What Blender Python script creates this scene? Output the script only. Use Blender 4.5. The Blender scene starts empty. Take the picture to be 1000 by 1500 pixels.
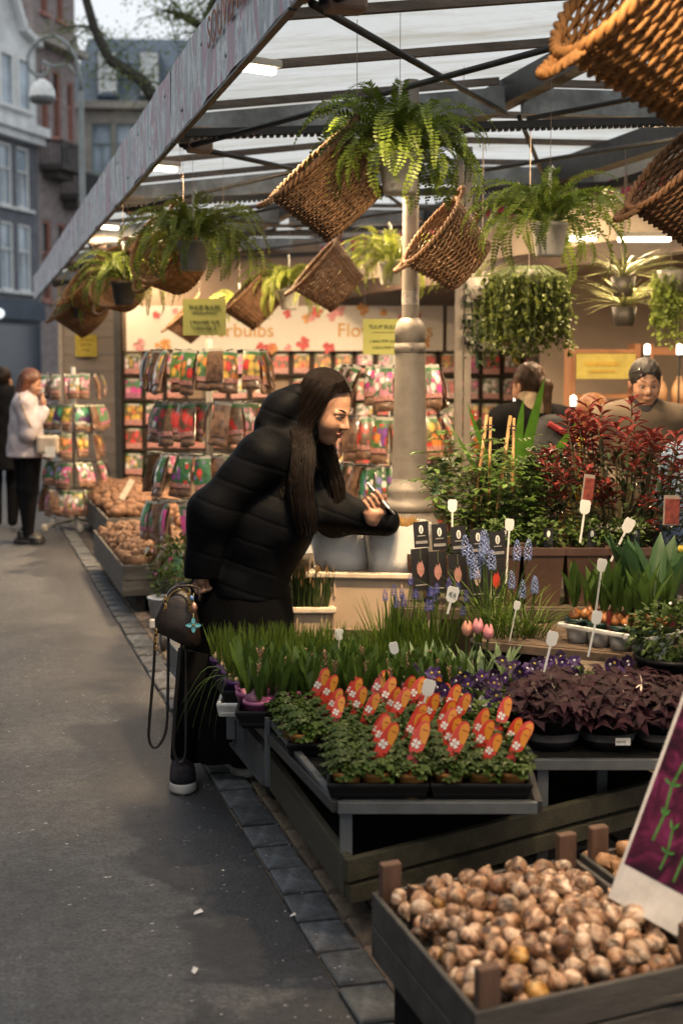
import bpy, math, random
import numpy as np
from mathutils import Vector, Matrix, Euler
from math import sin, cos, pi, radians as rad
random.seed(7); np.random.seed(7)
S = bpy.context.scene
COL = S.collection
# ------------------------------------------------------------------ camera
A = rad(14.6)                       # the camera looks 14.6 degrees to the right of the street
def V(r, d, z=0.0):                 # ground frame turned by A: r metres to the right, d metres ahead
    return Vector((d*sin(A)+r*cos(A), d*cos(A)-r*sin(A), z))
cam = bpy.data.cameras.new('camera'); co = bpy.data.objects.new('camera', cam); COL.objects.link(co)
co.location = (0, 0, 1.55); co.rotation_euler = (rad(90-5.5), 0, -A)
cam.sensor_fit = 'VERTICAL'; cam.sensor_height = 36; cam.lens = 50; cam.clip_end = 600; cam.clip_start = .05
cam.dof.use_dof = True; cam.dof.focus_distance = 5.2; cam.dof.aperture_fstop = 2.8
S.camera = co
# ------------------------------------------------------------------ world, sun, exposure
SUN_EL, SUN_ROT = rad(48), rad(235)
W = bpy.data.worlds.new('World'); S.world = W; W.use_nodes = True
nt = W.node_tree; bg = nt.nodes['Background']
sky = nt.nodes.new('ShaderNodeTexSky'); sky.sky_type = 'NISHITA'; sky.sun_disc = False
sky.sun_elevation = SUN_EL; sky.sun_rotation = SUN_ROT; sky.dust_density = 3; sky.air_density = 1.4
mx = nt.nodes.new('ShaderNodeMix'); mx.data_type = 'RGBA'; mx.inputs[0].default_value = .82
mx.inputs[7].default_value = (10.6, 11.0, 11.3, 1)          # even overcast over the clear sky
nt.links.new(sky.outputs[0], mx.inputs[6]); nt.links.new(mx.outputs[2], bg.inputs[0])
bg.inputs[1].default_value = .10
sl = bpy.data.lights.new('sun', 'SUN'); sl.energy = .5; sl.angle = rad(20); sl.color = (1, .95, .88)
so = bpy.data.objects.new('sun', sl); COL.objects.link(so)
so.rotation_euler = Vector((sin(SUN_ROT)*cos(SUN_EL), cos(SUN_ROT)*cos(SUN_EL), sin(SUN_EL))).to_track_quat('Z', 'Y').to_euler()
S.view_settings.view_transform = 'Standard'; S.view_settings.look = 'None'
S.view_settings.exposure = 0.0; S.view_settings.gamma = 1
S.render.engine = 'CYCLES'
S.cycles.use_denoising = True
S.cycles.max_bounces = 6; S.cycles.diffuse_bounces = 2; S.cycles.transparent_max_bounces = 12
S.cycles.sample_clamp_indirect = 4; S.cycles.caustics_reflective = False; S.cycles.caustics_refractive = False
# ------------------------------------------------------------------ materials
MATS = {}
def nodes_of(name):
    m = bpy.data.materials.new(name); m.use_nodes = True
    t = m.node_tree; return m, t, t.nodes['Principled BSDF'], t.nodes['Material Output']
def N(t, typ, **kw):
    n = t.nodes.new('ShaderNode'+typ)
    for k, v in kw.items():
        if k[0] == 'i' and k[1:].isdigit(): n.inputs[int(k[1:])].default_value = v
        else: setattr(n, k, v)
    return n
def noise(t, scale, detail=4, rough=.55, coord=None, dist=0):
    n = N(t, 'TexNoise'); n.inputs['Scale'].default_value = scale; n.inputs['Detail'].default_value = detail
    n.inputs['Roughness'].default_value = rough; n.inputs['Distortion'].default_value = dist
    if coord is not None: t.links.new(coord, n.inputs['Vector'])
    return n
def ramp(t, fac, stops, interp='LINEAR'):
    r = N(t, 'ValToRGB'); r.color_ramp.interpolation = interp
    el = r.color_ramp.elements
    while len(el) < len(stops): el.new(.5)
    for e, (p, c) in zip(el, stops):
        e.position = p; e.color = (c, c, c, 1) if isinstance(c, (int, float)) else (*c, 1)
    t.links.new(fac, r.inputs[0]); return r
def mix(t, fac, a, b, blend='MIX'):
    n = N(t, 'Mix', data_type='RGBA', blend_type=blend)
    for sock, v in ((n.inputs[0], fac), (n.inputs[6], a), (n.inputs[7], b)):
        if isinstance(v, bpy.types.NodeSocket): t.links.new(v, sock)
        elif isinstance(v, (int, float)): sock.default_value = v
        else: sock.default_value = (*v, 1) if len(v) == 3 else v
    return n.outputs[2]
def mat(name, col, rough=.6, metal=0., var=.2, scale=14., bump=0., bscale=80., rnd=0., hue=0., transl=0., spec=.5, dirt=0., coat=0., stretch=None):
    if name in MATS: return MATS[name]
    m, t, b, out = nodes_of(name); L = t.links.new
    tc = N(t, 'TexCoord'); vec = tc.outputs['Object']
    if stretch:
        mp = N(t, 'Mapping'); mp.inputs['Scale'].default_value = stretch; L(vec, mp.inputs[0]); vec = mp.outputs[0]
    n = noise(t, scale, 5, .6, vec)
    r = ramp(t, n.outputs[0], [(.3, tuple(c*(1-var) for c in col)), (.7, tuple(min(1, c*(1+var)) for c in col))])
    c = r.outputs[0]
    if dirt:
        n2 = noise(t, scale*.35, 6, .7, vec)
        rr = ramp(t, n2.outputs[0], [(.42, 1-dirt), (.6, 1.)])
        c = mix(t, 1., c, rr.outputs[0], 'MULTIPLY')
    if rnd or hue:
        oi = N(t, 'ObjectInfo'); hs = N(t, 'HueSaturation')
        mr = N(t, 'MapRange'); L(oi.outputs['Random'], mr.inputs[0]); mr.inputs[3].default_value = 1-rnd; mr.inputs[4].default_value = 1+rnd
        L(mr.outputs[0], hs.inputs['Value'])
        if hue:
            wn = N(t, 'TexWhiteNoise', noise_dimensions='1D'); L(oi.outputs['Random'], wn.inputs[1])
            mh = N(t, 'MapRange'); L(wn.outputs[0], mh.inputs[0]); mh.inputs[3].default_value = .5-hue; mh.inputs[4].default_value = .5+hue
            L(mh.outputs[0], hs.inputs['Hue'])
        L(c, hs.inputs['Color']); c = hs.outputs[0]
    L(c, b.inputs['Base Color']); b.inputs['Roughness'].default_value = rough; b.inputs['Metallic'].default_value = metal
    b.inputs['Specular IOR Level'].default_value = spec
    if coat: b.inputs['Coat Weight'].default_value = coat
    if bump:
        nb = noise(t, bscale, 4, .6, vec); bp = N(t, 'Bump'); bp.inputs['Strength'].default_value = bump; bp.inputs['Distance'].default_value = .01
        L(nb.outputs[0], bp.inputs['Height']); L(bp.outputs[0], b.inputs['Normal'])
    if transl:
        tr = N(t, 'BsdfTranslucent'); L(c, tr.inputs[0]); ms = N(t, 'MixShader'); ms.inputs[0].default_value = transl
        L(b.outputs[0], ms.inputs[1]); L(tr.outputs[0], ms.inputs[2]); L(ms.outputs[0], out.inputs[0])
    MATS[name] = m; return m
def emit(name, col, strength):
    if name in MATS: return MATS[name]
    m, t, b, out = nodes_of(name); b.inputs['Base Color'].default_value = (.8, .8, .8, 1)
    b.inputs['Emission Color'].default_value = (*col, 1); b.inputs['Emission Strength'].default_value = strength
    MATS[name] = m; return m
def leafmat(name, col, var=.35, rough=.45, transl=.25, rnd=.1, scale=9., hue=.0):
    return mat(name, col, rough, 0, var, scale, 0, 80, rnd, hue, transl, .28)
# ------------------------------------------------------------------ mesh builder
class MB:
    def __init__(s): s.v = []; s.f = []; s.m = []
    def add(s, vs, fs, mi=0):
        o = len(s.v); s.v += [tuple(v) for v in vs]; s.f += [tuple(i+o for i in f) for f in fs]; s.m += [mi]*len(fs); return s
    def box(s, c, size, rot=None, mi=0):
        hx, hy, hz = (q/2 for q in size); c = Vector(c)
        vs = [Vector((x*hx, y*hy, z*hz)) for z in (-1, 1) for y in (-1, 1) for x in (-1, 1)]
        if rot is not None: vs = [rot @ v for v in vs]
        return s.add([v+c for v in vs], [(0,2,3,1),(4,5,7,6),(0,1,5,4),(2,6,7,3),(0,4,6,2),(1,3,7,5)], mi)
    def beam(s, a, b, w, h, mi=0, up=(0,0,1)):
        a = Vector(a); b = Vector(b); d = b-a; L = d.length; d.normalize(); up = Vector(up)
        x = d.cross(up).normalized(); z = x.cross(d)
        M = Matrix((x, d, z)).transposed()
        return s.box((a+b)/2, (w, L, h), M, mi)
    def tube(s, pts, rad_, n=6, mi=0, cap=True):
        pts = [Vector(p) for p in pts]; k = len(pts); o = len(s.v)
        prev = None
        for i, p in enumerate(pts):
            t = (pts[min(i+1, k-1)]-pts[max(i-1, 0)])
            if t.length < 1e-9: t = Vector((0, 0, 1))
            t.normalize()
            if prev is None:
                a = t.orthogonal().normalized()
            else:
                a = prev - t*prev.dot(t)
                a = a.normalized() if a.length > 1e-6 else t.orthogonal().normalized()
            prev = a; b = t.cross(a); r = rad_[i] if hasattr(rad_, '__len__') else rad_
            s.v += [tuple(p+a*(r*cos(2*pi*j/n))+b*(r*sin(2*pi*j/n))) for j in range(n)]
        fs = [(o+i*n+j, o+i*n+(j+1) % n, o+(i+1)*n+(j+1) % n, o+(i+1)*n+j) for i in range(k-1) for j in range(n)]
        if cap: fs += [tuple(o+j for j in range(n))[::-1], tuple(o+(k-1)*n+j for j in range(n))]
        s.f += fs; s.m += [mi]*len(fs); return s
    def lathe(s, prof, n=24, c=(0,0,0), mi=0, sx=1., sy=1.):
        o = len(s.v); c = Vector(c)
        for r, z in prof: s.v += [tuple(c+Vector((r*sx*cos(2*pi*j/n), r*sy*sin(2*pi*j/n), z))) for j in range(n)]
        fs = [(o+i*n+j, o+i*n+(j+1) % n, o+(i+1)*n+(j+1) % n, o+(i+1)*n+j) for i in range(len(prof)-1) for j in range(n)]
        s.f += fs; s.m += [mi]*len(fs); return s
    def leaf(s, base, d, up, L, Wd, droop=.25, mi=0, fold=.25):
        d = Vector(d).normalized(); up = Vector(up); x = d.cross(up)
        x = x.normalized() if x.length > 1e-6 else d.orthogonal().normalized(); u = x.cross(d)
        base = Vector(base); P = lambda t, w, h: base+d*(L*t)+x*w+u*(h-droop*L*t*t)
        w = Wd/2
        vs = [P(0,0,0), P(.35,-w*.9,fold*w), P(.35,0,0), P(.35,w*.9,fold*w), P(.7,-w*.75,fold*w), P(.7,0,0), P(.7,w*.75,fold*w), P(1,0,0)]
        return s.add(vs, [(0,2,1),(0,3,2),(1,2,5,4),(2,3,6,5),(4,5,7),(5,6,7)], mi)
    def blade(s, base, d, L, Wd, bend=.2, mi=0, seg=4, side=None, blunt=.0, bdir=None):
        base = Vector(base); d = Vector(d).normalized()
        out = Vector(bdir) if bdir is not None else Vector((d.x, d.y, 0))
        out = out.normalized() if out.length > 1e-4 else Vector((1, 0, 0))
        x = side or d.cross(out)
        x = x.normalized() if x.length > 1e-4 else Vector((0, 1, 0))
        vs = []
        for i in range(seg+1):
            t = i/seg; p = base+d*(L*t)+(out-Vector((0,0,.5)))*(bend*L*t*t)
            w = Wd/2*(.75+.6*t-1.35*t**3*(1-blunt)) if t < 1 else Wd/2*blunt*.5
            w = max(w, .0004); vs += [p-x*w, p+x*w+out*(w*.3)]
        return s.add(vs, [(2*i, 2*i+1, 2*i+3, 2*i+2) for i in range(seg)], mi)
    def build(s, name, mats, parent=None, smooth=False, loc=None, rot=None, bevel=0, kind=None):
        me = bpy.data.meshes.new(name); me.from_pydata(s.v, [], s.f); me.update()
        mats = mats if isinstance(mats, (list, tuple)) else [mats]
        for m in mats: me.materials.append(m)
        if len(mats) > 1: me.polygons.foreach_set('material_index', s.m)
        if smooth: me.polygons.foreach_set('use_smooth', [True]*len(s.f))
        return obj(name, me, parent, loc, rot, bevel, kind)
def obj(name, me, parent=None, loc=None, rot=None, bevel=0, kind=None):
    o = bpy.data.objects.new(name, me); COL.objects.link(o)
    if parent is not None: o.parent = parent
    if loc is not None: o.location = loc
    if rot is not None: o.rotation_euler = rot
    if bevel:
        b = o.modifiers.new('bevel', 'BEVEL'); b.width = bevel; b.segments = 2; b.limit_method = 'ANGLE'
    if kind: o['kind'] = kind
    return o
def tag(o, label, cat, group=None):
    o['label'] = label; o['category'] = cat
    if group: o['group'] = group
    return o
def thing(name, label, cat, loc=(0,0,0), rz=0., group=None, rot=None, sc=1.):
    o = bpy.data.objects.new(name, None); COL.objects.link(o); o.empty_display_size = .1
    o.location = loc; o.rotation_euler = rot if rot is not None else (0, 0, rz); o.scale = (sc, sc, sc)
    return tag(o, label, cat, group)
def dup(root, loc=None, rot=None, label=None, group=None, sc=None):
    r = root.copy(); COL.objects.link(r)
    if loc is not None: r.location = loc
    if rot is not None: r.rotation_euler = rot
    if sc is not None: r.scale = (sc, sc, sc)
    if label: r['label'] = label
    if group: r['group'] = group
    for ch in root.children:
        c = ch.copy(); COL.objects.link(c); c.parent = r
        for g in ch.children:
            d = g.copy(); COL.objects.link(d); d.parent = c
    return r
def text(body, size, mat_, parent, loc, rot, name='lettering', ext=.001, align='LEFT'):
    cu = bpy.data.curves.new(name, 'FONT'); cu.body = body; cu.size = size; cu.extrude = ext; cu.align_x = align
    tmp = bpy.data.objects.new(name, cu); me = bpy.data.meshes.new_from_object(tmp)
    bpy.data.objects.remove(tmp); me.materials.clear(); me.materials.append(mat_)
    return obj(name, me, parent, loc, rot)
U = random.uniform
# ------------------------------------------------------------------ smooth solids by signed distance (people, bulbs)
def s_cone(a, b, ra, rb):
    a = np.array(a, float); b = np.array(b, float); ab = b-a; L2 = max(ab@ab, 1e-12)
    def f(P):
        t = np.clip(((P-a)@ab)/L2, 0, 1); return np.linalg.norm(P-a-t[:, None]*ab, axis=1)-(ra+t*(rb-ra))
    return f
def s_ell(c, r, R=None):
    c = np.array(c, float); r = np.array(r, float)
    def f(P):
        q = P-c
        if R is not None: q = q@R
        k0 = np.linalg.norm(q/r, axis=1); k1 = np.linalg.norm(q/(r*r), axis=1)+1e-9
        return k0*(k0-1)/k1
    return f
def smin(a, b, k):
    h = np.maximum(k-np.abs(a-b), 0)/k; return np.minimum(a, b)-h*h*k*.25
def smax(a, b, k): return -smin(-a, -b, k)
def s_union(fs, k):
    def f(P):
        d = fs[0](P)
        for g in fs[1:]: d = smin(d, g(P), k)
        return d
    return f
def polygonize(fn, lo, hi, h):
    lo = np.array(lo, float); n = np.ceil((np.array(hi)-lo)/h).astype(int)+1
    c = 5; nc = (n//c)+2
    I = np.stack(np.meshgrid(*[np.arange(k) for k in nc], indexing='ij'), -1).reshape(-1, 3)
    dc = fn(lo+(I+.5)*h*c-h*.5)
    act = np.abs(dc) < h*c*1.5
    D = np.full(tuple(nc*c), 1e3, np.float32)
    Db = D.reshape(nc[0], c, nc[1], c, nc[2], c)
    Db[:] = np.where(dc.reshape(nc) > 0, 1e3, -1e3)[:, None, :, None, :, None]
    loc = np.stack(np.meshgrid(*[np.arange(c)]*3, indexing='ij'), -1).reshape(-1, 3)
    idx = (I[act][:, None, :]*c+loc[None]).reshape(-1, 3)
    for s0 in range(0, len(idx), 400000):
        q = idx[s0:s0+400000]; D[q[:, 0], q[:, 1], q[:, 2]] = fn(lo+q*h)
    neg = D < 0
    cnt = np.zeros(tuple(k-1 for k in D.shape), np.int8)
    off = [(i, j, k) for i in (0, 1) for j in (0, 1) for k in (0, 1)]
    sh = cnt.shape
    for i, j, k in off: cnt += neg[i:i+sh[0], j:j+sh[1], k:k+sh[2]]
    cells = np.argwhere((cnt > 0) & (cnt < 8))
    vid = np.full(sh, -1, np.int32); vid[tuple(cells.T)] = np.arange(len(cells))
    acc = np.zeros((len(cells), 3)); w = np.zeros(len(cells))
    val = {o: D[cells[:, 0]+o[0], cells[:, 1]+o[1], cells[:, 2]+o[2]].astype(float) for o in off}
    for o in off:
        for ax in range(3):
            if o[ax]: continue
            o2 = list(o); o2[ax] = 1; o2 = tuple(o2)
            a, b = val[o], val[o2]; m = (a < 0) != (b < 0)
            t = np.where(m, np.clip(a/np.where(m, a-b, 1), 0, 1), 0)
            p = np.tile(np.array(o, float), (len(cells), 1)); p[:, ax] += t
            acc[m] += p[m]; w[m] += 1
    verts = lo+(cells+acc/w[:, None])*h
    quads = []
    for ax in range(3):
        b, c2 = [(1, 2), (2, 0), (0, 1)][ax]
        sl0 = [slice(None)]*3; sl1 = [slice(None)]*3; sl0[ax] = slice(0, -1); sl1[ax] = slice(1, None)
        e = np.argwhere(neg[tuple(sl0)] != neg[tuple(sl1)])
        e = e[(e[:, b] > 0) & (e[:, c2] > 0) & (e[:, b] < sh[b]) & (e[:, c2] < sh[c2]) & (e[:, ax] < sh[ax])]
        flip = neg[tuple(e.T)]
        def g(db, dc_):
            q = e.copy(); q[:, b] -= db; q[:, c2] -= dc_; return vid[tuple(q.T)]
        q = np.stack([g(1, 1), g(0, 1), g(0, 0), g(1, 0)], 1)
        q[~flip] = q[~flip][:, ::-1]; quads.append(q)
    q = np.concatenate(quads); q = q[(q >= 0).all(1)]
    return verts, q
def solid(name, fn, lo, hi, h, mats, parent=None, loc=None, rot=None, matfn=None):
    v, q = polygonize(fn, lo, hi, h)
    me = bpy.data.meshes.new(name); me.from_pydata(v.tolist(), [], q.tolist()); me.update()
    mats = mats if isinstance(mats, (list, tuple)) else [mats]
    for m in mats: me.materials.append(m)
    me.polygons.foreach_set('use_smooth', [True]*len(q))
    if matfn is not None: me.polygons.foreach_set('material_index', matfn(v[q].mean(1)).astype(np.int32))
    return obj(name, me, parent, loc, rot)
# ------------------------------------------------------------------ ground, street, kerb, paving
def asphalt():
    m, t, b, out = nodes_of('asphalt'); L = t.links.new
    tc = N(t, 'TexCoord'); v = tc.outputs['Object']
    n1 = noise(t, 1.3, 6, .62, v); n2 = noise(t, 18, 6, .75, v); n3 = noise(t, 75, 4, .75, v)
    c = ramp(t, n1.outputs[0], [(.3, (.058, .059, .062)), (.68, (.104, .104, .107))]).outputs[0]
    c = mix(t, .7, c, ramp(t, n2.outputs[0], [(.32, .45), (.68, 1.4)]).outputs[0], 'MULTIPLY')
    c = mix(t, .8, c, ramp(t, n3.outputs[0], [(.32, .3), (.7, 1.7)]).outputs[0], 'MULTIPLY')
    # pale grit and chewing gum spots
    vo = N(t, 'TexVoronoi'); vo.inputs['Scale'].default_value = 24; L(v, vo.inputs['Vector'])
    wn = N(t, 'TexWhiteNoise'); L(vo.outputs['Position'], wn.inputs[0])
    spot = N(t, 'Math', operation='LESS_THAN'); L(vo.outputs['Distance'], spot.inputs[0]); spot.inputs[1].default_value = .16
    rare = N(t, 'Math', operation='GREATER_THAN'); L(wn.outputs[0], rare.inputs[0]); rare.inputs[1].default_value = .84
    sm = N(t, 'Math', operation='MULTIPLY'); L(spot.outputs[0], sm.inputs[0]); L(rare.outputs[0], sm.inputs[1])
    c = mix(t, sm.outputs[0], c, (.30, .295, .285))
    vg = N(t, 'TexVoronoi'); vg.inputs['Scale'].default_value = 5; L(v, vg.inputs['Vector']); wg = N(t, 'TexWhiteNoise'); L(vg.outputs['Position'], wg.inputs[0])
    g1 = N(t, 'Math', operation='LESS_THAN'); L(vg.outputs['Distance'], g1.inputs[0]); g1.inputs[1].default_value = .11
    g2 = N(t, 'Math', operation='GREATER_THAN'); L(wg.outputs[0], g2.inputs[0]); g2.inputs[1].default_value = .7
    g3 = N(t, 'Math', operation='MULTIPLY'); L(g1.outputs[0], g3.inputs[0]); L(g2.outputs[0], g3.inputs[1]); g4 = N(t, 'Math', operation='MULTIPLY'); L(g3.outputs[0], g4.inputs[0]); g4.inputs[1].default_value = .55
    c = mix(t, g4.outputs[0], c, (.03, .03, .03))
    # damp stains along the stalls
    sx = N(t, 'SeparateXYZ'); L(v, sx.inputs[0])
    ns = noise(t, 1.9, 7, .62, v, .4); nb = noise(t, .55, 3, .5, v)
    a1 = N(t, 'MapRange'); L(sx.outputs[0], a1.inputs[0]); a1.inputs[1].default_value = .15; a1.inputs[2].default_value = .85
    a2 = N(t, 'Math', operation='MULTIPLY_ADD'); L(ns.outputs[0], a2.inputs[0]); a2.inputs[1].default_value = 1.5; L(a1.outputs[0], a2.inputs[2])
    a3 = N(t, 'Math', operation='MULTIPLY_ADD'); L(nb.outputs[0], a3.inputs[0]); a3.inputs[1].default_value = 1.2; L(a2.outputs[0], a3.inputs[2])
    st = ramp(t, a3.outputs[0], [(.0, 0.), (1., 1.)]); mr = N(t, 'MapRange', interpolation_type='SMOOTHSTEP'); L(a3.outputs[0], mr.inputs[0])
    mr.inputs[1].default_value = 1.78; mr.inputs[2].default_value = 1.90
    c = mix(t, mr.outputs[0], c, mix(t, 1., c, (.40, .41, .45), 'MULTIPLY'))
    L(c, b.inputs['Base Color'])
    rr = N(t, 'MapRange'); L(mr.outputs[0], rr.inputs[0]); rr.inputs[3].default_value = .72; rr.inputs[4].default_value = .5; L(rr.outputs[0], b.inputs['Roughness'])
    bp = N(t, 'Bump'); bp.inputs['Strength'].default_value = .8; bp.inputs['Distance'].default_value = .006; L(n3.outputs[0], bp.inputs['Height']); L(bp.outputs[0], b.inputs['Normal'])
    return m
def sheet(name, x0, x1, y0, y1, z, m, nx=1, ny=1):
    mb = MB(); mb.add([(x0, y0, z), (x1, y0, z), (x1, y1, z), (x0, y1, z)], [(0, 1, 2, 3)])
    return mb.build(name, m, kind='structure')
sheet('ground', -200, 200, -60, 400, -.12, mat('earth', (.10, .095, .09), .9, 0, .2, .5))
sheet('street', -60, .86, -30, 300, 0, asphalt())
sheet('pavement_bed', .86, 40, -30, 60, -.012, mat('joint_sand', (.052, .045, .038), .95, 0, .3, 20, .4))
M_kerb = mat('kerb_stone', (.11, .118, .13), .8, 0, .35, 30, .35, 120, .35, .02, dirt=.5)
M_brick = mat('paving_brick', (.21, .165, .125), .85, 0, .3, 25, .5, 160, .3, .015, dirt=.45)
kerb = MB().box((.937, 12, -.07), (.145, 21, .1)).build('kerb', M_kerb, kind='structure')
km = [MB() for _ in range(3)]
for k in km:
    j = lambda: U(-.003, .003)
    x0, x1, y0, y1 = .006+j(), .128+j(), .010+j(), .210+j()
    k.add([(x0, y0, -.1), (x1, y0, -.1), (x1, y1, -.1), (x0, y1, -.1), (x0, y0, .004), (x1, y0, .004), (x1, y1, .004), (x0, y1, .004),
           (x0+.005, y0+.005, .009+j()*.5), (x1-.005, y0+.005, .009+j()*.5), (x1-.005, y1-.005, .009+j()*.5), (x0+.005, y1-.005, .009+j()*.5)],
          [(0,1,5,4),(1,2,6,5),(2,3,7,6),(3,0,4,7),(4,5,9,8),(5,6,10,9),(6,7,11,10),(7,4,8,11),(8,9,10,11)])
kme = [k.build('kerb_stone', M_kerb, kerb) for k in km]
for i in range(96):
    o = kme[i] if i < 3 else kme[i % 3].copy()
    if i >= 3: COL.objects.link(o)
    o.location = (.865+U(-.004, .004), 1.6+i*.221, U(-.003, .003)); o.rotation_euler = (0, 0, U(-.012, .012))
bed = bpy.data.objects['pavement_bed']
bm = [MB() for _ in range(3)]
for k in bm:
    j = lambda: U(-.002, .002)
    x0, x1, y0, y1 = .004, .096+j(), .004, .198+j()
    k.add([(x0, y0, -.06), (x1, y0, -.06), (x1, y1, -.06), (x0, y1, -.06), (x0, y0, .0), (x1, y0, .0), (x1, y1, .0), (x0, y1, .0),
           (x0+.006, y0+.006, .007), (x1-.006, y0+.006, .007), (x1-.006, y1-.006, .007), (x0+.006, y1-.006, .007)],
          [(0,1,5,4),(1,2,6,5),(2,3,7,6),(3,0,4,7),(4,5,9,8),(5,6,10,9),(6,7,11,10),(7,4,8,11),(8,9,10,11)])
bme = [k.build('paving_brick', M_brick, bed) for k in bm]
bi = 0
def brick(x, y, rz=0.):
    global bi
    o = bme[bi] if bi < 3 else bme[bi % 3].copy()
    if bi >= 3: COL.objects.link(o)
    bi += 1
    o.location = (x, y, U(-.005, .003)); o.rotation_euler = (0, 0, rz+U(-.02, .02))
for i in range(54):                                   # courses beside the kerb
    for c in range(3): brick(1.0+c*.101, 2.2+i*.202+(c % 2)*.1)
for i in range(6):
    for c in range(13): brick(1.75+c*.101, 4.1+i*.202+(c % 2)*.1)
def far_bricks():
    m, t, b, out = nodes_of('far_paving'); L = t.links.new
    tc = N(t, 'TexCoord'); br = N(t, 'TexBrick'); L(tc.outputs['Object'], br.inputs['Vector'])
    br.inputs['Color1'].default_value = (.19, .15, .115, 1); br.inputs['Color2'].default_value = (.13, .11, .09, 1); br.inputs['Mortar'].default_value = (.04, .035, .03, 1)
    br.inputs['Scale'].default_value = 1; br.inputs['Brick Width'].default_value = .2; br.inputs['Row Height'].default_value = .1; br.inputs['Mortar Size'].default_value = .006
    n = noise(t, 6, 5, .6, tc.outputs['Object']); L(mix(t, .6, br.outputs[0], ramp(t, n.outputs[0], [(.3, .5), (.7, 1.3)]).outputs[0], 'MULTIPLY'), b.inputs['Base Color'])
    b.inputs['Roughness'].default_value = .85; return m
sheet('pavement', .87, 30, -20, 60, -.008, far_bricks())
# ------------------------------------------------------------------ litter
ml = mat('paper_scrap', (.75, .74, .7), .7)
for i, (x, y, s, rz, lab) in enumerate([(.60, 3.95, .017, .5, 'torn white paper scrap lying on the asphalt beside the dark kerb stones'),
                                   (.53, 3.55, .015, 1.2, 'thin white paper strip lying on the dark stained asphalt'),
                                   (.86, 3.86, .010, .3, 'tiny pale crumb of paper lying against the kerb stones')]):
    mb = MB(); mb.add([(-s, -s*.3, .001), (s*.9, -s*.5, .004), (s, s*.4, .009), (-s*.4, s*.45, .003), (0, 0, .008)], [(0,1,4),(1,2,4),(2,3,4),(3,0,4)])
    tag(mb.build('paper_scrap', ml, loc=(x, y, .004), rot=(0, 0, rz)), lab, 'litter')
mb = MB(); rs = random.Random(77)
for _ in range(1100):
    if rs.random() < .4: x, y = rs.uniform(.70, .99), rs.uniform(2.4, 12)
    else: x, y = rs.uniform(-1.2, .86), rs.uniform(2.2, 12)
    s_ = rs.uniform(.0015, .0045)*(1.5 if rs.random() < .08 else 1); a = rs.uniform(0, 6.3); z_ = .002 if x < .86 else .013
    mb.add([(x+s_*cos(a+k*2.1)*rs.uniform(.6, 1.3), y+s_*sin(a+k*2.1)*rs.uniform(.6, 1.3), z_+.001) for k in range(3)]+[(x, y, z_+s_*.6)], [(0, 1, 3), (1, 2, 3), (2, 0, 3)], rs.choice((0, 1, 2, 2, 2)))
g_ = mb.build('street_grit', [mat('soil_crumb', (.05, .035, .025), .9), mat('dry_leaf_bit', (.22, .15, .07), .8), mat('pale_grit', (.55, .53, .50), .8)], kind='stuff')  # pale crumbs also stand in for glints on the asphalt
g_['label'] = 'crumbs of soil, dry leaf and pale grit scattered on asphalt and kerb'; g_['category'] = 'grit'
# ------------------------------------------------------------------ houses at the end of the street
def house(name, label, r, d, ang, width, height, depth, mw, wins, mframe, mpane, extra=None, parapet=.4, sill=True):
    t = thing(name, label, 'house', V(r, d), ang)
    # wall with real openings: bands between windows
    mb = MB(); xs = sorted({0, width, *[w[0]-w[2]/2 for w in wins], *[w[0]+w[2]/2 for w in wins]})
    zs = sorted({0, height, *[w[1] for w in wins], *[w[1]+w[3] for w in wins]})
    def inside(x, z): return any(abs(x-w[0]) < w[2]/2 and w[1] < z < w[1]+w[3] for w in wins)
    for x0, x1 in zip(xs, xs[1:]):
        for z0, z1 in zip(zs, zs[1:]):
            if not inside((x0+x1)/2, (z0+z1)/2): mb.add([(x0, 0, z0), (x1, 0, z0), (x1, 0, z1), (x0, 0, z1)], [(0, 1, 2, 3)])
    for w in wins:
        x0, x1, z0, z1 = w[0]-w[2]/2, w[0]+w[2]/2, w[1], w[1]+w[3]; D = .25
        mb.add([(x0,0,z0),(x1,0,z0),(x1,0,z1),(x0,0,z1),(x0,D,z0),(x1,D,z0),(x1,D,z1),(x0,D,z1)], [(0,4,5,1),(1,5,6,2),(2,6,7,3),(3,7,4,0)])
    mb.add([(0,depth,0),(width,depth,0),(width,depth,height),(0,depth,height),(0,0,0),(width,0,0),(width,0,height),(0,0,height)],
           [(1,0,3,2),(5,1,2,6),(0,4,7,3),(7,6,2,3)])
    mb.build('wall', mw, t)
    for w in wins:
        x, z, a, h = w[:4]
        f = MB()
        for q in (-1, 1): f.box((x+q*(a/2-.06), .12, z+h/2), (.12, .12, h))
        f.box((x, .12, z+.06), (a-.24, .12, .12)).box((x, .12, z+h-.06), (a-.24, .12, .12)).box((x, .125, z+h*.6), (a-.24, .08, .07))
        f.box((x, .13, z+h*.3), (.06, .06, h*.6-.15))
        wf = f.build('window', mframe, t)
        MB().add([(x-a/2+.05, .19, z+.05), (x+a/2-.05, .19, z+.05), (x+a/2-.05, .19, z+h-.05), (x-a/2+.05, .19, z+h-.05)], [(0, 1, 2, 3)]).build('pane', mpane, wf)
        if sill: MB().box((x, -.06, z-.07), (a+.25, .25, .13)).build('sill', mframe, wf)
    return t
M_glass = mat('far_window_glass', (.30, .37, .44), .12, 0, .5, .6, spec=.9)  # sky reflection painted into the pane colour
M_white = mat('white_stucco', (.74, .76, .77), .8, 0, .12, 1.2, dirt=.25)
M_frame = mat('white_window_paint', (.66, .67, .66), .6, 0, .1, 2)
M_grey = mat('grey_brick', (.12, .13, .15), .9, 0, .3, 2.5)
M_red = mat('red_brick', (.23, .19, .185), .9, 0, .35, 3)
M_stone = mat('sandstone', (.36, .33, .29), .9, 0, .2, 1.5, dirt=.3)
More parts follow.
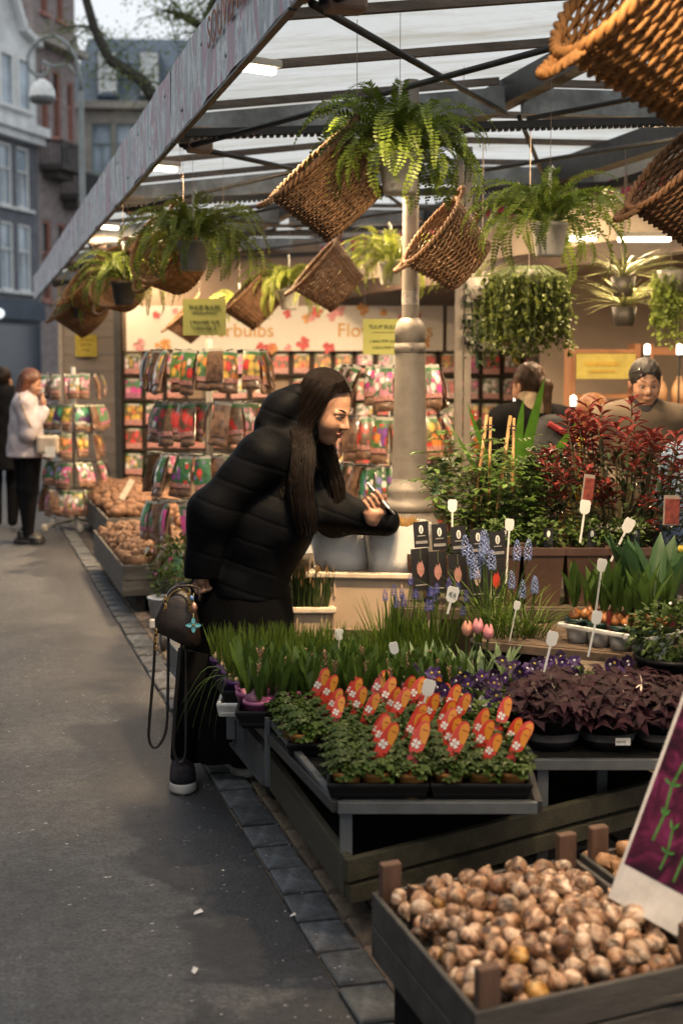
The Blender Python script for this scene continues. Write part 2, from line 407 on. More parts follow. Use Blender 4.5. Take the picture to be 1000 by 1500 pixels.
M_slate = mat('slate', (.11, .145, .19), .55, 0, .35, 2.2, stretch=(1, 1, 4))
M_navy = mat('navy_paint', (.03, .045, .07), .5, 0, .3, 2)
M_black = mat('black_metal', (.022, .022, .024), .45, 0, .3, 20)
angA = math.atan2(.846, .532)
hA = house('gabled_house', 'narrow house with white gable top, heavy cornice and grey front with tall white windows', -17.1, 62.4, angA, 8, 12.9, 9, M_grey,
           [(5.1, 9.4, 1.2, 2.9), (6.7, 9.4, 1.2, 2.9), (5.1, 5.5, 1.2, 3.2), (6.7, 5.5, 1.2, 3.2), (3.4, 9.4, 1.2, 2.9), (3.4, 5.5, 1.2, 3.2)], M_frame, M_glass)
g = MB(); g.add([(0, -.02, 13.3), (8, -.02, 13.3), (8, -.02, 17.2), (6.6, -.02, 17.6), (5.4, -.02, 19.5), (2.5, -.02, 20), (0, -.02, 17)], [(0,1,2,3,4,5,6)])
g.add([(0, .5, 13.3), (8, .5, 13.3), (8, .5, 17.2), (6.6, .5, 17.6), (5.4, .5, 19.5), (2.5, .5, 20), (0, .5, 17)], [(6,5,4,3,2,1,0)])
o = len(g.v)-14
g.f += [(o+i, o+7+i, o+7+(i+1) % 7, o+(i+1) % 7) for i in range(7)]; g.m += [0]*7
g.build('gable', M_white, hA)
MB().box((4, -.25, 13.1), (8.2, .9, .42)).box((4, -.15, 12.7), (8.1, .6, .36)).build('cornice', M_white, hA)
MB().beam((8.0, -.2, 17.25), (6.5, -.2, 17.75), .5, .25).beam((6.6, -.2, 17.7), (5.3, -.2, 19.65), .5, .25).build('gable_coping', M_white, hA)
for x, z in ((5.1, 14.1), (6.7, 14.1)):
    w = MB().box((x-.62, -.1, z+1.1), (.26, .16, 2.6)).box((x+.62, -.1, z+1.1), (.26, .16, 2.6)).box((x, -.1, z+2.3), (1.0, .16, .26)).box((x, -.12, z-.15), (1.6, .3, .16)).build('window', M_frame, hA)
    MB().box((x, -.035, z+1.05), (.98, .02, 2.2)).build('pane', M_glass, w)
sf = MB().box((4, -.15, 4.6), (8, .3, .9)).box((4, -.1, .4), (8, .2, .8)).build('shop_front', M_navy, hA)
MB().box((4, -.06, 2.4), (7.6, .1, 3.0)).build('pane', mat('dark_shop_glass', (.02, .03, .05), .15, spec=.8), sf)
gl = MB(); gl.lathe([(.001, -.22)]+[(.22*sin(a), -.22*cos(a)) for a in np.linspace(.3, pi-.1, 9)]+[(.001, .22)], 16)
gl = gl.build('globe_lamp', emit('globe_glow', (.85, .95, 1), 1.2), smooth=True, loc=V(-15.6, 65.5, 4.35))
tag(gl, 'small lit white globe lamp on the navy shop front', 'lamp')
hB = house('brick_house', 'dark red brick house with iron balconies and arched red windows beside the white gable', -14.7, 70.0, angA, 4.1, 26, 8, M_red,
           [(.9, 13.2, .7, 3.3), (2.1, 13.2, .8, 3.3), (.8, 5.2, .9, 3.9), (2.3, 5.2, .9, 3.9), (1.0, 19.0, .7, 4), (2.6, 19.0, .7, 4), (3.5, 13.2, .6, 3)], mat('red_frame', (.34, .15, .11), .6), mat('dark_glass', (.02, .02, .025), .2, spec=.6))
MB().box((2.05, -.3, 17.6), (4.3, .8, .35)).build('cornice', M_stone, hB)
for zb, x0, x1 in ((11.6, .2, 2.5), (10.4, 2.2, 4.0)):
    b = MB().box(((x0+x1)/2, -.65, zb), (x1-x0, 1.3, .28)).box(((x0+x1)/2, -.45, zb-.3), ((x1-x0)*.7, .8, .4)).build('balcony', mat('balcony_stone', (.06, .055, .05), .9), hB)
    rl = MB().box(((x0+x1)/2, -1.25, zb+1.2), (x1-x0, .08, .08)).box((x0+.03, -.65, zb+1.2), (.07, 1.25, .08)).box((x1-.03, -.65, zb+1.2), (.07, 1.25, .08))
    for q in range(13): rl.box((x0+.04+(x1-x0-.08)*q/12, -1.25, zb+.65), (.05, .05, 1.05))
    for q in range(6): rl.box((x0+.03, -.1-1.1*q/5, zb+.65), (.05, .05, 1.05)).box((x1-.03, -.1-1.1*q/5, zb+.65), (.05, .05, 1.05))
    rl.build('railing', M_black, b)
hC = house('mansard_house', 'wide sandstone building with steep slate mansard roof and white dormer windows', -17.5, 84.0, -A+.06, 13, 17.0, 10, M_stone,
           [(.9+0, 13.4, .9, 2.6), (.9, 17.0-9.5, .9, 2.8), (3.6, 13.2, 1.2, 2.9), (5.0, 13.2, 1.2, 2.9), (6.4, 13.2, 1.2, 2.9), (8.6, 13.2, 1.6, 2.9), (3.6, 8.4, 1.4, 3), (5.6, 8.4, 1.4, 3), (7.6, 8.4, 1.4, 3)], mat('green_window_frame', (.20, .24, .23), .6), M_glass)
rf = MB(); rf.add([(1.6, 0, 17.2), (13, 0, 17.2), (13, 3.2, 21.6), (2.6, 3.2, 21.6), (1.6, 9, 17.2), (2.6, 6, 21.6), (13, 6, 21.6)], [(0,1,2,3),(4,0,3,5),(3,2,6,5)])
rf = rf.build('roof', M_slate, hC)
MB().box((6.5, -.2, 17.05), (13.2, .8, .4)).build('cornice', M_stone, hC)
for x in (4.0, 6.4, 9.0):
    dm = MB().box((x, 1.0, 18.9), (1.3, 2.2, 2.6)).build('dormer', M_slate, rf)
    MB().box((x-.42, -.14, 18.9), (.16, .1, 2.3)).box((x+.42, -.14, 18.9), (.16, .1, 2.3)).box((x, -.14, 19.98), (.68, .1, .16)).box((x, -.14, 18.9), (.68, .08, .1)).box((x, -.12, 17.9), (.68, .06, .12)).build('dormer_frame', M_frame, rf)
    MB().box((x, -.115, 18.9), (.68, .02, 2.0)).build('pane', mat('bright_pane', (.62, .66, .68), .2), rf)
MB().box((1.3, 3, 19.2), (1.2, 1.2, 5)).build('chimney', M_stone, hC)
hD = house('grey_house', 'tall plain grey house rising behind the white gable', -24, 79, angA, 8.5, 30, 8, mat('grey_render', (.20, .21, .22), .9, 0, .15, .6), [(2, 24, 1, 2)], M_frame, M_glass)
# low shop strip that closes the street behind the people
hE = house('corner_shop', 'low dark blue shop front closing the street behind the pedestrians', -14.5, 78, -A-.05, 9, 5.5, 6, mat('blue_shop_paint', (.04, .06, .10), .6), [(1.4, .6, 1.6, 2.8), (4.2, .6, 1.8, 2.8), (7, .6, 1.8, 2.8)], M_navy, M_glass)
# the row of houses along the other side of the street
for i in range(7):
    hw = (6.5, 7.5, 6, 7, 8, 6.5, 7)[i]; hh = (15, 17, 14, 16, 15.5, 17, 15)[i]
    q = house('canal_house', ['red brick', 'dark brown brick', 'grey painted', 'pale stucco', 'brown brick', 'charcoal brick', 'dull red brick'][i]+' canal house across the street from the stalls', 0, 0, pi/2, hw, hh, 6,
              mat('canal_brick%d' % i, [(.18, .09, .07), (.10, .07, .055), (.22, .22, .22), (.4, .38, .34), (.13, .09, .07), (.06, .06, .065), (.16, .08, .065)][i], .9, 0, .25, 2), [(x_, z_, 1.2, 2.1) for x_ in (hw*.22, hw*.5, hw*.78) for z_ in (1.0, 4.6, 8.2, 11.4)], M_frame, M_glass)
    q.location = (-10.5, -22+sum((6.5, 7.5, 6, 7, 8, 6.5, 7)[:i]), 0)
# ------------------------------------------------------------------ street lamp with a shepherd's crook
M_lamp = mat('lamp_post_paint', (.30, .33, .34), .5, 0, .15, 8)
sp = thing('street_lamp', 'tall grey street lamp with curled crook and hanging white half globe', 'street lamp', V(-4.47, 25, 0), -A)
MB().lathe([(.13, 0), (.13, .9), (.09, 1.0), (.075, 1.1), (.055, 4), (.05, 6.4)], 14).build('post', M_lamp, sp, True)
cr = [(0, 6.4), (-.01, 6.7), (-.08, 6.98), (-.22, 7.2), (-.42, 7.33), (-.62, 7.3), (-.8, 7.18), (-.9, 6.98), (-.88, 6.78), (-.76, 6.66), (-.62, 6.66), (-.55, 6.75), (-.56, 6.86), (-.64, 6.9)]
MB().tube([(x, 0, z) for x, z in cr], .032, 8).tube([(-.62, 0, 6.9), (-.66, 0, 6.6)], .02, 6).build('crook', M_lamp, sp, True)
MB().tube([(-.25, 0, 6.85), (-.45, 0, 6.82), (-.58, 0, 6.88)], .02, 6).tube([(0, 0, 6.6), (-.2, 0, 6.85)], .018, 6).build('brace', M_lamp, sp, True)
MB().lathe([(.001, 6.62), (.06, 6.6), (.15, 6.53), (.21, 6.42), (.225, 6.3)], 18, (-.66, 0, 0)).build('globe_shade', mat('white_globe', (.78, .80, .80), .4), sp, True)
MB().lathe([(.225, 6.3), (.22, 6.24), (.17, 6.2), (.001, 6.19)], 18, (-.66, 0, 0)).build('globe_base', mat('globe_grey', (.25, .27, .28), .5), sp, True)
# ------------------------------------------------------------------ tree
M_bark = mat('dark_bark', (.045, .042, .035), .9, 0, .4, 9, .8, 30)
M_tl = leafmat('spring_leaf', (.17, .22, .07), .4, .5, .4)
tr = thing('elm_tree', 'dark mossy tree with bare bending limbs and thin spring leaves behind the canopy', 'tree', V(-1.7, 23, 0), -A)
mb = MB()
mb.tube([(0, 0, 0), (.05, 0, 1.5), (-.05, .1, 3.2), (.1, 0, 4.6), (.3, .2, 6.5), (.5, .3, 9)], [.34, .27, .24, .22, .17, .08], 12)
limb = [(-.1, .1, 3.6), (-.55, .0, 4.6), (-1.05, -.1, 5.55), (-1.42, -.1, 6.15), (-1.95, 0, 6.5), (-2.2, .1, 7.0), (-2.42, .1, 7.8), (-2.5, .2, 9)]
mb.tube(limb, [.16, .13, .115, .10, .085, .075, .065, .04], 9)
limb2 = [(.1, 0, 4.6), (-.2, -.3, 5.9), (-.42, -.3, 6.9), (-.72, -.2, 7.1), (-1.0, -.2, 7.2)]
mb.tube(limb2, [.15, .11, .09, .07, .03], 8)
limb3 = [(-.42, -.3, 6.9), (-.2, -.3, 7.6), (-.1, -.2, 9)]
mb.tube(limb3, [.08, .06, .03], 8)
tw = []
rs = random.Random(5)
for src in (limb[3:], limb2[1:], limb3):
    for p in src:
        for _ in range(7):
            q = Vector(p); pts = [q]; dv = Vector((rs.uniform(-1, 1), rs.uniform(-1, 1), rs.uniform(-.35, .6))).normalized()
            for k in range(4):
                dv = (dv+Vector((rs.uniform(-.4, .4), rs.uniform(-.4, .4), rs.uniform(-.3, .2)))).normalized(); q = q+dv*.22; pts.append(q)
            mb.tube(pts, [.016, .012, .009, .006, .003], 4); tw += pts[1:]
mb.build('trunk', M_bark, tr, True)
mb = MB()
for p in tw:
    for _ in range(12):
        c = p+Vector((rs.gauss(0, .13), rs.gauss(0, .13), rs.gauss(0, .11)))
        mb.leaf(c, (rs.uniform(-1, 1), rs.uniform(-1, 1), rs.uniform(-.6, .4)), (rs.uniform(-.3, .3), rs.uniform(-.3, .3), 1), rs.uniform(.05, .09), rs.uniform(.03, .045))
mb.build('crown', M_tl, tr)
# ------------------------------------------------------------------ canopy
def valance_mat(name, base, spots):
    m, t, b, out = nodes_of(name); L = t.links.new
    tc = N(t, 'TexCoord'); mp = N(t, 'Mapping'); mp.inputs['Scale'].default_value = (1, 2.8, 1.15); mp.inputs['Rotation'].default_value = (.25, 0, 0); L(tc.outputs['Object'], mp.inputs[0])
    n1 = noise(t, 1.6, 5, .62, mp.outputs[0], 1.6); n2 = noise(t, 2.2, 4, .6, mp.outputs[0], 1.2)
    c = ramp(t, n1.outputs[0], [(.30, tuple(x*.35 for x in base)), (.42, base), (.47, base), (.50, (.66, .71, .76)), (.54, (.5, .56, .62)), (.57, tuple(x*.6 for x in base)), (.63, (.72, .74, .76)), (.72, tuple(x*.5 for x in base))]).outputs[0]
    c = mix(t, ramp(t, n2.outputs[0], [(.53, 0.), (.565, .9)]).outputs[0], c, spots)
    mp2 = N(t, 'Mapping'); mp2.inputs['Scale'].default_value = (1, 6, 1.2); mp2.inputs['Location'].default_value = (3, 7, 1); L(tc.outputs['Object'], mp2.inputs[0])
    n4 = noise(t, 2.3, 3, .6, mp2.outputs[0], .8); c = mix(t, ramp(t, n4.outputs[0], [(.56, 0.), (.62, .7)]).outputs[0], c, (.10, .17, .17))
    n3 = noise(t, 45, 4, .7, tc.outputs['Object']); c = mix(t, .6, c, ramp(t, n3.outputs[0], [(.3, .6), (.7, 1.2)]).outputs[0], 'MULTIPLY')
    L(c, b.inputs['Base Color']); b.inputs['Roughness'].default_value = .4; return m
M_val = valance_mat('valance_print', (.27, .34, .43), (.32, .09, .18)); M_val2 = valance_mat('valance_print_far', (.20, .22, .33), (.28, .12, .24))
M_galv = mat('galvanised_steel', (.30, .325, .34), .5, .15, .35, 9, .1, 40, dirt=.4)
M_dark = mat('dark_steel', (.035, .036, .038), .5, .3, .3, 12)
M_purl = mat('weathered_purlin', (.15, .12, .10), .8, 0, .3, 20, .3, 60, dirt=.4, stretch=(.3, 2, 2))
def roof_mat():
    m, t, b, out = nodes_of('translucent_roof_sheet'); L = t.links.new
    tc = N(t, 'TexCoord'); mp = N(t, 'Mapping'); mp.inputs['Scale'].default_value = (1, 3.5, 1); L(tc.outputs['Object'], mp.inputs[0])
    n1 = noise(t, 1.2, 6, .65, mp.outputs[0]); n2 = noise(t, 30, 3, .6, mp.outputs[0])
    c = ramp(t, n1.outputs[0], [(.32, (.62, .58, .50)), (.55, (.87, .87, .84))]).outputs[0]
    c = mix(t, .35, c, ramp(t, n2.outputs[0], [(.3, .7), (.7, 1.)]).outputs[0], 'MULTIPLY')
    L(c, b.inputs['Base Color']); b.inputs['Roughness'].default_value = .5
    tr_ = N(t, 'BsdfTranslucent'); L(c, tr_.inputs[0]); ms = N(t, 'MixShader'); ms.inputs[0].default_value = .92
    L(b.outputs[0], ms.inputs[1]); L(tr_.outputs[0], ms.inputs[2]); L(ms.outputs[0], out.inputs[0]); return m
M_roof = roof_mat()
cp = thing('market_canopy', 'long market canopy with translucent roof sheets, steel beams and painted blue valance', 'canopy')
XL, XR, XK = .95, 2.73, 4.6                      # street edge, ridge beam, kiosk edge
def rz_(x): return 2.86+(x-XL)/(XR-XL)*.22 if x < XR else 3.08+(x-XR)*.02
yb = [-1.2, 1.6, 4.15, 6.65, 9.2, 12.0, 15.0, 18.0, 21.0]
for i, (y0, y1) in enumerate(zip(yb, yb[1:])):
    mb = MB(); n = 14
    for k in range(n+1):                           # the sheet is slightly buckled
        y = y0+.012+(y1-y0-.024)*k/n; w = .006*sin(k*1.9+i)+.004*sin(k*.7)
        mb.v += [(.925+w, y, 2.62), (.925-w*.5, y, 2.94), (.95+w, y, 2.62), (.95-w*.5, y, 2.94)]
    for k in range(n):
        a = 4*k; mb.f += [(a, a+1, a+5, a+4), (a+2, a+6, a+7, a+3), (a, a+4, a+6, a+2), (a+1, a+3, a+7, a+5)]; mb.m += [0]*4
    mb.build('valance_panel', M_val if i < 5 else M_val2, cp)
    MB().box((.938, (y0+y1)/2, 2.612), (.026, y1-y0-.03, .010)).build('edge_trim', M_dark, cp)
    if i: MB().box((.965, y0, 2.78), (.03, .05, .3)).build('valance_bracket', mat('rust', (.16, .08, .04), .8), cp)
for i in range(26):
    y = 3.0+i*.55
    MB().lathe([(.001, 0), (.009, -.001), (.011, -.006)], 8).build('rivet', M_galv, cp, loc=(.919, y, 2.70+.16*(i % 2)), rot=(0, -pi/2, 0))
text('SOUVENIRS', .17, mat('orange_sign_paint', (.42, .13, .05), .6, dirt=.5), cp, (.915, 5.55, 2.79), (pi/2, 0, -pi/2), 'lettering')
pitch = .917
ny = 24
for i in range(ny):
    y0 = -1.2+i*pitch
    MB().beam((XL+.02, y0, rz_(XL)-.024), (XR-.06, y0, rz_(XR)-.024), .035, .036).build('purlin', M_purl, cp)
    MB().beam((XR+.06, y0, rz_(XR)-.024), (XK, y0, rz_(XK)-.024), .035, .036).build('purlin', M_purl, cp)
    for xa, xb in ((XL-.02, XR), (XR, XK)):
        mb = MB(); n = 5
        for k in range(n+1):
            y = y0+pitch*k/n; dz = .012*sin(pi*k/n)
            mb.v += [(xa, y, rz_(xa+1e-6)-dz+.004), (xb, y, (rz_(xb-1e-6))-dz+.004)]
        mb.f = [(2*k, 2*k+1, 2*k+3, 2*k+2) for k in range(n)]; mb.m = [0]*n
        mb.build('roof_sheet', M_roof, cp, True)
MB().beam((XR, -1.2, 3.0), (XR, 21, 3.0), .09, .13).build('ridge_beam', M_dark, cp)
MB().beam((4.08, -1.2, 2.98), (4.08, 21, 2.98), .12, .16).beam((4.35, -1.2, 2.86), (4.35, 21, 2.86), .06, .06).build('eaves_beam', M_dark, cp)
MB().beam((1.0, -1.2, 2.78), (1.0, 21, 2.78), .05, .07).build('edge_beam', M_dark, cp)
ym = [1.5, 4.25, 7.0, 9.75, 12.5, 15.25, 18.0]
for i, y in enumerate(ym):
    MB().beam((XL+.03, y, rz_(XL)-.13), (XR-.05, y, rz_(XR)-.13), .04, .13).build('cross_beam', M_galv, cp)
    MB().beam((XR+.05, y, rz_(XR)-.13), (XK, y, rz_(XK)-.13), .04, .13).build('cross_beam', M_galv, cp)
    MB().box((1.1, y-.07, rz_(1.0)-.19), (.12, .09, .12)).build('junction_box', mat('beige_box', (.30, .22, .17), .7), cp, bevel=.012)
    tr_ = MB(); a0 = Vector((XL+.05, y-.28, rz_(XL)-.19)); a1 = Vector((XK, y-.28, rz_(XR)-.17))
    tr_.beam(a0, a1, .05, .035)
    for k in range(110):
        p = a0.lerp(a1, (k+.5)/110); tr_.box(p-Vector((0, 0, .024)), (.016, .03, .013))
    tr_.build('toothed_rail', M_dark, cp)
for y0, y1 in zip(ym, ym[1:]):
    for xa, xb in ((XL+.08, XR-.06), (XR+.06, 4.05)):
        za, zb = rz_(xa)-.2, rz_(xb)-.2
        MB().tube([(xa, y0+.06, za), (xb, y1-.06, zb)], .014, 8).build('tie_rod', M_dark, cp, True)
        MB().tube([(xb, y0+.06, zb-.03), (xa, y1-.06, za-.03)], .014, 8).build('tie_rod', M_dark, cp, True)
# kiosk front above the stalls: printed strip, cream board, dark beam
K0, K1 = Vector((5.33, 3.0, 0)), Vector((3.5, 16.8, 0))
fk = thing('kiosk_fascia', 'long kiosk fascia with pink tulip print over a cream board and dark beam', 'fascia')
def strip(z0, z1, off, th, m, name):
    n = (K1-K0).normalized(); o_ = Vector((n.y, -n.x, 0))*-off
    a, b_ = K0+o_, K1+o_
    return MB().beam((a.x, a.y, (z0+z1)/2), (b_.x, b_.y, (z0+z1)/2), th, z1-z0).build(name, m, fk)
strip(2.36, 2.50, -.02, .12, mat('dark_wood', (.045, .028, .02), .6, 0, .3, 6), 'beam')
strip(2.50, 2.76, .03, .04, mat('cream_board', (.42, .34, .26), .7, 0, .15, 3), 'board')
strip(2.76, 3.06, .0, .03, mat('pale_strip', (.45, .42, .38), .6, 0, .2, 5), 'print_strip')
kd = (K1-K0).normalized(); kn = Vector((kd.y, -kd.x, 0))
M_pt = mat('pink_tulip_print', (.55, .06, .14), .6, 0, .4, 12); M_gs = mat('green_stem_print', (.10, .22, .06), .6)
for i in range(52):
    p = K0+kd*(1.5+i*.21+U(-.05, .05))-kn*.018; s = U(.8, 1.2)
    t_ = MB(); out = [(0, -.075), (.04, -.05), (.05, .02), (.042, .07), (.02, .05), (0, .08), (-.02, .05), (-.042, .07), (-.05, .02), (-.04, -.05)]
    t_.add([(kd*(a*s))+Vector((0, 0, b_*s)) for a, b_ in out], [tuple(range(10))])
    tl = t_.build('tulip_print', M_pt, fk, loc=(p.x, p.y, 2.88+U(-.03, .05)))
    MB().add([kd*-.006+Vector((0, 0, -.075)), kd*.006+Vector((0, 0, -.075)), kd*.004+Vector((0, 0, -.15)), kd*-.008+Vector((0, 0, -.15))], [(0, 1, 2, 3)]).build('stem_print', M_gs, tl)
# stall post with switch boxes
pp = V(.735, 9.0); st_ = thing('stall_post', 'square grey steel stall post carrying three black socket boxes', 'post', pp, -A)
MB().box((0, 0, 1.48), (.05, .05, 2.96)).box((.055, .01, 1.48), (.045, .04, 2.96)).build('upright', mat('post_grey', (.24, .21, .18), .5, .2, .2, 8), st_, bevel=.004)
for z in (2.02, 1.9, 1.78): MB().box((.06, -.045, z), (.06, .05, .065)).build('socket_box', M_dark, st_, bevel=.006)
for z in (2.02, 1.9, 1.78): MB().box((.06, -.073, z), (.035, .008, .035)).build('socket_face', mat('socket_grey', (.30, .28, .25), .5), st_)
# ------------------------------------------------------------------ lamps of the stall, seen and added
WARM = (1., .70, .40)
M_tube = emit('lit_tube', (1, .86, .66), 9)
def area(parent, loc, power, sx, sy, rot=(0, 0, 0), col=WARM, spread=None):
    l = bpy.data.lights.new('lamp_light', 'AREA'); l.shape = 'RECTANGLE'; l.size = sx; l.size_y = sy; l.energy = power; l.color = col
    o = bpy.data.objects.new('lamp_light', l); COL.objects.link(o); o.parent = parent; o.location = loc; o.rotation_euler = rot; return o
def tube_lamp(loc, power, label, L=.36, rz=0., w=.05, aim=0., spread=pi, fwd=0.):
    t = thing('tube_lamp', label, 'lamp', loc, rz)
    MB().box((0, 0, .03), (L+.04, w+.02, .03)).build('housing', mat('lamp_housing', (.5, .46, .40), .5), t, bevel=.006)
    MB().box((0, 0, 0), (L, w, .028)).build('tube', M_tube, t, bevel=.01)
    l_ = area(t, (0, 0, -.022), power, L, w, (fwd, aim, 0)); l_.data.spread = spread; return t
names = ['first', 'second', 'third', 'fourth', 'fifth', 'sixth', 'seventh']
for i, y in enumerate((1.3, 2.7, 5.75, 8.6, 12.1, 15.4, 18.5)):
    tube_lamp((1.13, y, rz_(1.13)-.11), (66, 28, 36, 44, 44, 44, 30)[i], f'{names[i]} lit tube lamp in the row along the canopy edge behind the valance', .21, .35, .04, -.6 if i < 3 else -.2, rad(105) if i < 3 else pi)
back = ['above the front bulb crates', 'above the clover trays', 'above the bending woman', 'above the round packet racks', 'before the packet wall', 'at the far end of the stalls', 'beyond the packet wall']
for i, y in enumerate(ym[:6]):                       # tubes added unseen behind the cross beams to light the stall
    for x, sd, pw_ in ((1.9, 'street', (18, 64, 80, 120, 140, 18)[i]), (3.4, 'kiosk', (8, 40, 60, 110, 140, 18)[i])):
        tube_lamp((x, y+.075, rz_(x)-.155), pw_, f'lit tube lamp {back[i]}, {sd} side of roof', .3, 0, .05, -.35 if sd == 'street' and i < 4 else 0, (rad(112), rad(128), rad(120), rad(130), pi, pi)[i] if sd == 'street' else pi)
tube_lamp((1.48, ym[1]+.075, rz_(1.48)-.155), 24, 'lit tube lamp turned towards the bending woman and the cream bins', .3, 0, .05, 0, rad(80), .56)  # hidden tube added to brighten the woman and the bins
for i, (r, d, z, pw_) in enumerate([(1.95, 9.3, 2.42, 40), (3.2, 10.5, 2.6, 60), (1.4, 8.4, 2.34, 14)]):
    tube_lamp(V(r, d, z), pw_, ['lit tube lamp under the kiosk beam beside the spider plants', 'lit tube lamp inside the kiosk above the shoppers', 'short lit lamp over the hanging ivy'][i], (.34, .5, .16)[i], -A)
# ------------------------------------------------------------------ cast iron lamp post in the middle of the stalls
M_post = mat('post_paint', (.30, .265, .225), .5, .1, .12, 10, .15, 90, dirt=.25)
lp = thing('lamp_post', 'stout grey-beige cast iron lamp post with collar and stepped base among the stalls', 'lamp post', V(.345, 7.2), -A)
MB().lathe([(.16, 0), (.16, .3), (.15, .32), (.15, .80), (.125, .84), (.12, .86)], 32).build('plinth', M_post, lp, True)
MB().lathe([(.115, .86), (.128, .868), (.128, .90), (.112, .915), (.104, .94), (.112, .96), (.108, .985), (.094, 1.0), (.088, 1.03)], 32).build('base_moulding', M_post, lp, True)
MB().lathe([(.088, 1.03), (.085, 1.2), (.075, 1.66)], 32).build('lower_shaft', M_post, lp, True)
MB().lathe([(.074, 1.66), (.0795, 1.662), (.0795, 1.705), (.074, 1.708), (.0735, 1.714), (.077, 1.716), (.077, 1.78), (.068, 1.81), (.05, 1.83), (.043, 1.835)], 32).build('collar', M_post, lp, True)
MB().lathe([(.043, 1.835), (.041, 2.2), (.038, 3.0)], 24).build('upper_shaft', M_post, lp, True)
MB().lathe([(.0435, 1.9), (.0435, 1.97)], 24).build('sticker_band', mat('scuffed_sticker', (.36, .33, .30), .6, 0, .5, 40), lp, True)
MB().lathe([(.001, -.008), (.009, -.006), (.011, 0)], 8, (0, 0, 0)).build('bolt', M_post, lp, loc=(0, -.08, 1.684), rot=(-pi/2, 0, 0))
# ------------------------------------------------------------------ printed packets
def print_mat(name, cols, bgc=(.10, .20, .07), scale=26., flower=.56, band=(.62, .30, .26), h=.185):
    m, t, b, out = nodes_of(name); L = t.links.new
    tc = N(t, 'TexCoord'); oi = N(t, 'ObjectInfo'); v = tc.outputs['Object']
    ad = N(t, 'VectorMath', operation='ADD'); L(v, ad.inputs[0])
    cx = N(t, 'CombineXYZ'); mu = N(t, 'Math', operation='MULTIPLY'); L(oi.outputs['Random'], mu.inputs[0]); mu.inputs[1].default_value = 7.; L(mu.outputs[0], cx.inputs[0]); L(mu.outputs[0], cx.inputs[2]); L(cx.outputs[0], ad.inputs[1])
    mp = N(t, 'Mapping'); mp.inputs['Scale'].default_value = (1, .02, .72); L(ad.outputs[0], mp.inputs[0])
    vo = N(t, 'TexVoronoi'); vo.inputs['Scale'].default_value = scale; vo.inputs['Randomness'].default_value = .75; L(mp.outputs[0], vo.inputs['Vector'])
    sr = N(t, 'SeparateColor'); L(vo.outputs['Color'], sr.inputs[0])
    n_ = len(cols); fc = ramp(t, sr.outputs[0], [(i/n_, c) for i, c in enumerate(cols)], 'CONSTANT').outputs[0]
    shade = ramp(t, vo.outputs['Distance'], [(0., 1.4), (.6, .7)]).outputs[0]; fc = mix(t, 1., fc, shade, 'MULTIPLY')
    mask = ramp(t, vo.outputs['Distance'], [(flower, 1.), (flower+.07, 0.)]).outputs[0]
    ng = noise(t, 60, 3, .6, ad.outputs[0]); gc = ramp(t, ng.outputs[0], [(.3, tuple(x*.4 for x in bgc)), (.7, tuple(x*1.5 for x in bgc))]).outputs[0]
    c = mix(t, mask, gc, fc)
    sx = N(t, 'SeparateXYZ'); L(v, sx.inputs[0])
    def zr(z0, z1):
        a = N(t, 'Math', operation='GREATER_THAN'); L(sx.outputs[2], a.inputs[0]); a.inputs[1].default_value = z0
        b_ = N(t, 'Math', operation='LESS_THAN'); L(sx.outputs[2], b_.inputs[0]); b_.inputs[1].default_value = z1
        q = N(t, 'Math', operation='MULTIPLY'); L(a.outputs[0], q.inputs[0]); L(b_.outputs[0], q.inputs[1]); return q.outputs[0]
    c = mix(t, zr(-.022, 1), c, (.06, .17, .06))
    mt = N(t, 'Mapping'); mt.inputs['Scale'].default_value = (150, 1, 40); L(v, mt.inputs[0]); nt2 = noise(t, 1., 1, .5, mt.outputs[0])
    bc = mix(t, ramp(t, nt2.outputs[0], [(.5, 0.), (.56, .8)]).outputs[0], band, tuple(x*.25 for x in band))
    c = mix(t, zr(-1, -h+.028), c, bc)
    L(c, b.inputs['Base Color']); b.inputs['Roughness'].default_value = .3; b.inputs['Coat Weight'].default_value = .35; b.inputs['Coat Roughness'].default_value = .15
    return m
R_, PK, YL, OR, WH, PU, MG = (.60, .06, .05), (.70, .30, .38), (.70, .48, .10), (.66, .24, .07), (.76, .72, .68), (.22, .08, .30), (.60, .08, .30)
PRN = {'mixed tulip': print_mat('print_mixed', [R_, YL, WH, OR, PU, R_]), 'red tulip': print_mat('print_red', [R_, R_, (.62, .10, .09), R_], (.16, .10, .06), 20, .5),
       'pink tulip': print_mat('print_pink', [PK, WH, MG, PK], (.12, .17, .10), 30), 'orange lily': print_mat('print_orange', [OR, YL, OR, R_], (.16, .13, .06), 22),
       'violet and white crocus': print_mat('print_violet', [PU, WH, R_, (.22, .20, .50)], (.05, .16, .06), 24, .42), 'white narcissus': print_mat('print_white', [WH, WH, YL, PK], (.14, .18, .12), 26),
       'yellow tulip': print_mat('print_yellow', [YL, YL, (.66, .52, .14)], (.22, .20, .05), 22, .55), 'magenta hyacinth': print_mat('print_magenta', [MG, MG, PK], (.10, .25, .12), 14, .5, (.55, .2, .3)),
       'dark purple tulip': print_mat('print_dark', [(.06, .03, .10), (.09, .04, .12)], (.06, .28, .16), 8, .5, (.55, .58, .5))}
M_bulb = mat('brown_bulb', (.26, .15, .08), .6, 0, .45, 30, .3, 60, .2)
M_bag = mat('clear_bag_with_bulbs', (.22, .13, .085), .22, 0, .6, 28, .4, 40, .25, coat=.4)
PKT = {}
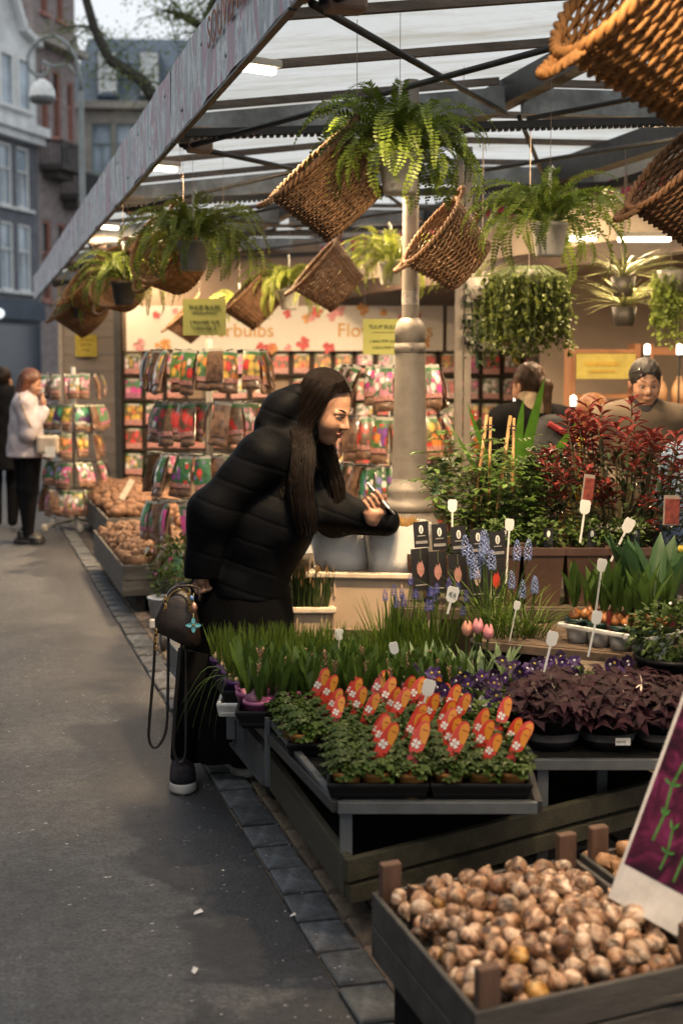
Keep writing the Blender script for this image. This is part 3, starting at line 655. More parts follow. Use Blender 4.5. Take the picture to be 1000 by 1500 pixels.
def packet_proto(kind, dark=False):
    t = thing('bulb_packet', 'x', 'packet', (0, 0, -50))
    mb = MB(); w, h = .056, .185
    n = 4
    for k in range(n+1):                           # slightly bowed card, wider at the foot
        z = -h*k/n; b_ = -.012-.014*sin(pi*k/n)
        ww = w*(.86+.14*k/n)
        mb.v += [(-ww, b_+.010, z), (-ww*.4, b_, z), (ww*.4, b_, z), (ww, b_+.010, z)]
    for k in range(n): mb.f += [(4*k+j, 4*k+4+j, 4*k+5+j, 4*k+1+j) for j in range(3)]; mb.m += [0]*3
    mb.build('card', M_bag if dark else PRN[kind], t, True)
    mb = MB(); m_ = 6
    for k, (z, r) in enumerate([(0, .002), (-.05, .004), (-.13, .006), (-.18, .012), (-.215, .018), (-.235, .012), (-.24, .002)]):
        o_ = len(mb.v)
        for j in range(10):
            a = 2*pi*j/10; mb.v.append((w*(.8+.2*min(1, -z/.2))*cos(a)*(1 if z > -.24 else .7), .012+r*sin(a)*(1+.3*sin(j*2.3+k)), z))
    for k in range(6): mb.f += [(10*k+j, 10*k+10+j, 10*k+10+(j+1) % 10, 10*k+(j+1) % 10) for j in range(10)]; mb.m += [0]*10
    mb.build('bulb_bag', M_bag, t, True)
    MB().box((0, 0, .008), (.10, .003, .022)).build('header', mat('packet_header', (.55, .52, .45), .4), t)
    return t
used = set()
def packet(kind, loc, rot, label, group, sc=1., dark=False):
    key = (kind, dark)
    if key not in PKT: PKT[key] = packet_proto(kind, dark)
    p = PKT[key]
    if key not in used:
        used.add(key); p.location = loc; p.rotation_euler = rot; p.scale = (sc,)*3; p['label'] = label; p['group'] = group; return p
    return dup(p, loc, rot, label, group, sc)
def rack(name, label, short, loc, tiers, radius, amax, n, sc=1., base_z=.1, rseed=1, foot=True):
    rs = random.Random(rseed)
    t = thing(name, label, 'display rack', loc, -A)
    top = tiers[0][0]+.03
    MB().tube([(0, 0, base_z), (0, 0, top+.05)], .022, 10).build('pole', mat('rack_white', (.55, .52, .46), .4), t, True)
    f = MB()
    if foot:
        for k in range(5):
            a = 2*pi*k/5; f.beam((0, 0, base_z), (.34*cos(a), .34*sin(a), .05), .035, .03).lathe([(.001, -.035), (.03, -.03), (.035, 0), (.03, .03), (.001, .035)], 10, (.34*cos(a), .34*sin(a), .038))
        f.build('foot', mat('rack_white', (.5, .5, .5)), t)
    for ti, (z, kinds) in enumerate(tiers):
        rg = MB(); rr = radius*(1-.0*ti)
        rg.tube([(rr*.55*cos(a), rr*.55*sin(a), z) for a in np.linspace(0, 2*pi, 25)], .007, 6, cap=False)
        for k in range(n):
            a = -pi/2-amax+2*amax*k/(n-1); rg.tube([(.02*cos(a), .02*sin(a), z-.01), (rr*cos(a), rr*sin(a), z+.012)], .004, 5)
        rg.build('ring', M_dark, t)
        for k in range(n):
            a = -pi/2-amax+2*amax*(k+.25*rs.uniform(-1, 1))/(n-1)
            kd_ = kinds[(k*len(kinds))//n] if rs.random() > .18 else rs.choice(kinds)
            q_ = rr*rs.uniform(.74, 1.06); p = Vector(loc)+V(q_*cos(a), q_*sin(a), z-.002-rs.random()*.012)
            dark = (k % 5 == 3)
            packet(kd_, p, (rs.uniform(-.30, -.16), rs.uniform(-.16, .16), a+pi/2-A+rs.uniform(-.75, .75)),
                   (f'plain brown side of {kd_} bag, ' if dark else f'bulb packet with {kd_} picture, ')+f'{names[ti]} tier of {short}', f'packets on {short}', sc*rs.uniform(.93, 1.07), dark)
    return t
rack('packet_rack', 'round white packet rack with five tiers of bulb bags behind the bending woman', 'the five tier rack', V(-.86, 9.3),
     [(1.70, ['mixed tulip', 'mixed tulip', 'orange lily', 'mixed tulip']), (1.37, ['pink tulip', 'red tulip', 'red tulip', 'red tulip']), (1.035, ['violet and white crocus', 'violet and white crocus', 'mixed tulip']),
      (.73, ['magenta hyacinth', 'magenta hyacinth', 'red tulip']), (.43, ['white narcissus', 'magenta hyacinth', 'pink tulip'])], .38, 1.75, 15, 1.05, .1, 3)
rack('packet_rack', 'round white packet rack with pink and red tulip bags behind the lamp post', 'the lamp post rack', V(.33, 9.3),
     [(1.60, ['pink tulip', 'pink tulip', 'pink tulip']), (1.28, ['mixed tulip', 'red tulip', 'orange lily', 'mixed tulip']), (.965, ['dark purple tulip', 'violet and white crocus', 'dark purple tulip']), (.65, ['orange lily', 'red tulip'])], .34, 1.7, 15, 1.1, .1, 5)
rack('packet_rack', 'tall packet rack by the beige shutter beside the woman in the pale coat', 'the shutter rack', V(-2.68, 14.3),
     [(1.55, ['white narcissus', 'pink tulip', 'white narcissus']), (1.25, ['yellow tulip', 'dark purple tulip', 'magenta hyacinth']), (.97, ['orange lily', 'orange lily', 'orange lily']), (.68, ['violet and white crocus', 'pink tulip', 'pink tulip']), (.41, ['pink tulip', 'white narcissus', 'pink tulip'])], .30, 1.6, 11, 1.0, .1, 9)
# ------------------------------------------------------------------ packet wall with banner
pw = thing('packet_wall', 'long dark slatted wall rack filled with flower packets under a printed banner', 'wall rack', V(-2.43, 15.5), -A)
Wd = 8.8
MB().box((Wd/2, .12, 1.5), (Wd, .04, 3.0)).build('back_panel', mat('wall_board', (.30, .22, .16), .8, 0, .2, 2), pw)
MB().box((.02, .0, 1.2), (.07, .2, 2.4)).build('end_post', M_dark, pw)
cols_n = 30; dx = .228
for c in range(cols_n+1): MB().box((.06+c*dx, .05, 1.1), (.035, .06, 1.42)).build('slat', mat('rack_wood', (.035, .022, .016), .7, 0, .3, 6), pw)
rows = [1.80, 1.53, 1.26, .99, .72]
for z in rows: MB().box((.06+cols_n*dx/2, .02, z-.245), (cols_n*dx, .07, .025)).build('ledge', mat('rack_wood', (.05, .03, .02)), pw)
CARD = {}
def card_proto(kind):
    t = thing('flower_packet', 'x', 'packet', (0, 0, -50))
    MB().add([(-.085, 0, 0), (.085, 0, 0), (.085, 0, -.215), (-.085, 0, -.215), (-.085, .02, 0), (.085, .02, 0), (.085, .024, -.215), (-.085, .024, -.215)], [(0,3,2,1),(4,5,6,7),(0,1,5,4),(3,7,6,2),(0,4,7,3),(1,2,6,5)]).build('box', PRN[kind], t)
    MB().box((0, -.001, -.012), (.12, .002, .018)).build('title_strip', mat('packet_header', (.55, .52, .45), .4), t); return t
wk = ['red tulip', 'pink tulip', 'white narcissus', 'orange lily', 'red tulip', 'mixed tulip', 'magenta hyacinth', 'orange lily', 'white narcissus', 'pink tulip']
rs = random.Random(11)
for ri, z in enumerate(rows):
    for c in range(cols_n):
        if rs.random() < .04: continue
        k = rs.choice(wk); p = V(-2.43+.06+(c+.5)*dx, 15.5-.005, z-.02)
        lab = f'small flower packet with {k} picture in the {names[ri]} row of the packet wall'
        if k not in CARD: CARD[k] = card_proto(k); q = CARD[k]; q.location = p; q.rotation_euler = (-.12, 0, -A); q['label'] = lab; q['group'] = 'packets in the packet wall'
        else: dup(CARD[k], p, (-.12+rs.uniform(-.03, .03), rs.uniform(-.03, .03), -A), lab, 'packets in the packet wall', rs.uniform(.92, 1.08))
M_ban = mat('banner_white', (.66, .61, .53), .6, 0, .08, 2)
M_ylet = mat('ochre_letters', (.50, .25, .05), .6)
def banner(x0, x1, label, words, seed):
    t = thing('printed_banner', label, 'banner', V(-2.43+x0, 15.42), -A); w = x1-x0
    MB().box((w/2, 0, 2.05), (w, .02, .48)).build('sheet', M_ban, t)
    for s, x in words: text(s, .21, M_ylet, t, (x-x0, -.013, 1.96), (pi/2, 0, 0))
    rr = random.Random(seed)
    for k in range(int(w*9)):
        x = rr.uniform(.1, w-.1); z = rr.choice((rr.uniform(1.83, 1.9), rr.uniform(2.14, 2.26))); s = rr.uniform(.035, .09)
        mb = MB()
        for q in range(5):
            a = 2*pi*q/5+rr.random(); mb.leaf((0, 0, 0), (cos(a), 0, sin(a)), (0, -1, 0), s, s*.75, .05)
        mb.build('printed_flower', mat(rr.choice(['bf_red', 'bf_pink', 'bf_or']), {'bf_red': (.6, .16, .10)}.get('x', rr.choice([(.55, .1, .1), (.62, .28, .28), (.62, .3, .1)])), .6), t, loc=(x, -.012, z))
    return t
banner(.12, 3.52, 'white printed banner with ochre lettering above the left half of the packet wall', [('Flowerbulbs', .67), ('Flowerbulbs', 2.38)], 1)
banner(3.56, 5.0, 'white printed banner with flowers behind the stall post above the packet wall', [], 2)
banner(5.05, 7.2, 'white printed banner with flowers behind the hanging ivy', [], 3)
# beige roller shutter at the far left
sh = thing('roller_shutter', 'beige ribbed roller shutter wall at the far end of the stalls', 'shutter', V(-3.34, 17.2), -A)
for k in range(26): MB().lathe([(0.001, 0), (.05, .0)], 4).build('slat', M_ban, sh) if False else MB().box((.5, .0+.012*(k % 2), .05+k*.1), (1.0, .03, .096)).build('slat', mat('shutter_beige', (.42, .34, .27), .6, .1, .1, 3, dirt=.2), sh)
MB().box((-.02, -.02, 1.3), (.05, .1, 2.6)).box((1.02, -.02, 1.3), (.05, .1, 2.6)).build('guide_rail', mat('rail_beige', (.45, .38, .30), .6), sh)
ys = thing('yellow_notice', 'plain yellow paper notice on the beige roller shutter', 'notice', V(-3.05, 17.12, 1.9), -A)
MB().box((0, 0, 0), (.26, .008, .26)).build('sheet', mat('yellow_paper', (.62, .46, .06), .7), ys)
for k in range(3): MB().box((0, -.006, .07-.06*k), (.17-.03*k, .003, .014)).build('text_line', mat('ochre_ink', (.35, .22, .03), .7), ys)
# ------------------------------------------------------------------ kiosk interior
kw = thing('kiosk_wall', 'plain beige kiosk back wall behind the shoppers', 'wall', V(1.9, 13.6), -A)
MB().box((3.5, .1, 1.45), (7, .1, 2.9)).build('plaster', mat('kiosk_plaster', (.36, .29, .23), .8, 0, .15, 1.5), kw)
MB().box((2.05, .02, 1.45), (.06, .05, 2.9)).build('wall_joint', M_dark, kw)
MB().box((3.6, .03, 2.05), (2.4, .03, .06)).build('wall_rail', mat('kiosk_grey', (.20, .18, .16), .7), kw)
kr = MB().box((9.2, 12, 3.0), (9.2, 22, .06)).build('kiosk_roof', mat('kiosk_ceiling', (.34, .27, .2), .8)); tag(kr, 'flat kiosk roof behind the cream fascia', 'roof')
kx = MB().box((8.6, 9, 1.45), (.1, 16, 2.9)).build('kiosk_side_wall', mat('kiosk_plaster', (.36, .3, .24))); tag(kx, 'beige side wall closing the kiosk on the canal side', 'wall')
cab = thing('wooden_display', 'warm wooden display cabinet with yellow header beside the shoppers', 'cabinet', V(1.85, 11.6), -A)
cw = mat('orange_wood', (.22, .095, .04), .6, 0, .3, 4, stretch=(1, 1, .2))
for x in (0, .52, .62, 1.3): MB().box((x, 0, .9), (.045, .3, 1.8)).build('post', cw, cab)
for z in (.35, .7, 1.05, 1.38, 1.74): MB().box((.26, 0, z), (.475, .3, .03)).build('shelf', cw, cab)
for z in (.5, .9, 1.3, 1.74): MB().box((.96, 0, z), (.635, .3, .06)).build('shelf', cw, cab)
yh = MB().box((.26, -.17, 1.62), (.47, .02, .2)).build('header_sign', mat('yellow_sign', (.30, .25, .05), .5), cab)
MB().box((.23, -.183, 1.64), (.28, .003, .03)).box((.23, -.183, 1.58), (.2, .003, .02)).build('text_line', mat('sign_ink', (.3, .2, .02)), yh)
for k, z in enumerate((.365, .715, 1.065)):
    for c in range(4):
        p = V(1.85+.09+c*.115, 11.6-.1, z+.235); q = dup(CARD['white narcissus' if (c+k) % 2 else 'mixed tulip'], p, (-.05, 0, -A), f'flower packet standing on the {names[k]} shelf up of the wooden cabinet', 'packets in the wooden cabinet', .85)
for k, z in enumerate((.53, .93, 1.33)):
    for c in range(4):
        b = MB(); b.lathe([(.001, 0), (.06, 0), (.062, .1), (.04, .16), (.022, .18), (.022, .21), (.001, .21)], 12)
        tag(b.build('storage_jar', mat('kraft_jar', (.40, .24, .13), .6, 0, .2, 8, 0, 60, .3), smooth=True, loc=V(1.85+.72+c*.155, 11.55, z)), f'brown jar on the {names[k]} shelf up in the right bay of the cabinet', 'jar', 'jars in the wooden cabinet')
for i, (u, lab) in enumerate([(2.26, 'white lit candle lamp left of the shopping man'), (2.50, 'white lit candle lamp right of the shopping man'), (1.30, 'white lit candle lamp over the yellow sleeve'), (1.72, 'white lit candle lamp by the brown haired shopper')]):
    z = (1.70, 1.70, 1.32, 1.32)[i]; d_ = 10.6
    t = thing('candle_lamp', lab, 'lamp', V(u, d_, z), 0)
    MB().lathe([(.001, 0), (.021, 0), (.023, .01), (.023, .07), (.001, .08)], 14).build('shade', emit('lamp_white', (1, .93, .8), 2.2), t, True)
    MB().lathe([(.024, -.02), (.027, 0), (.012, .001)], 14).tube([(0, 0, -.02), (0, 0, -z)], .009, 8).lathe([(.12, -z+.012), (.12, -z)], 16).lathe([(.001, -z+.012), (.12, -z+.012)], 16).build('stand', M_dark, t)
    l = bpy.data.lights.new('lamp_light', 'POINT'); l.energy = 3; l.color = WARM; l.shadow_soft_size = .04
    lo = bpy.data.objects.new('lamp_light', l); COL.objects.link(lo); lo.parent = t; lo.location = (0, 0, .13)
# ------------------------------------------------------------------ wicker baskets
def wick(name, col): return mat(name, col, .65, 0, .45, 18, .35, 90, .15, 0, spec=.25)
M_w1 = wick('golden_wicker', (.30, .15, .055)); M_w2 = wick('brown_wicker', (.205, .115, .06)); M_w3 = wick('dark_wicker', (.14, .075, .04))
def basket_mesh():
    ns, nr, H = 28, 25, .30
    def sec(z):
        f = z/H; return .165+.065*f, .125+.055*f
    body = MB()
    for k in range(nr):
        z = .008+k*(H-.016)/(nr-1); a, b = sec(z); n = ns*2
        pts = []
        for j in range(n+1):
            th = 2*pi*j/n; off = .0085*(1 if ((j//2+k) % 2) else -1)*(1 if j % 2 == 0 else 0)
            off += U(-.0016, .0016); pts.append(((a+off)*cos(th), (b+off)*sin(th), z+U(-.0014, .0014)))
        body.tube(pts, .0058, 5, cap=False)
    for j in range(ns):
        th = 2*pi*j/ns; body.tube([((sec(z)[0])*cos(th), (sec(z)[1])*sin(th), z) for z in (0, H*.5, H)], .005, 5)
    for k in range(1, 9):
        s = k/9; body.tube([(.165*s*cos(t), .125*s*sin(t), .006) for t in np.linspace(0, 2*pi, 33)], .0085, 5, cap=False)
    rim = MB()
    for ph in (0, pi):
        rim.tube([((.232+.008*cos(t*22+ph))*cos(t), (.182+.008*cos(t*22+ph))*sin(t), H+.004+.008*sin(t*22+ph)) for t in np.linspace(0, 2*pi, 133)], .009, 6, cap=False)
    foot = MB()
    for ph in (0, pi): foot.tube([((.17+.005*cos(t*20+ph))*cos(t), (.13+.005*cos(t*20+ph))*sin(t), .003+.006*sin(t*20+ph)) for t in np.linspace(0, 2*pi, 121)], .007, 5, cap=False)
    def handle(sg):
        h = MB()
        for ph in (0, 2*pi/3, 4*pi/3):
            pts = []
            for t in np.linspace(-.15, pi+.15, 31):
                x = .228+.075*max(sin(t), -.15); y = .055*cos(t); q = t*9+ph
                pts.append((sg*(x+.006*cos(q)), y+.004*sin(q), H+.0+.02*sin(t)+.006*sin(q)))
            h.tube(pts, .0075, 5)
        return h
    return body, rim, foot, handle
BM = basket_mesh()
BPROTO = {}
M_wire = mat('thin_wire', (.25, .2, .17), .5, .3)
def basket(r, d, z, sc, tilt, yaw, m, label, roll=0.):
    loc = V(r, d, z)
    if m.name not in BPROTO:
        t = thing('wicker_basket', label, 'basket', loc, group='wicker baskets hanging under the canopy')
        body, rim, foot, handle = BM
        body.build('woven_body', m, t, True); rim.build('rim', m, t, True); foot.build('foot_ring', m, t, True)
        for sg in (1, -1): handle(sg).build('handle', m, t, True)
        BPROTO[m.name] = t
    else: t = dup(BPROTO[m.name], loc, label=label)
    M = Euler((0, 0, -A+yaw)).to_matrix() @ Matrix.Rotation(roll, 3, 'X') @ Matrix.Rotation(tilt, 3, 'Y')
    t.rotation_euler = M.to_euler(); t.scale = (sc,)*3; t.location = loc-M @ Vector((0, 0, .15*sc))
    hp = loc+M @ Vector((.295*sc, 0, .16*sc)); hp2 = loc+M @ Vector((-.295*sc, 0, .16*sc))
    if hp2.z > hp.z: hp = hp2
    w = MB().tube([hp, Vector((hp.x, hp.y, rz_(min(max(hp.x, 1), 4.5))-.01))], .0016, 4).build('hanging_wire', M_wire)
    tag(w, 'thin wire holding '+label.replace('hanging ', ''), 'wire', 'hanging wires')
B = [(.82, 3.6, 2.43, 1.12, -.95, .35, M_w1, 'large golden wicker basket hanging tilted over the front tables', .1),
 (-.035, 5.65, 2.27, .86, -.75, .2, M_w2, 'brown wicker basket hanging tilted behind the fern in the white pot', .1),
 (.53, 7.0, 2.16, .86, -.9, .25, M_w2, 'brown wicker basket hanging tilted beside the lamp post', .1),
 (1.40, 5.7, 2.27, 1.0, -.85, .2, M_w3, 'dark wicker basket hanging under the cream fascia at the canopy side', .15),
 (-.97, 8.3, 2.22, .95, -1.2, 1.0, M_w1, 'golden wicker basket hanging behind the fern above the tulip bulb sign', .3),
 (-1.50, 9.8, 2.17, .92, -1.3, 1.25, M_w2, 'open mouthed brown wicker basket hanging near the valance', .3),
 (-1.96, 10.9, 2.03, .85, -.8, .5, M_w2, 'small brown wicker basket hanging lowest at the far end of the valance', .1),
 (-1.82, 10.6, 2.17, .85, -.9, .5, M_w1, 'small golden wicker basket hanging above the lowest basket', .1),
 (-.67, 11, 2.09, .85, -.8, .2, M_w3, 'dark wicker basket hanging between two pale ferns over the packets', .1),
 (-.07, 9.5, 2.18, .92, -.85, .15, M_w3, 'dark wicker basket hanging beside the pale fern over the woman', .1),
 (-1.36, 13, 2.02, .8, -.8, .2, M_w3, 'small dark wicker basket hanging behind the yellow tulip bulb sign', .1)]
for a in B: basket(*a)
# ------------------------------------------------------------------ ferns
def frond_mesh(L, seed):
    rs = random.Random(seed); mb = MB(); n = 30
    up = rs.uniform(.5, .95); pts = []
    x = z = 0; ang = rs.uniform(.75, 1.15)
    for k in range(n+1):
        pts.append(Vector((x, .012*sin(k*.3+seed), z))); ang -= (.06+.05*k/n)*rs.uniform(.7, 1.3); x += cos(ang)*L/n; z += sin(ang)*L/n
    mb.tube(pts[::3], [.0022*(1-.8*k/10) for k in range(len(pts[::3]))], 4)
    for k in range(2, n):
        t = k/n; pl = .052*min(1, 3.2*t)*(1-t)**.55*rs.uniform(.85, 1.1)
        d = (pts[k+1]-pts[k]).normalized(); s = d.cross(Vector((0, 1, 0))).normalized()
        for sg in (-1, 1):
            dv = Vector((0, sg, 0))+d*.35-s*rs.uniform(-.1, .35)*(-1)
            mb.leaf(pts[k], dv, s*-1, pl, L/n*.95, .2, 0, .1)
    return mb
FR = [frond_mesh(.40, s) for s in (1, 2, 3, 4)]
FM = {}
def fern(r, d, z, sc, m, label, n=48, pot=True, seed=0, potm=None, wire=True, potlabel=None, low=-.75):
    rs = random.Random(seed+20); loc = V(r, d, z)
    t = thing('hanging_fern', label, 'fern', loc, rs.uniform(0, 6), 'ferns hanging under the canopy', sc=sc)
    if m.name not in FM: FM[m.name] = [f.build('frond', m, None, True) for f in FR]; fresh = True
    else: fresh = False
    for k in range(n):
        b = FM[m.name][k % 4]
        if fresh and k < 4: o = b
        else: o = b.copy(); COL.objects.link(o)
        a = k*2.39996+rs.uniform(-.3, .3); o.parent = t; o.location = (.045*cos(a), .045*sin(a), rs.uniform(0, .02))
        lift = rs.uniform(low, .75) if k < n*.75 else rs.uniform(.5, 1.1)
        s = rs.uniform(.72, 1.12)
        o.rotation_euler = (rs.uniform(-.3, .3), -lift*.7+.25, a); o.scale = (s, s, s)
    if pot:
        p = MB(); p.lathe([(.001, -.145), (.054, -.145), (.058, -.135), (.073, -.03), (.078, -.025), (.078, -.008), (.07, -.008), (.066, -.03), (.001, -.03)], 24).build('pot', potm or mat('white_pot', (.62, .60, .56), .5), t, True)
    MB().tube([(.0, 0, -.02), (.0, .0, .16), (0, 0, .2), (.012, 0, .225), (.02, 0, .21)], [.004, .004, .007, .007, .004], 6).box((0, 0, .17), (.014, .003, .09)).build('hook', mat('white_plastic', (.75, .74, .70), .4), t, True)
    hp = loc+Vector((0, 0, .22*sc)); zt = rz_(min(max(hp.x, 1), 4.5))-.01
    if wire:
        w = MB().tube([hp, Vector((hp.x, hp.y, zt))], .0014, 4).build('hanging_wire', M_wire); tag(w, 'thin wire holding '+label, 'wire', 'hanging wires')
    return t
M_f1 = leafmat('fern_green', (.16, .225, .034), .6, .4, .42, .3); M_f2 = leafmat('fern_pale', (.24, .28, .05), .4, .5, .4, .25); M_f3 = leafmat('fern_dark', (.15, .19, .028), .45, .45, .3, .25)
fern(.225, 5.6, 2.41, 1.12, M_f1, 'bushy green fern in white pot hanging in front of the lamp post', 84, seed=1)
fern(.95, 6.6, 2.25, 1.1, M_f1, 'wide green fern in pale pot hanging over the rose pots', 72, seed=2)
fern(-.80, 7.8, 2.28, 1.15, M_f3, 'dark green fern hanging above the yellow tulip bulb sign', 72, seed=3, potm=mat('grey_pot', (.30, .28, .25), .5))
fern(-.40, 11, 2.21, 1.1, M_f2, 'pale lit fern hanging over the middle of the packet wall', 60, seed=4)
fern(.34, 10, 2.34, 1.15, M_f2, 'pale lit fern hanging behind the lamp post', 60, seed=5)
fern(-.92, 13, 2.18, .85, M_f2, 'small pale fern hanging at the back beside the yellow sign', 36, seed=6)
fern(-1.36, 9.0, 2.14, 1.05, M_f3, 'dark drooping fern hanging against the open basket near the valance', 60, seed=7, potm=mat('dark_pot', (.05, .045, .04), .5), low=-.6)
fern(-1.95, 10.7, 2.06, .6, M_f3, 'little drooping fern hanging in the lowest basket', 34, seed=8, potm=mat('dark_pot', (.05, .045, .04), .5), low=-.6)
# trailing ivy, spider plants
M_ivy = leafmat('ivy_leaf', (.095, .12, .022), .5, .4, .3, .1)
def trailing(r, d, ztop, zbot, rad_, n, m, label, leaf=.03, seed=1):
    rs = random.Random(seed); t = thing('trailing_ivy', label, 'hanging plant', V(r, d, ztop), -A)
    mb = MB(); st = MB(); H = ztop-zbot
    for k in range(int(n/16)):
        a = rs.uniform(0, 2*pi); q = rad_*math.sqrt(rs.random()); x, y = q*cos(a), q*sin(a); L = H*rs.uniform(.5, 1.0); st.tube([(x*.5, y*.5, .02), (x, y, -.04), (x*1.08+rs.uniform(-.03, .03), y, -L)], .0022, 4)
        for j in range(16):
            f = rs.random(); mb.leaf((x*(1+.1*f)+rs.gauss(0, .018), y*(1+.1*f)+rs.gauss(0, .018), -.02-L*f), (rs.uniform(-1, 1), rs.uniform(-1, 1), rs.uniform(-.9, .1)), (rs.uniform(-.4, .4), rs.uniform(-.4, .4), 1), leaf*rs.uniform(.7, 1.3), leaf*.8)
    mb.build('foliage', m, t); st.build('stems', mat('stem_green', (.09, .12, .04), .6), t)
    MB().lathe([(.001, -.12), (.07, -.12), (.09, .0), (.08, 0), (.001, -.02)], 18).build('pot', mat('grey_pot', (.3, .3, .3)), t, True)
    MB().tube([(0, 0, -.02), (0, 0, rz_(min(4.5, V(r, d).x))-ztop if V(r, d).x < 4.4 else 2.96-ztop)], .003, 5).build('hanger', M_wire, t)
trailing(1.04, 8.0, 2.13, 1.66, .225, 3600, M_ivy, 'dense trailing ivy ball hanging in front of the packet wall', .032, 3)
trailing(.80, 8.2, 2.1, 1.60, .08, 500, mat('ivy_dark', (.03, .05, .015), .5), 'thin dark trailing plant hanging beside the ivy ball', .03, 4)
trailing(2.06, 9.0, 2.2, 1.75, .10, 900, leafmat('ivy_pale', (.28, .36, .08), .4, .5, .4), 'pale yellow-green trailing plant hanging inside the kiosk', .035, 5)
def spider(r, d, z, label, seed):
    rs = random.Random(seed); t = thing('spider_plant', label, 'hanging plant', V(r, d, z), -A); mb = MB()
    for k in range(90):
        a = rs.uniform(0, 2*pi); mb.blade((0, 0, 0), (cos(a), sin(a), rs.uniform(.3, 1.8)), rs.uniform(.2, .36), .012, rs.uniform(.4, .9), 0, 6)
    mb.build('leaves', leafmat('spider_leaf', (.40, .42, .20), .3, .5, .35), t)
    MB().lathe([(.001, -.12), (.06, -.12), (.08, .0), (.001, -.02)], 18).build('pot', mat('dark_pot', (.05, .045, .04), .5), t, True)
    MB().tube([(0, 0, -.02), (0, 0, 2.96-z)], .003, 5).build('hanger', M_wire, t)
spider(1.76, 9.0, 2.16, 'pale spider plant in dark pot hanging inside the kiosk', 2)
spider(1.79, 9.1, 1.98, 'lower pale spider plant hanging under the first one', 3)
spider(.86, 9.4, 2.12, 'yellowish spider plant hanging behind the stall post', 4)
# ------------------------------------------------------------------ yellow signs
def bulb_sign(r, d, z, label):
    t = thing('price_sign', label, 'sign', V(r, d, z), -A+.03)
    MB().box((0, 0, 0), (.26, .008, .22)).build('board', mat('lime_card', (.48, .48, .14), .6, 0, .08, 4), t)
    ink = mat('dark_ink', (.10, .12, .05), .7)
    text('TULIP BULBS', .034, ink, t, (0, -.006, .05), (pi/2, 0, 0), align='CENTER')
    MB().box((0, -.0052, .026), (.15, .001, .004)).build('rule_line', ink, t)
    text('2 BAG FOR 16,50', .024, ink, t, (0, -.006, -.035), (pi/2, 0, 0), align='CENTER')
    text('5 BAG FOR €', .024, ink, t, (0, -.006, -.075), (pi/2, 0, 0), align='CENTER')
    zt = rz_(max(1, min(4.5, V(r, d).x)))-.01
    MB().tube([(-.12, 0, .11), (-.12, 0, zt-z)], .0014, 4).tube([(.12, 0, .11), (.12, 0, zt-z)], .0014, 4).build('cord', M_wire, t)
bulb_sign(-.83, 8.7, 1.90, 'lime yellow tulip bulbs sign hanging under the dark fern')
bulb_sign(.265, 9.0, 1.79, 'lime yellow tulip bulbs sign half hidden behind the lamp post')
# ------------------------------------------------------------------ crates of bulbs along the kerb farther back
M_cr = mat('grey_crate_wood', (.16, .145, .125), .85, 0, .3, 12, .3, 70, dirt=.3, stretch=(.4, 3, 3))
def crate(name, label, loc, rz, lx, ly, h, posth, m, mpost, boards=2, z0=0., bw=.016, cat='crate', postw=(.055, .03), shear=0.):
    t = thing(name, label, cat, loc, rz)
    def B_(c_, sz):
        q = MB().box(c_, sz); q.v = [(x, y+shear*x, z) for x, y, z in q.v]; return q
    bh = (h-.006*(boards-1))/boards
    for k in range(boards):
        z = z0+bh/2+k*(bh+.006)
        for s in (-1, 1):
            B_((0, s*(ly/2-bw/2), z), (lx, bw, bh)).build('board', m, t, bevel=.003)
            B_((s*(lx/2-bw/2), 0, z), (bw, ly-2*bw-.002, bh)).build('board', m, t, bevel=.003)
    for sx in (-1, 1):
        for sy in (-1, 1): B_((sx*(lx/2-bw-postw[0]/2-.001), sy*(ly/2-bw-postw[1]/2-.001), z0+(h+posth)/2), (postw[0], postw[1], h+posth)).build('corner_post', mpost, t, bevel=.004)
    B_((0, 0, z0+.01), (lx-2*bw-.004, ly-2*bw-.004, .012)).build('floor', m, t)
    return t
def bulb_shape(mb, c, r, ax, mi=0, n=8):
    ax = Vector(ax).normalized(); x = ax.orthogonal().normalized(); y = ax.cross(x); o = len(mb.v)
    prof = [(-.8, .25), (-.72, .62), (-.35, .95), (.1, 1.), (.5, .78), (.85, .42), (1.15, .16), (1.4, .05)]
    for z, q in prof: mb.v += [tuple(Vector(c)+ax*(z*r)+x*(q*r*cos(2*pi*j/n))+y*(q*r*sin(2*pi*j/n))) for j in range(n)]
    k = len(prof); fs = [(o+i*n+j, o+i*n+(j+1) % n, o+(i+1)*n+(j+1) % n, o+(i+1)*n+j) for i in range(k-1) for j in range(n)]+[tuple(o+j for j in range(n))[::-1]]
    mb.f += fs; mb.m += [mi]*len(fs)
M_dry = mat('dry_bulbs', (.20, .105, .055), .75, 0, .5, 20, .4, 60)
def heap(name, label, loc, rz, lx, ly, zb, n, r, m, mound=.08, seed=1):
    rs = random.Random(seed); mb = MB()
    for _ in range(n):
        x, y = rs.uniform(-lx, lx)/2, rs.uniform(-ly, ly)/2
        z = zb+mound*(1-(2*x/lx)**2)*(1-(2*y/ly)**2)+rs.uniform(-.03, .02)
        bulb_shape(mb, (x, y, z), r*rs.uniform(.75, 1.25), (rs.gauss(0, 1), rs.gauss(0, 1), rs.gauss(.3, 1)), n=6)
    o = mb.build(name, m, None, True, loc, (0, 0, rz), kind='stuff'); o['label'] = label; o['category'] = 'bulbs'; return o
crate('bulb_crate', 'long grey wooden crate of dried bulbs nearest the green hanging plants on the kerb', (1.24, 10.3, .12), 0, .62, 2.2, .2, .0, M_cr, M_cr)
heap('dried_bulb_heap', 'heap of pale brown dried bulbs in the long grey crate', (1.24, 10.3, 0), 0, .54, 2.1, .33, 520, .04, M_dry, .1, 3)
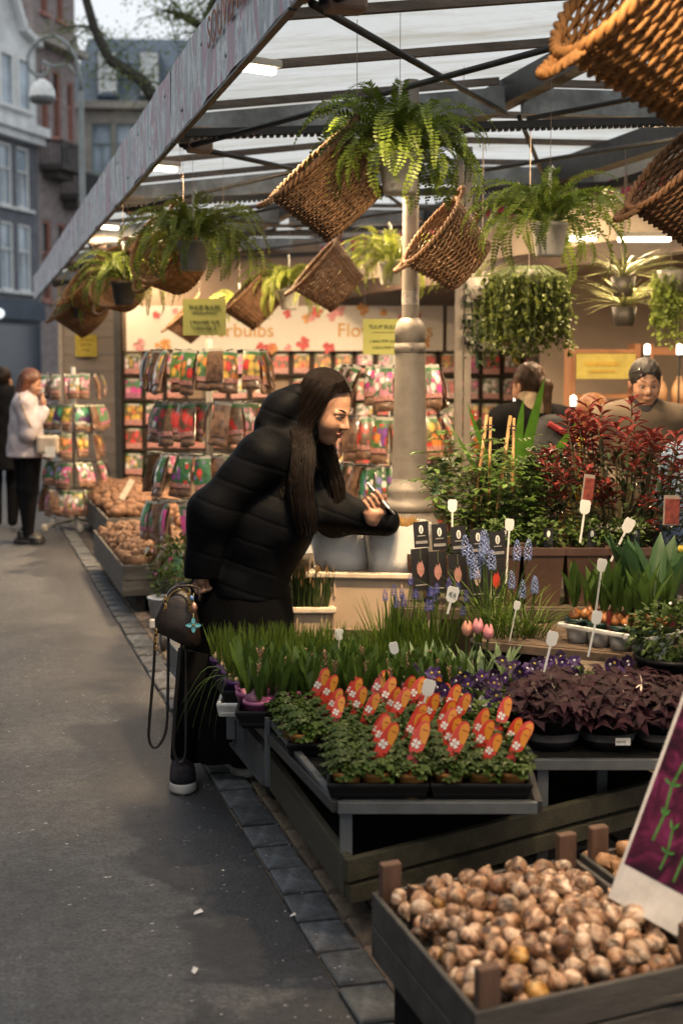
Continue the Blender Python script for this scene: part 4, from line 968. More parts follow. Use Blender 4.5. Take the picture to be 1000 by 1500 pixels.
crate('bulb_crate', 'far grey wooden crate of dried roots below the packet wall', (1.50, 13.6, .12), 0, .8, 3.0, .22, 0, M_cr, M_cr)
heap('dried_root_heap', 'heap of brown dried roots below the packet wall', (1.50, 13.6, 0), 0, .72, 2.9, .36, 620, .05, mat('dry_roots', (.17, .085, .045), .8, 0, .5, 16), .14, 4)
crate('bulb_crate', 'wide wooden crate of loose bulbs under the five tier packet rack', (2.2, 11.6, .12), -A, 1.1, 1.6, .25, 0, M_cr, M_cr)
heap('loose_bulb_heap', 'mounded loose bulbs under the five tier packet rack', (2.2, 11.6, 0), -A, 1.0, 1.5, .42, 420, .045, mat('orange_bulbs', (.24, .11, .05), .7, 0, .5, 16), .12, 6)
for i, (x, y, z, lab, m) in enumerate([(1.12, 9.7, .42, 'yellowish wooden price tag stuck in the long bulb crate', (.5, .42, .2)), (1.3, 12.6, .5, 'pale price tag stuck in the far root crate', (.55, .5, .4)), (1.75, 10.6, .55, 'white price tag on a stick between the bulb crates', (.66, .62, .5)), (1.95, 11.0, .62, 'tilted pale price tag behind the bulb crates', (.6, .5, .4))]):
    t = thing('price_tag', lab, 'price tag', (x, y, z), -A+.2, rot=(-.3, .5, -A))
    MB().box((0, 0, .05), (.05, .006, .2)).build('card', mat('tagwood%d' % i, m, .7), t); MB().box((0, .004, -.1), (.012, .006, .14)).build('stick', mat('tag_stick', (.4, .3, .18), .8), t)
for i, (x, y, L) in enumerate([(1.25, 10.3, 2.1), (1.5, 13.6, 2.9), (2.2, 11.6, 1.5)]):
    b = MB()
    for s in (-.2, .2): b.box((s, 0, .055), (.06, L, .11))
    tag(b.build('pallet', mat('pallet_dark', (.03, .027, .025), .9), loc=(x, y, 0), rot=(0, 0, 0 if i < 2 else -A)), ['dark pallet under the long grey bulb crate', 'dark pallet under the far root crate', 'dark pallet under the wide loose bulb crate'][i], 'pallet')
# leafy pot with tiny mauve flowers before the rack
def leaf_cloud(mb, c, rx, ry, rz__, n, L, Wd, rs, outward=.6, shell=.5, mi=0, zmin=None, droop=.25):
    c = Vector(c)
    for _ in range(n):
        v = Vector((rs.gauss(0, 1), rs.gauss(0, 1), rs.gauss(0, 1))).normalized(); q = shell+(1-shell)*rs.random()
        p = Vector((v.x*rx*q, v.y*ry*q, v.z*rz__*q))
        if zmin is not None and p.z < zmin: p.z = zmin+rs.random()*.02
        d = v*outward+Vector((rs.uniform(-1, 1), rs.uniform(-1, 1), rs.uniform(-.6, .8)))*(1-outward)
        mb.leaf(c+p, d, (rs.uniform(-.4, .4), rs.uniform(-.4, .4), 1), L*rs.uniform(.7, 1.3), Wd*rs.uniform(.7, 1.2), droop, mi)
M_lg = leafmat('leaf_green', (.06, .10, .022)); M_ld = leafmat('leaf_dark', (.028, .048, .014), .4, .35, .15); M_lb = leafmat('leaf_bright', (.09, .14, .032))
rs = random.Random(3)
t = thing('trailing_shrub', 'leafy green potted plant with tiny mauve flowers by the bulb crate', 'plant', (1.3, 8.75, 0))
mb = MB(); leaf_cloud(mb, (0, 0, .36), .26, .3, .2, 900, .045, .022, rs); leaf_cloud(mb, (-.12, -.1, .2), .14, .2, .18, 350, .04, .02, rs); mb.build('foliage', M_lg, t)
mb = MB(); leaf_cloud(mb, (0, 0, .38), .26, .3, .2, 40, .022, .02, rs, .9, .95); mb.build('flowers', mat('mauve_petal', (.35, .12, .36), .6), t)
MB().lathe([(.001, 0), (.15, 0), (.2, .28), (.001, .26)], 18).build('pot', mat('dark_pot', (.05, .05, .05)), t, True)
b = thing('plastic_bucket', 'pale blue plastic bucket under the packet rack', 'bucket', V(-1.08, 8.55, 0))
MB().lathe([(.001, .01), (.07, .01), (.09, .2), (.097, .2), (.097, .21), (.085, .21), (.065, .03), (.001, .03)], 22).build('tub', mat('pale_blue_plastic', (.45, .50, .58), .4), b, True)
MB().tube([(.093*cos(a), .1*sin(a)*.2-.02, .2-.12*sin(a)) for a in np.linspace(0, pi, 12)], .003, 5).build('handle', M_galv, b)
tw = thing('plant_trolley', 'low white steel trolley on a rubber caster beside the kerb', 'trolley', V(-1.0, 7.9, 0), -A)
MB().box((.2, 0, .16), (.55, .05, .045)).box((.2, .5, .16), (.55, .05, .045)).box((.0, .25, .16), (.04, .45, .04)).build('frame', mat('trolley_white', (.6, .58, .55), .4, .2), tw, bevel=.004)
for y in (0, .5): MB().lathe([(.001, -.016), (.045, -.016), (.055, -.008), (.055, .008), (.045, .016), (.001, .016)], 18).build('caster_wheel', M_dark, tw, True, (0, y, .055), (0, pi/2, 0))
for y in (0, .5): MB().box((-.022, y, .09), (.004, .04, .1)).box((.022, y, .09), (.004, .04, .1)).build('caster_fork', M_galv, tw)
# ------------------------------------------------------------------ flatbed cart carrying the tables
M_olive = mat('olive_plank', (.05, .046, .027), .75, 0, .3, 9, .35, 50, dirt=.35, stretch=(2, .25, 2))
M_gr = mat('grey_steel_paint', (.095, .105, .115), .5, .1, .2, 10, .1, 60, dirt=.25)
ct = thing('flatbed_cart', 'low flatbed plant cart with galvanised rail and olive planks along the kerb', 'cart')
C0, C1, C2, C3 = Vector((.93, 3.53, 0)), Vector((.985, 4.64, 0)), Vector((.90, 6.75, 0)), Vector((2.25, 4.07, 0))
z = Vector((0, 0, 1))
MB().beam(C0+z*.222+Vector((.012, .02, 0)), Vector((.955, 4.64, .222)), .024, .115).build('side_plank', M_olive, ct, bevel=.003)
MB().beam(Vector((.95, 4.645, .222)), Vector((.90, 6.75, .222)), .02, .12).beam(Vector((.945, 4.645, .29)), Vector((.895, 6.75, .29)), .03, .012).beam(Vector((.945, 4.645, .165)), Vector((.895, 6.75, .165)), .03, .012).build('side_rail', M_gr, ct)
fd = (C3-C0).normalized()
MB().beam(C0+z*.247, C3+z*.247, .026, .062).build('front_plank', M_olive, ct, bevel=.003)
MB().beam(C0+z*.180+fd*.01, C3+z*.176, .026, .05).build('front_plank', M_olive, ct, bevel=.003)
dk = MB(); P = [(.96, 3.62, .2), (2.22, 4.13, .2), (2.2, 6.7, .2), (.92, 6.7, .2)]; dk.add(P+[(x, y, .18) for x, y, _ in P], [(0,1,2,3),(7,6,5,4),(0,4,5,1),(1,5,6,2),(2,6,7,3),(3,7,4,0)])
dk.build('deck', mat('black_deck', (.008, .008, .008), .9, spec=.1), ct)
for x, y in ((1.06, 5.0), (1.06, 6.3), (2.0, 6.3), (1.9, 5.0)):
    w = MB().lathe([(.05, -.035), (.075, -.035), (.088, -.02), (.088, .02), (.075, .035), (.05, .035)], 22).build('wheel', mat('tyre', (.012, .012, .012), .8), ct, True, (x, y, .089), (0, pi/2, 0))
    MB().lathe([(.001, -.03), (.05, -.03), (.05, .03), (.001, .03)], 16).build('rim', M_galv, w)
def table(name, label, front, back, zt, legs, m=M_gr, th=.032, top=None, zl=.2, dark=()):
    t = thing(name, label, 'table'); (a, b), (c, d) = front, back
    A_, B_, C_, D_ = V(*a, zt), V(*b, zt), V(*d, zt), V(*c, zt)      # corners round
    k = MB(); P = [A_, B_, C_, D_]
    cen = (A_+B_+C_+D_)/4
    for ri, (p, q) in enumerate(zip(P, P[1:]+P[:1])):
        k2 = MB().beam(p-Vector((0, 0, th/2)), q-Vector((0, 0, th/2)), .03, th); k2.build('rail', M_dark if ri in dark else m, t, bevel=.002)
    pl = MB(); Q = [cen+(p-cen)*.985 for p in P]; pl.add([q+Vector((0, 0, .003)) for q in Q]+[q-Vector((0, 0, .012)) for q in Q], [(0,1,2,3),(7,6,5,4),(0,4,5,1),(1,5,6,2),(2,6,7,3),(3,7,4,0)])
    pl.build('top', top or mat('black_deck', (.01, .01, .01)), t)
    for r, d in legs:
        p = V(r, d, 0); MB().box((p.x, p.y, (zl+zt-th)/2), (.034, .034, zt-th-zl), Euler((0, 0, -A)).to_matrix()).build('leg', m, t, bevel=.003)
    return t
table('plant_table', 'low grey steel table under the clover trays', ((-.01, 3.70), (.52, 3.70)), ((-.46, 5.25), (.60, 5.25)), .42, [(.012, 3.72), (.5, 4.6), (-.41, 5.2), (.57, 5.2)], dark=(1, 2, 3))
table('plant_table', 'second grey steel table under the purple leaved plants', ((.57, 4.14), (1.35, 4.14)), ((.60, 4.75), (1.35, 4.75)), .415, [(.60, 4.165), (1.32, 4.165), (.62, 4.7), (1.32, 4.7), (.83, 4.45)], zl=.0)
M_wood = mat('pale_plank', (.11, .075, .05), .8, 0, .3, 8, .3, 50, stretch=(1, 1, 1))
table('plank_bench', 'pale plank bench carrying the white bulb tray', ((.50, 4.86), (1.25, 4.47)), ((.55, 5.2), (1.45, 5.2)), .632, [(.54, 4.9), (1.22, 4.56), (.6, 5.15), (1.4, 5.15)], M_wood, .03, M_wood, .0)
table('plank_bench', 'dark plank bench carrying the brown rose pots', ((.22, 5.32), (1.7, 5.25)), ((.25, 6.15), (1.7, 6.15)), .672, [(.26, 5.36), (1.6, 5.3), (.3, 6.1), (1.6, 6.1)], mat('dark_plank', (.06, .042, .03), .8), .04, mat('dark_plank', (.06, .04, .03)), .0)
MB_ = None
# side rods of the front table
rodt = thing('tray_bracket', 'thin grey steel bracket rods holding the tray edge over the cart rail', 'bracket')
for r, d in ((-.335, 4.86), (-.235, 4.42)): MB().box(V(r, d, .36), (.014, .014, .22)).build('rod', M_gr, rodt)
MB().beam(V(-.335, 4.86, .463), V(-.02, 3.72, .425), .02, .012).build('edge_bar', M_gr, rodt)
# ------------------------------------------------------------------ clover pots with red tags
M_tray = mat('black_tray', (.008, .008, .009), .55, 0, .2, 10, spec=.2)
def tray(name, label, r, d, zt, w, l, h, m, rz=-A, slots=None):
    t = thing(name, label, 'tray', V(r, d, zt), rz)
    b = MB(); n = 4
    o = [(-w/2, 0), (w/2, 0), (w/2, l), (-w/2, l)]; i = [(-w/2+.012, .012), (w/2-.012, .012), (w/2-.012, l-.012), (-w/2+.012, l-.012)]
    bt = [(x*.93, .02+(y)*.93) for x, y in o]
    b.v = [(x, y, 0) for x, y in bt]+[(x, y, h-.008) for x, y in o]+[(x, y, h) for x, y in o]+[(x, y, h) for x, y in i]+[(x, y, .01) for x, y in i]
    b.f = [(3, 2, 1, 0), (16, 17, 18, 19)]+[(k*4+j, k*4+(j+1) % 4, k*4+4+(j+1) % 4, k*4+4+j) for k in range(4) for j in range(4)]; b.m = [0]*len(b.f)
    b.build('shell', m, t, bevel=.003); return t
M_cl = leafmat('clover_leaf', (.046, .080, .014), .45, .4, .3, .2)
def clover_mesh(seed):
    rs = random.Random(seed); mb = MB()
    for _ in range(85):
        a = rs.uniform(0, 2*pi); q = math.sqrt(rs.random()); x, y = .062*q*cos(a), .062*q*sin(a); zz = .016+.038*(1-q*q)+rs.uniform(-.02, .014)
        nrm = Vector((x*7+rs.uniform(-.4, .4), y*7+rs.uniform(-.4, .4), 1)).normalized(); tx = nrm.orthogonal().normalized(); ty = nrm.cross(tx); ph = rs.uniform(0, 6)
        for k in range(4):
            b = ph+k*pi/2; d = tx*cos(b)+ty*sin(b); mb.leaf((x, y, zz), d, nrm, rs.uniform(.012, .018), .016, .15, 0, .3)
        if rs.random() < .5: mb.tube([(x*.4, y*.4, 0), (x, y, zz)], .0009, 3)
    return mb
CLV = [clover_mesh(s) for s in (1, 2, 3)]
M_tred = mat('tag_red', (.55, .04, .02), .35, 0, .12, 20, coat=.2); M_tor = mat('tag_orange', (.62, .24, .02), .35, 0, .1, 20); M_twh = mat('tag_white', (.75, .75, .70), .4)
def clover_plant(seed, with_tag):
    t = thing('clover_plant', 'x', 'potted plant', (0, 0, -50))
    CLV[seed % 3].build('foliage', M_cl, t)
    MB().lathe([(.001, -.055), (.03, -.055), (.04, .003), (.0435, .004), (.0435, .014), (.040, .014), (.037, .0), (.001, .0)], 20).build('pot', mat('ochre_pot', (.42, .19, .05), .6), t, True)
    if with_tag:
        tg = MB(); o = [(-.014, -.03), (.014, -.03), (.017, .035), (.0205, .058), (.022, .085), (.019, .105), (.011, .117), (0, .119), (-.011, .110), (-.018, .09), (-.0205, .065), (-.0185, .04)]
        n = len(o); tg.v = [(x, 0, z) for x, z in o]+[(x, .0016, z) for x, z in o]; tg.f = [tuple(range(n)), tuple(range(2*n-1, n-1, -1))]+[(j, n+j, n+(j+1) % n, (j+1) % n) for j in range(n)]; tg.m = [0]*len(tg.f)
        tg = tg.build('tag', M_tred, t, loc=(.0, .0, .035), rot=(-.2+.06*(seed % 3), .34+.07*(seed % 3), .1-.1*(seed % 2)))
        f = MB(); f.add([(x, -.0012, z) for x, z in [(.007, .058), (.0195, .058), (.0205, .084), (.0175, .103), (.0105, .114), (.002, .113), (-.006, .103), (-.005, .08)]], [tuple(range(8))]); f.build('orange_patch', M_tor, tg)
        MB().box((.008, -.0018, .094), (.015, .0006, .003)).build('title_line', mat('tag_ink', (.35, .08, .01), .5), tg)
        c = MB()
        for k in range(4):
            b = k*pi/2+.6; h_ = .0125; c.add([(-.005+h_*(x*cos(b)-y*sin(b)), -.0022, .052+h_*(x*sin(b)+y*cos(b))) for x, y in ((.06, 0), (.5, -.36), (.85, -.46), (1.08, -.3), (.92, 0), (1.08, .3), (.85, .46), (.5, .36))], [tuple(range(8))])
        c.build('clover_emblem', M_twh, tg)
    return t
CP = {(s, w): None for s in range(3) for w in (0, 1)}
def place_clover(r, d, seed, w, label, rz):
    loc = V(r, d, .478); k = (seed % 3, w)
    if CP[k] is None: p = CP[k] = clover_plant(seed, w); p.location = loc; p.rotation_euler = (0, 0, rz); p['label'] = label; p['group'] = 'clover pots on the front table'; return p
    p = dup(CP[k], loc, (0, 0, rz+U(-.25, .25)), label, 'clover pots on the front table', U(.92, 1.1))
    for c in p.children:
        if c.name.startswith('tag'): c.rotation_euler = (U(-.34, -.08), U(.28, .52), U(-.14, .14)); c.location.z += U(-.012, .008); c.location.x += U(-.006, .006); c.scale = (.86,)*3
    return p
rs = random.Random(2); s_ = 0
tn = ['front left', 'front right', 'rear left', 'rear right']
for ti in range(4):
    d0 = 3.69+(ti//2)*.415; r0 = -.035-.295*(d0-3.68)+(ti % 2)*.275
    tray('plant_tray', ['black tray of clover pots at the outer front corner of the low grey table', 'black tray of tagged clover pots at the front edge beside the cart plank', 'black tray of clover pots beside the hyacinth leaves on the kerb side', 'black tray of tagged clover pots beside the pansies'][ti], r0+.135, d0, .424, .272, .405, .045, M_tray)
    for j in range(4):
        for i in range(3):
            s_ += 1; w = 0 if (ti % 2 == 0 and i == 0) or (ti == 0 and i == 1 and j == 3) else 1
            place_clover(r0+.047+i*.0885+rs.uniform(-.006, .006)-.02*j*(ti//2), d0+.052+j*.099+rs.uniform(-.006, .006), s_, w,
                ('red tagged clover pot in ' if w else 'untagged leafy clover pot in ')+f'the {names[j]} row of '+['the outer corner tray', 'the tray by the plank', 'the tray by the hyacinths', 'the tray by the pansies'][ti], -A+rs.uniform(-.12, .12))
# ------------------------------------------------------------------ white price stakes
M_stk = mat('white_stake', (.72, .72, .68), .4, 0, .05)
def stake(base, top, label, sc=1., txt='€6', face=0.):
    base, top = Vector(base), Vector(top); sc *= .85; t = thing('price_stake', label, 'price tag', base, -A)
    Rm = Euler((0, 0, A)).to_matrix(); d = Rm @ (top-base); L = d.length; hd = .052*sc
    ang = math.atan2(d.x, d.z); M = (0, ang, face)
    MB().box((0, 0, (L-hd)/2), (.0075*sc, .003, L-hd)).build('stem', M_stk, t, rot=M)
    o = [(-.010, 0), (.010, 0), (.0185, .010), (.0195, .042), (.014, .051), (-.014, .051), (-.0195, .042), (-.0185, .010)]
    h = MB(); n = 8; h.v = [(x*sc, -.0017, z*sc+L-hd) for x, z in o]+[(x*sc, .0017, z*sc+L-hd) for x, z in o]; h.f = [tuple(range(n)), tuple(range(2*n-1, n-1, -1))]+[(j, n+j, n+(j+1) % n, (j+1) % n) for j in range(n)]; h.m = [0]*len(h.f)
    h = h.build('head', M_stk, t, rot=M)
    if txt: text(txt, .022*sc, mat('marker_ink', (.03, .03, .03), .7), h, (-.012*sc, -.0022, L-hd+.018*sc), (pi/2, 0, 0), 'price', .0002)
stake(V(.225, 4.2, .49), V(.268, 4.2, .64), 'white price stake standing among the red clover tags', 1.15, '')
stake(V(.19, 4.62, .58), V(.168, 4.62, .675), 'white price stake among the hyacinth buds', .9, '')
stake(V(.365, 4.85, .73), V(.388, 4.85, .825), 'white price stake beside the dark blue grape hyacinths', 1.25, '€6')
stake(V(.60, 5.15, .79), V(.612, 5.15, 1.03), 'tall white price stake in front of the brown rose pots', 1.0, '')
stake(V(.625, 4.35, .62), V(.657, 4.35, .76), 'white price stake between pansies and purple leaves', 1.05, '')
stake(V(.85, 4.75, .69), V(.878, 4.75, .935), 'tall white price stake at the back of the white bulb tray', 1.0, '')
stake(V(.79, 4.5, .65), V(.82, 4.5, .80), 'white price stake leaning on the front of the white bulb tray', 1.0, '')
stake(V(1.0, 4.45, .55), V(1.01, 4.45, .705), 'white price stake with black figure behind the purple leaves', 1.2, '€6')
stake(V(1.0, 5.25, .86), V(1.075, 5.25, 1.02), 'white price stake tilted under the red leaved shrub', 1.25, '')
stake(V(.885, 5.25, .93), V(.905, 5.25, 1.09), 'grey-white price stake below the red leaves', 1.2, '')
stake(V(.43, 5.5, .92), V(.43, 5.5, 1.07), 'white price stake at the foot of the climbing roses', 1.1, '')
stake(V(.577, 4.85, .62), V(.607, 4.85, .775), 'thin white price stake among the pale blue grape hyacinths', .7, '')
stake(V(-.01, 4.95, .55), V(-.008, 4.95, .66), 'white price stake at the back of the bulb grass', .9, '')
# ------------------------------------------------------------------ bulb grass, hyacinths, muscari
M_gr1 = leafmat('bulb_grass', (.08, .13, .018), .35, .45, .3, .12); M_hy = leafmat('hyacinth_leaf', (.055, .10, .018), .35, .4, .25, .15); M_pur = mat('purple_pot', (.10, .035, .16), .4)
M_bl = mat('cream_bulb', (.52, .38, .24), .6, 0, .3, 20, 0, 60, .1)
def grass_mesh(seed, n, rad_, h):
    rs = random.Random(seed); mb = MB()
    for _ in range(n):
        a = rs.uniform(0, 2*pi); q = rad_*math.sqrt(rs.random()); x, y = q*cos(a), q*sin(a)
        mb.blade((x, y, 0), (x*2.2+rs.uniform(-.14, .14), y*2.2+rs.uniform(-.14, .14), 1), h*rs.uniform(.7, 1.15), rs.uniform(.004, .0065), rs.uniform(.0, .16), 0, 4, None, 0, (rs.uniform(-1, 1), rs.uniform(-1, 1), 0))
    return mb
GM = [grass_mesh(s, 95, .058, .13) for s in (1, 2, 3)]
def pot_mb(r0, r1, h): return MB().lathe([(.001, 0), (r0, 0), (r1, h-.012), (r1+.003, h-.012), (r1+.003, h), (r1-.003, h), (r1-.006, h-.015), (.001, h-.015)], 20)
GP = []
for s in range(3):
    t = thing('grass_pot', 'x', 'potted plant', (0, 0, -50)); GM[s].build('leaves', M_gr1, t, loc=(0, 0, .085)); pot_mb(.045, .06, .085).build('pot', M_pur, t, True)
    for k in range(9):
        a = k*.7; q = .04; mb = MB(); bulb_shape(mb, (0, 0, 0), .013, (.1*cos(k), .1*sin(k), 1)); mb.build('bulb', M_bl, t, True, (q*cos(a), q*sin(a), .088))
    GP.append(t)
rs = random.Random(4); k = 0
for j in range(4):
    for i in range(6):
        d = 4.80+j*.125; r = -.335-.24*(d-4.8)+i*.125+rs.uniform(-.01, .01); k += 1
        if r > .29: continue
        loc = V(r, d, .43); lab = 'purple pot of thin green bulb leaves at the outer corner behind the woman\'s coat' if (i == 0 and j == 0) else f'pot of thin upright green bulb leaves in the {names[j]} row back behind the hyacinths'
        if k <= 3: p = GP[k-1]; p.location = loc; p.rotation_euler = (0, 0, rs.uniform(0, 6)); p['label'] = lab; p['group'] = 'bulb grass pots'
        else: dup(GP[k % 3], loc, (0, 0, rs.uniform(0, 6)), lab, 'bulb grass pots', rs.uniform(.93, 1.08))
t = thing('drooping_leaves', 'few long green leaves drooping over the white tray edge at the cart corner', 'leaves', V(-.36, 4.78, .52))
mb = MB()
for k in range(9):
    hx = .05+.012*k; dr = .10+.02*((k*5) % 7); yy = -.05+.02*k; w = .003; pr_ = None
    for q in range(9):
        f = q/8; p = Vector((-hx*(1.6*f-.6*f*f)*1.3, yy*f, .05*sin(pi*min(f*1.4, 1))*(1 if k % 2 else .4)-dr*f*f)); mb.v += [tuple(p+Vector((0, w*(1-.8*f), w*.5))), tuple(p-Vector((0, w*(1-.8*f), 0)))]
    o = len(mb.v)-18; mb.f += [(o+2*q, o+2*q+1, o+2*q+3, o+2*q+2) for q in range(8)]; mb.m += [0]*8
mb.build('blades', M_gr1, t)
wt = tray('saucer_tray', 'white plastic saucer tray under the purple pot at the cart corner', -.335, 4.70, .40, .17, .2, .05, mat('white_plastic', (.7, .7, .7)))
tray('plant_tray', 'black tray holding the hyacinth pots behind the clover', .02, 4.44, .424, .72, .31, .06, M_tray)
tray('plant_tray', 'black tray holding the purple pots of bulb grass', -.05, 4.74, .424, .72, .5, .06, M_tray)
# hyacinths
def hyac_mesh(seed):
    rs = random.Random(seed); lv = MB(); bd = MB()
    for p in range(3):
        a = p*2.1+seed; cx, cy = .028*cos(a), .028*sin(a)
        for k in range(6):
            b = rs.uniform(0, 2*pi); lv.blade((cx, cy, 0), (cos(b)*.22, sin(b)*.22, 1), rs.uniform(.10, .155), .022, rs.uniform(.02, .12), 0, 4, None, .55)
        if rs.random() < .45:
            h = rs.uniform(.09, .13)
            for q in range(34):
                f = q/34; b = q*2.4; rr = .012*(1-.5*f); bd.leaf((cx+rr*.4*cos(b), cy+rr*.4*sin(b), h-.035+.05*f), (cos(b)*.6, sin(b)*.6, .8), (0, 0, 1), .012, .006, 0)
    return lv, bd
M_bud = mat('tan_bud', (.24, .15, .09), .6, 0, .3, 40)
HP = []
for s in range(3):
    t = thing('hyacinth_pot', 'x', 'potted plant', (0, 0, -50)); lv, bd = hyac_mesh(s+1); lv.build('leaves', M_hy, t, loc=(0, 0, .085)); bd.build('buds', M_bud, t, loc=(0, 0, .085)); pot_mb(.034, .045, .08).build('pot', mat('mauve_pot', (.34, .10, .22), .4), t, True)
    mb = MB(); bulb_shape(mb, (0, 0, 0), .025, (.1, 0, 1)); mb.build('bulb', mat('purple_bulb', (.14, .05, .09), .5), t, True, (-.01, -.015, .085)); HP.append(t)
rs = random.Random(8); k = 0
for j in range(3):
    for i in range(8):
        d = 4.50+j*.095; r = -.265-.25*(d-4.5)+i*.088+rs.uniform(-.008, .008); k += 1
        loc = V(r, d, .43); lab = f'budding hyacinth pot with broad green leaves, {names[j]} row back behind the clover trays' if i else f'mauve hyacinth pot at the kerb side end of the {names[j]} row behind the clover'
        if k <= 3: p = HP[k-1]; p.location = loc; p.rotation_euler = (0, 0, rs.uniform(0, 6)); p['label'] = lab; p['group'] = 'hyacinth pots'
        else: dup(HP[k % 3], loc, (0, 0, rs.uniform(0, 6)), lab, 'hyacinth pots', rs.uniform(.9, 1.1))
# grape hyacinths
def spike(mb, p, d, L, r, n=46, rs=rs, mi=0):
    p = Vector(p); d = Vector(d).normalized(); x = d.orthogonal().normalized(); y = d.cross(x)
    for q in range(n):
        f = q/n; b = q*2.39996; rr = r*(.62+.38*math.sin(min(1, f*2.2)*pi/2))*(1-f**2.6)**.6+r*.05; c = p+d*(L*f)+(x*cos(b)+y*sin(b))*rr*.75
        s = r*.30*(1-.4*f); e = (x*cos(b)+y*sin(b)-d*.35).normalized()
        u = e.orthogonal().normalized()*s; w = e.cross(u.normalized())*s
        mb.add([c-e*s*.5, c+u, c+w, c-u, c-w, c+e*s*1.2], [(0,2,1),(0,3,2),(0,4,3),(0,1,4),(5,1,2),(5,2,3),(5,3,4),(5,4,1)], mi)
def muscari(name, label, r, d, z, n, hs, m, nl, hl, wl, sr, sL, spread, pot_h=.1, seed=1, pm=None, bend=(.1, .5)):
    rs = random.Random(seed); t = thing(name, label, 'potted plant', V(r, d, z), -A); fl = MB(); st = MB(); lv = MB()
    for _ in range(n):
        a = rs.uniform(0, 2*pi); q = spread*math.sqrt(rs.random()); x, y = q*cos(a), q*sin(a); h = hs*rs.uniform(.7, 1.1)
        e = (x*1.5+rs.uniform(-.01, .01), y*1.5, pot_h+h); st.tube([(x*.6, y*.6, pot_h-.02), (x, y, pot_h+h*.5), e], .0022, 5); fl = MB(); spike(fl, e, (x*.6, y*.6, 1), sL*rs.uniform(.8, 1.15), sr, rs=rs); fl.build('flower_spike', m, t)
    for _ in range(nl):
        a = rs.uniform(0, 2*pi); q = spread*.8*math.sqrt(rs.random()); x, y = q*cos(a), q*sin(a)
        lv.blade((x, y, pot_h-.02), (x*4+rs.uniform(-.2, .2), y*4+rs.uniform(-.2, .2), 1), hl*rs.uniform(.6, 1.15), wl, rs.uniform(*bend), 0, 6)
    st.build('stems', M_lg, t); lv.build('leaves', M_gr1, t); pot_mb(spread*.75, spread*.95, pot_h).build('pot', pm or mat('dark_pot', (.05, .05, .05)), t, True)
M_mb = mat('deep_blue_bell', (.055, .06, .26), .5, 0, .35, 60); M_ml = mat('pale_blue_bell', (.20, .26, .48), .5, 0, .3, 60)
muscari('grape_hyacinth', 'dark blue grape hyacinths in bud beside the cream bin', .20, 5.05, .43, 9, .25, M_mb, 90, .25, .008, .011, .04, .08, .1, 2, bend=(0, .15))
muscari('grape_hyacinth', 'dark blue grape hyacinths next to the black magnolia cards', .33, 5.0, .43, 9, .24, M_mb, 80, .24, .008, .011, .04, .08, .1, 3, bend=(0, .15))
muscari('grape_hyacinth', 'tall pale blue grape hyacinths in front of the brown rose pots', .535, 4.95, .50, 11, .285, M_ml, 70, .30, .006, .017, .085, .085, .12, 4, bend=(.1, .6))
muscari('grape_hyacinth', 'pale blue grape hyacinth with leaves sprawling beside the white tray', .65, 4.95, .50, 4, .19, M_ml, 110, .26, .005, .015, .06, .075, .12, 5, bend=(.5, 1.0))
# pink tulips in grey-green leaves
rs = random.Random(12)
M_tul = leafmat('tulip_leaf', (.15, .22, .11), .3, .4, .25, .1)
t = thing('pink_tulips', 'low pot of grey-green leaves with three pink tulips behind the pansies', 'potted plant', V(.40, 4.72, .43), -A); mb = MB()
for _ in range(90):
    x, y = rs.uniform(-.17, .17), rs.uniform(-.09, .1); a = rs.uniform(0, 6.3); mb.blade((x, y, .08), (.3*cos(a), .3*sin(a), 1), rs.uniform(.09, .17), .022, rs.uniform(.05, .3), 0, 5, None, .1)
mb.build('leaves', M_tul, t); MB().box((0, 0, .045), (.36, .2, .09)).build('pot', mat('dark_pot', (.05, .05, .05)), t, bevel=.01)
def tulip_head(parent, c, s, m, op=.5):
    mb = MB(); n = 24; prof = [(0, .004), (.006, .012), (.015, .0165), (.026, .0165), (.036, .012), (.043, .0065)]
    for z_, r_ in prof:
        for j in range(n):
            a = 2*pi*j/n; w = r_*(1+.10*cos(3*a)); mb.v.append((c[0]+s*w*cos(a), c[1]+s*w*sin(a), c[2]+s*(z_+(.007*cos(3*a) if z_ > .03 else 0))))
    mb.f = [(k*n+j, k*n+(j+1) % n, (k+1)*n+(j+1) % n, (k+1)*n+j) for k in range(5) for j in range(n)]; mb.m = [0]*len(mb.f)
    mb.build('flower', m, parent, True)
for x, y, z_, m in ((.015, -.05, .255, ('salmon_petal', (.55, .25, .17))), (.05, -.06, .265, ('pink_petal', (.60, .24, .26))), (.085, -.06, .245, ('rose_petal', (.58, .22, .24)))):
    tulip_head(t, (x, y, z_), 1.1, mat(m[0], m[1], .5, 0, .2, 30)); MB().tube([(x*.8, y, .08), (x, y, z_)], .003, 5).build('stem', M_lg, t)
for x, r in ((.17, 4.5), (.03, 4.48)): 
    tg = thing('plant_label', 'small green and white plant label in the tulip leaves' if x > .1 else 'small plant label with red picture in the tulip leaves', 'label', V(.3+x*.6, 4.55, .57), -A)
    MB().box((0, 0, 0), (.016, .0016, .055)).build('card', mat('label_white', (.65, .68, .62), .5), tg); MB().box((0, -.0014, .013), (.0162, .001, .02)).build('green_field', mat('label_green', (.03, .22, .10), .5), tg); MB().box((0, -.0014, -.008), (.011, .001, .016)).build('red_picture', mat('label_red', (.5, .06, .04), .5), tg)
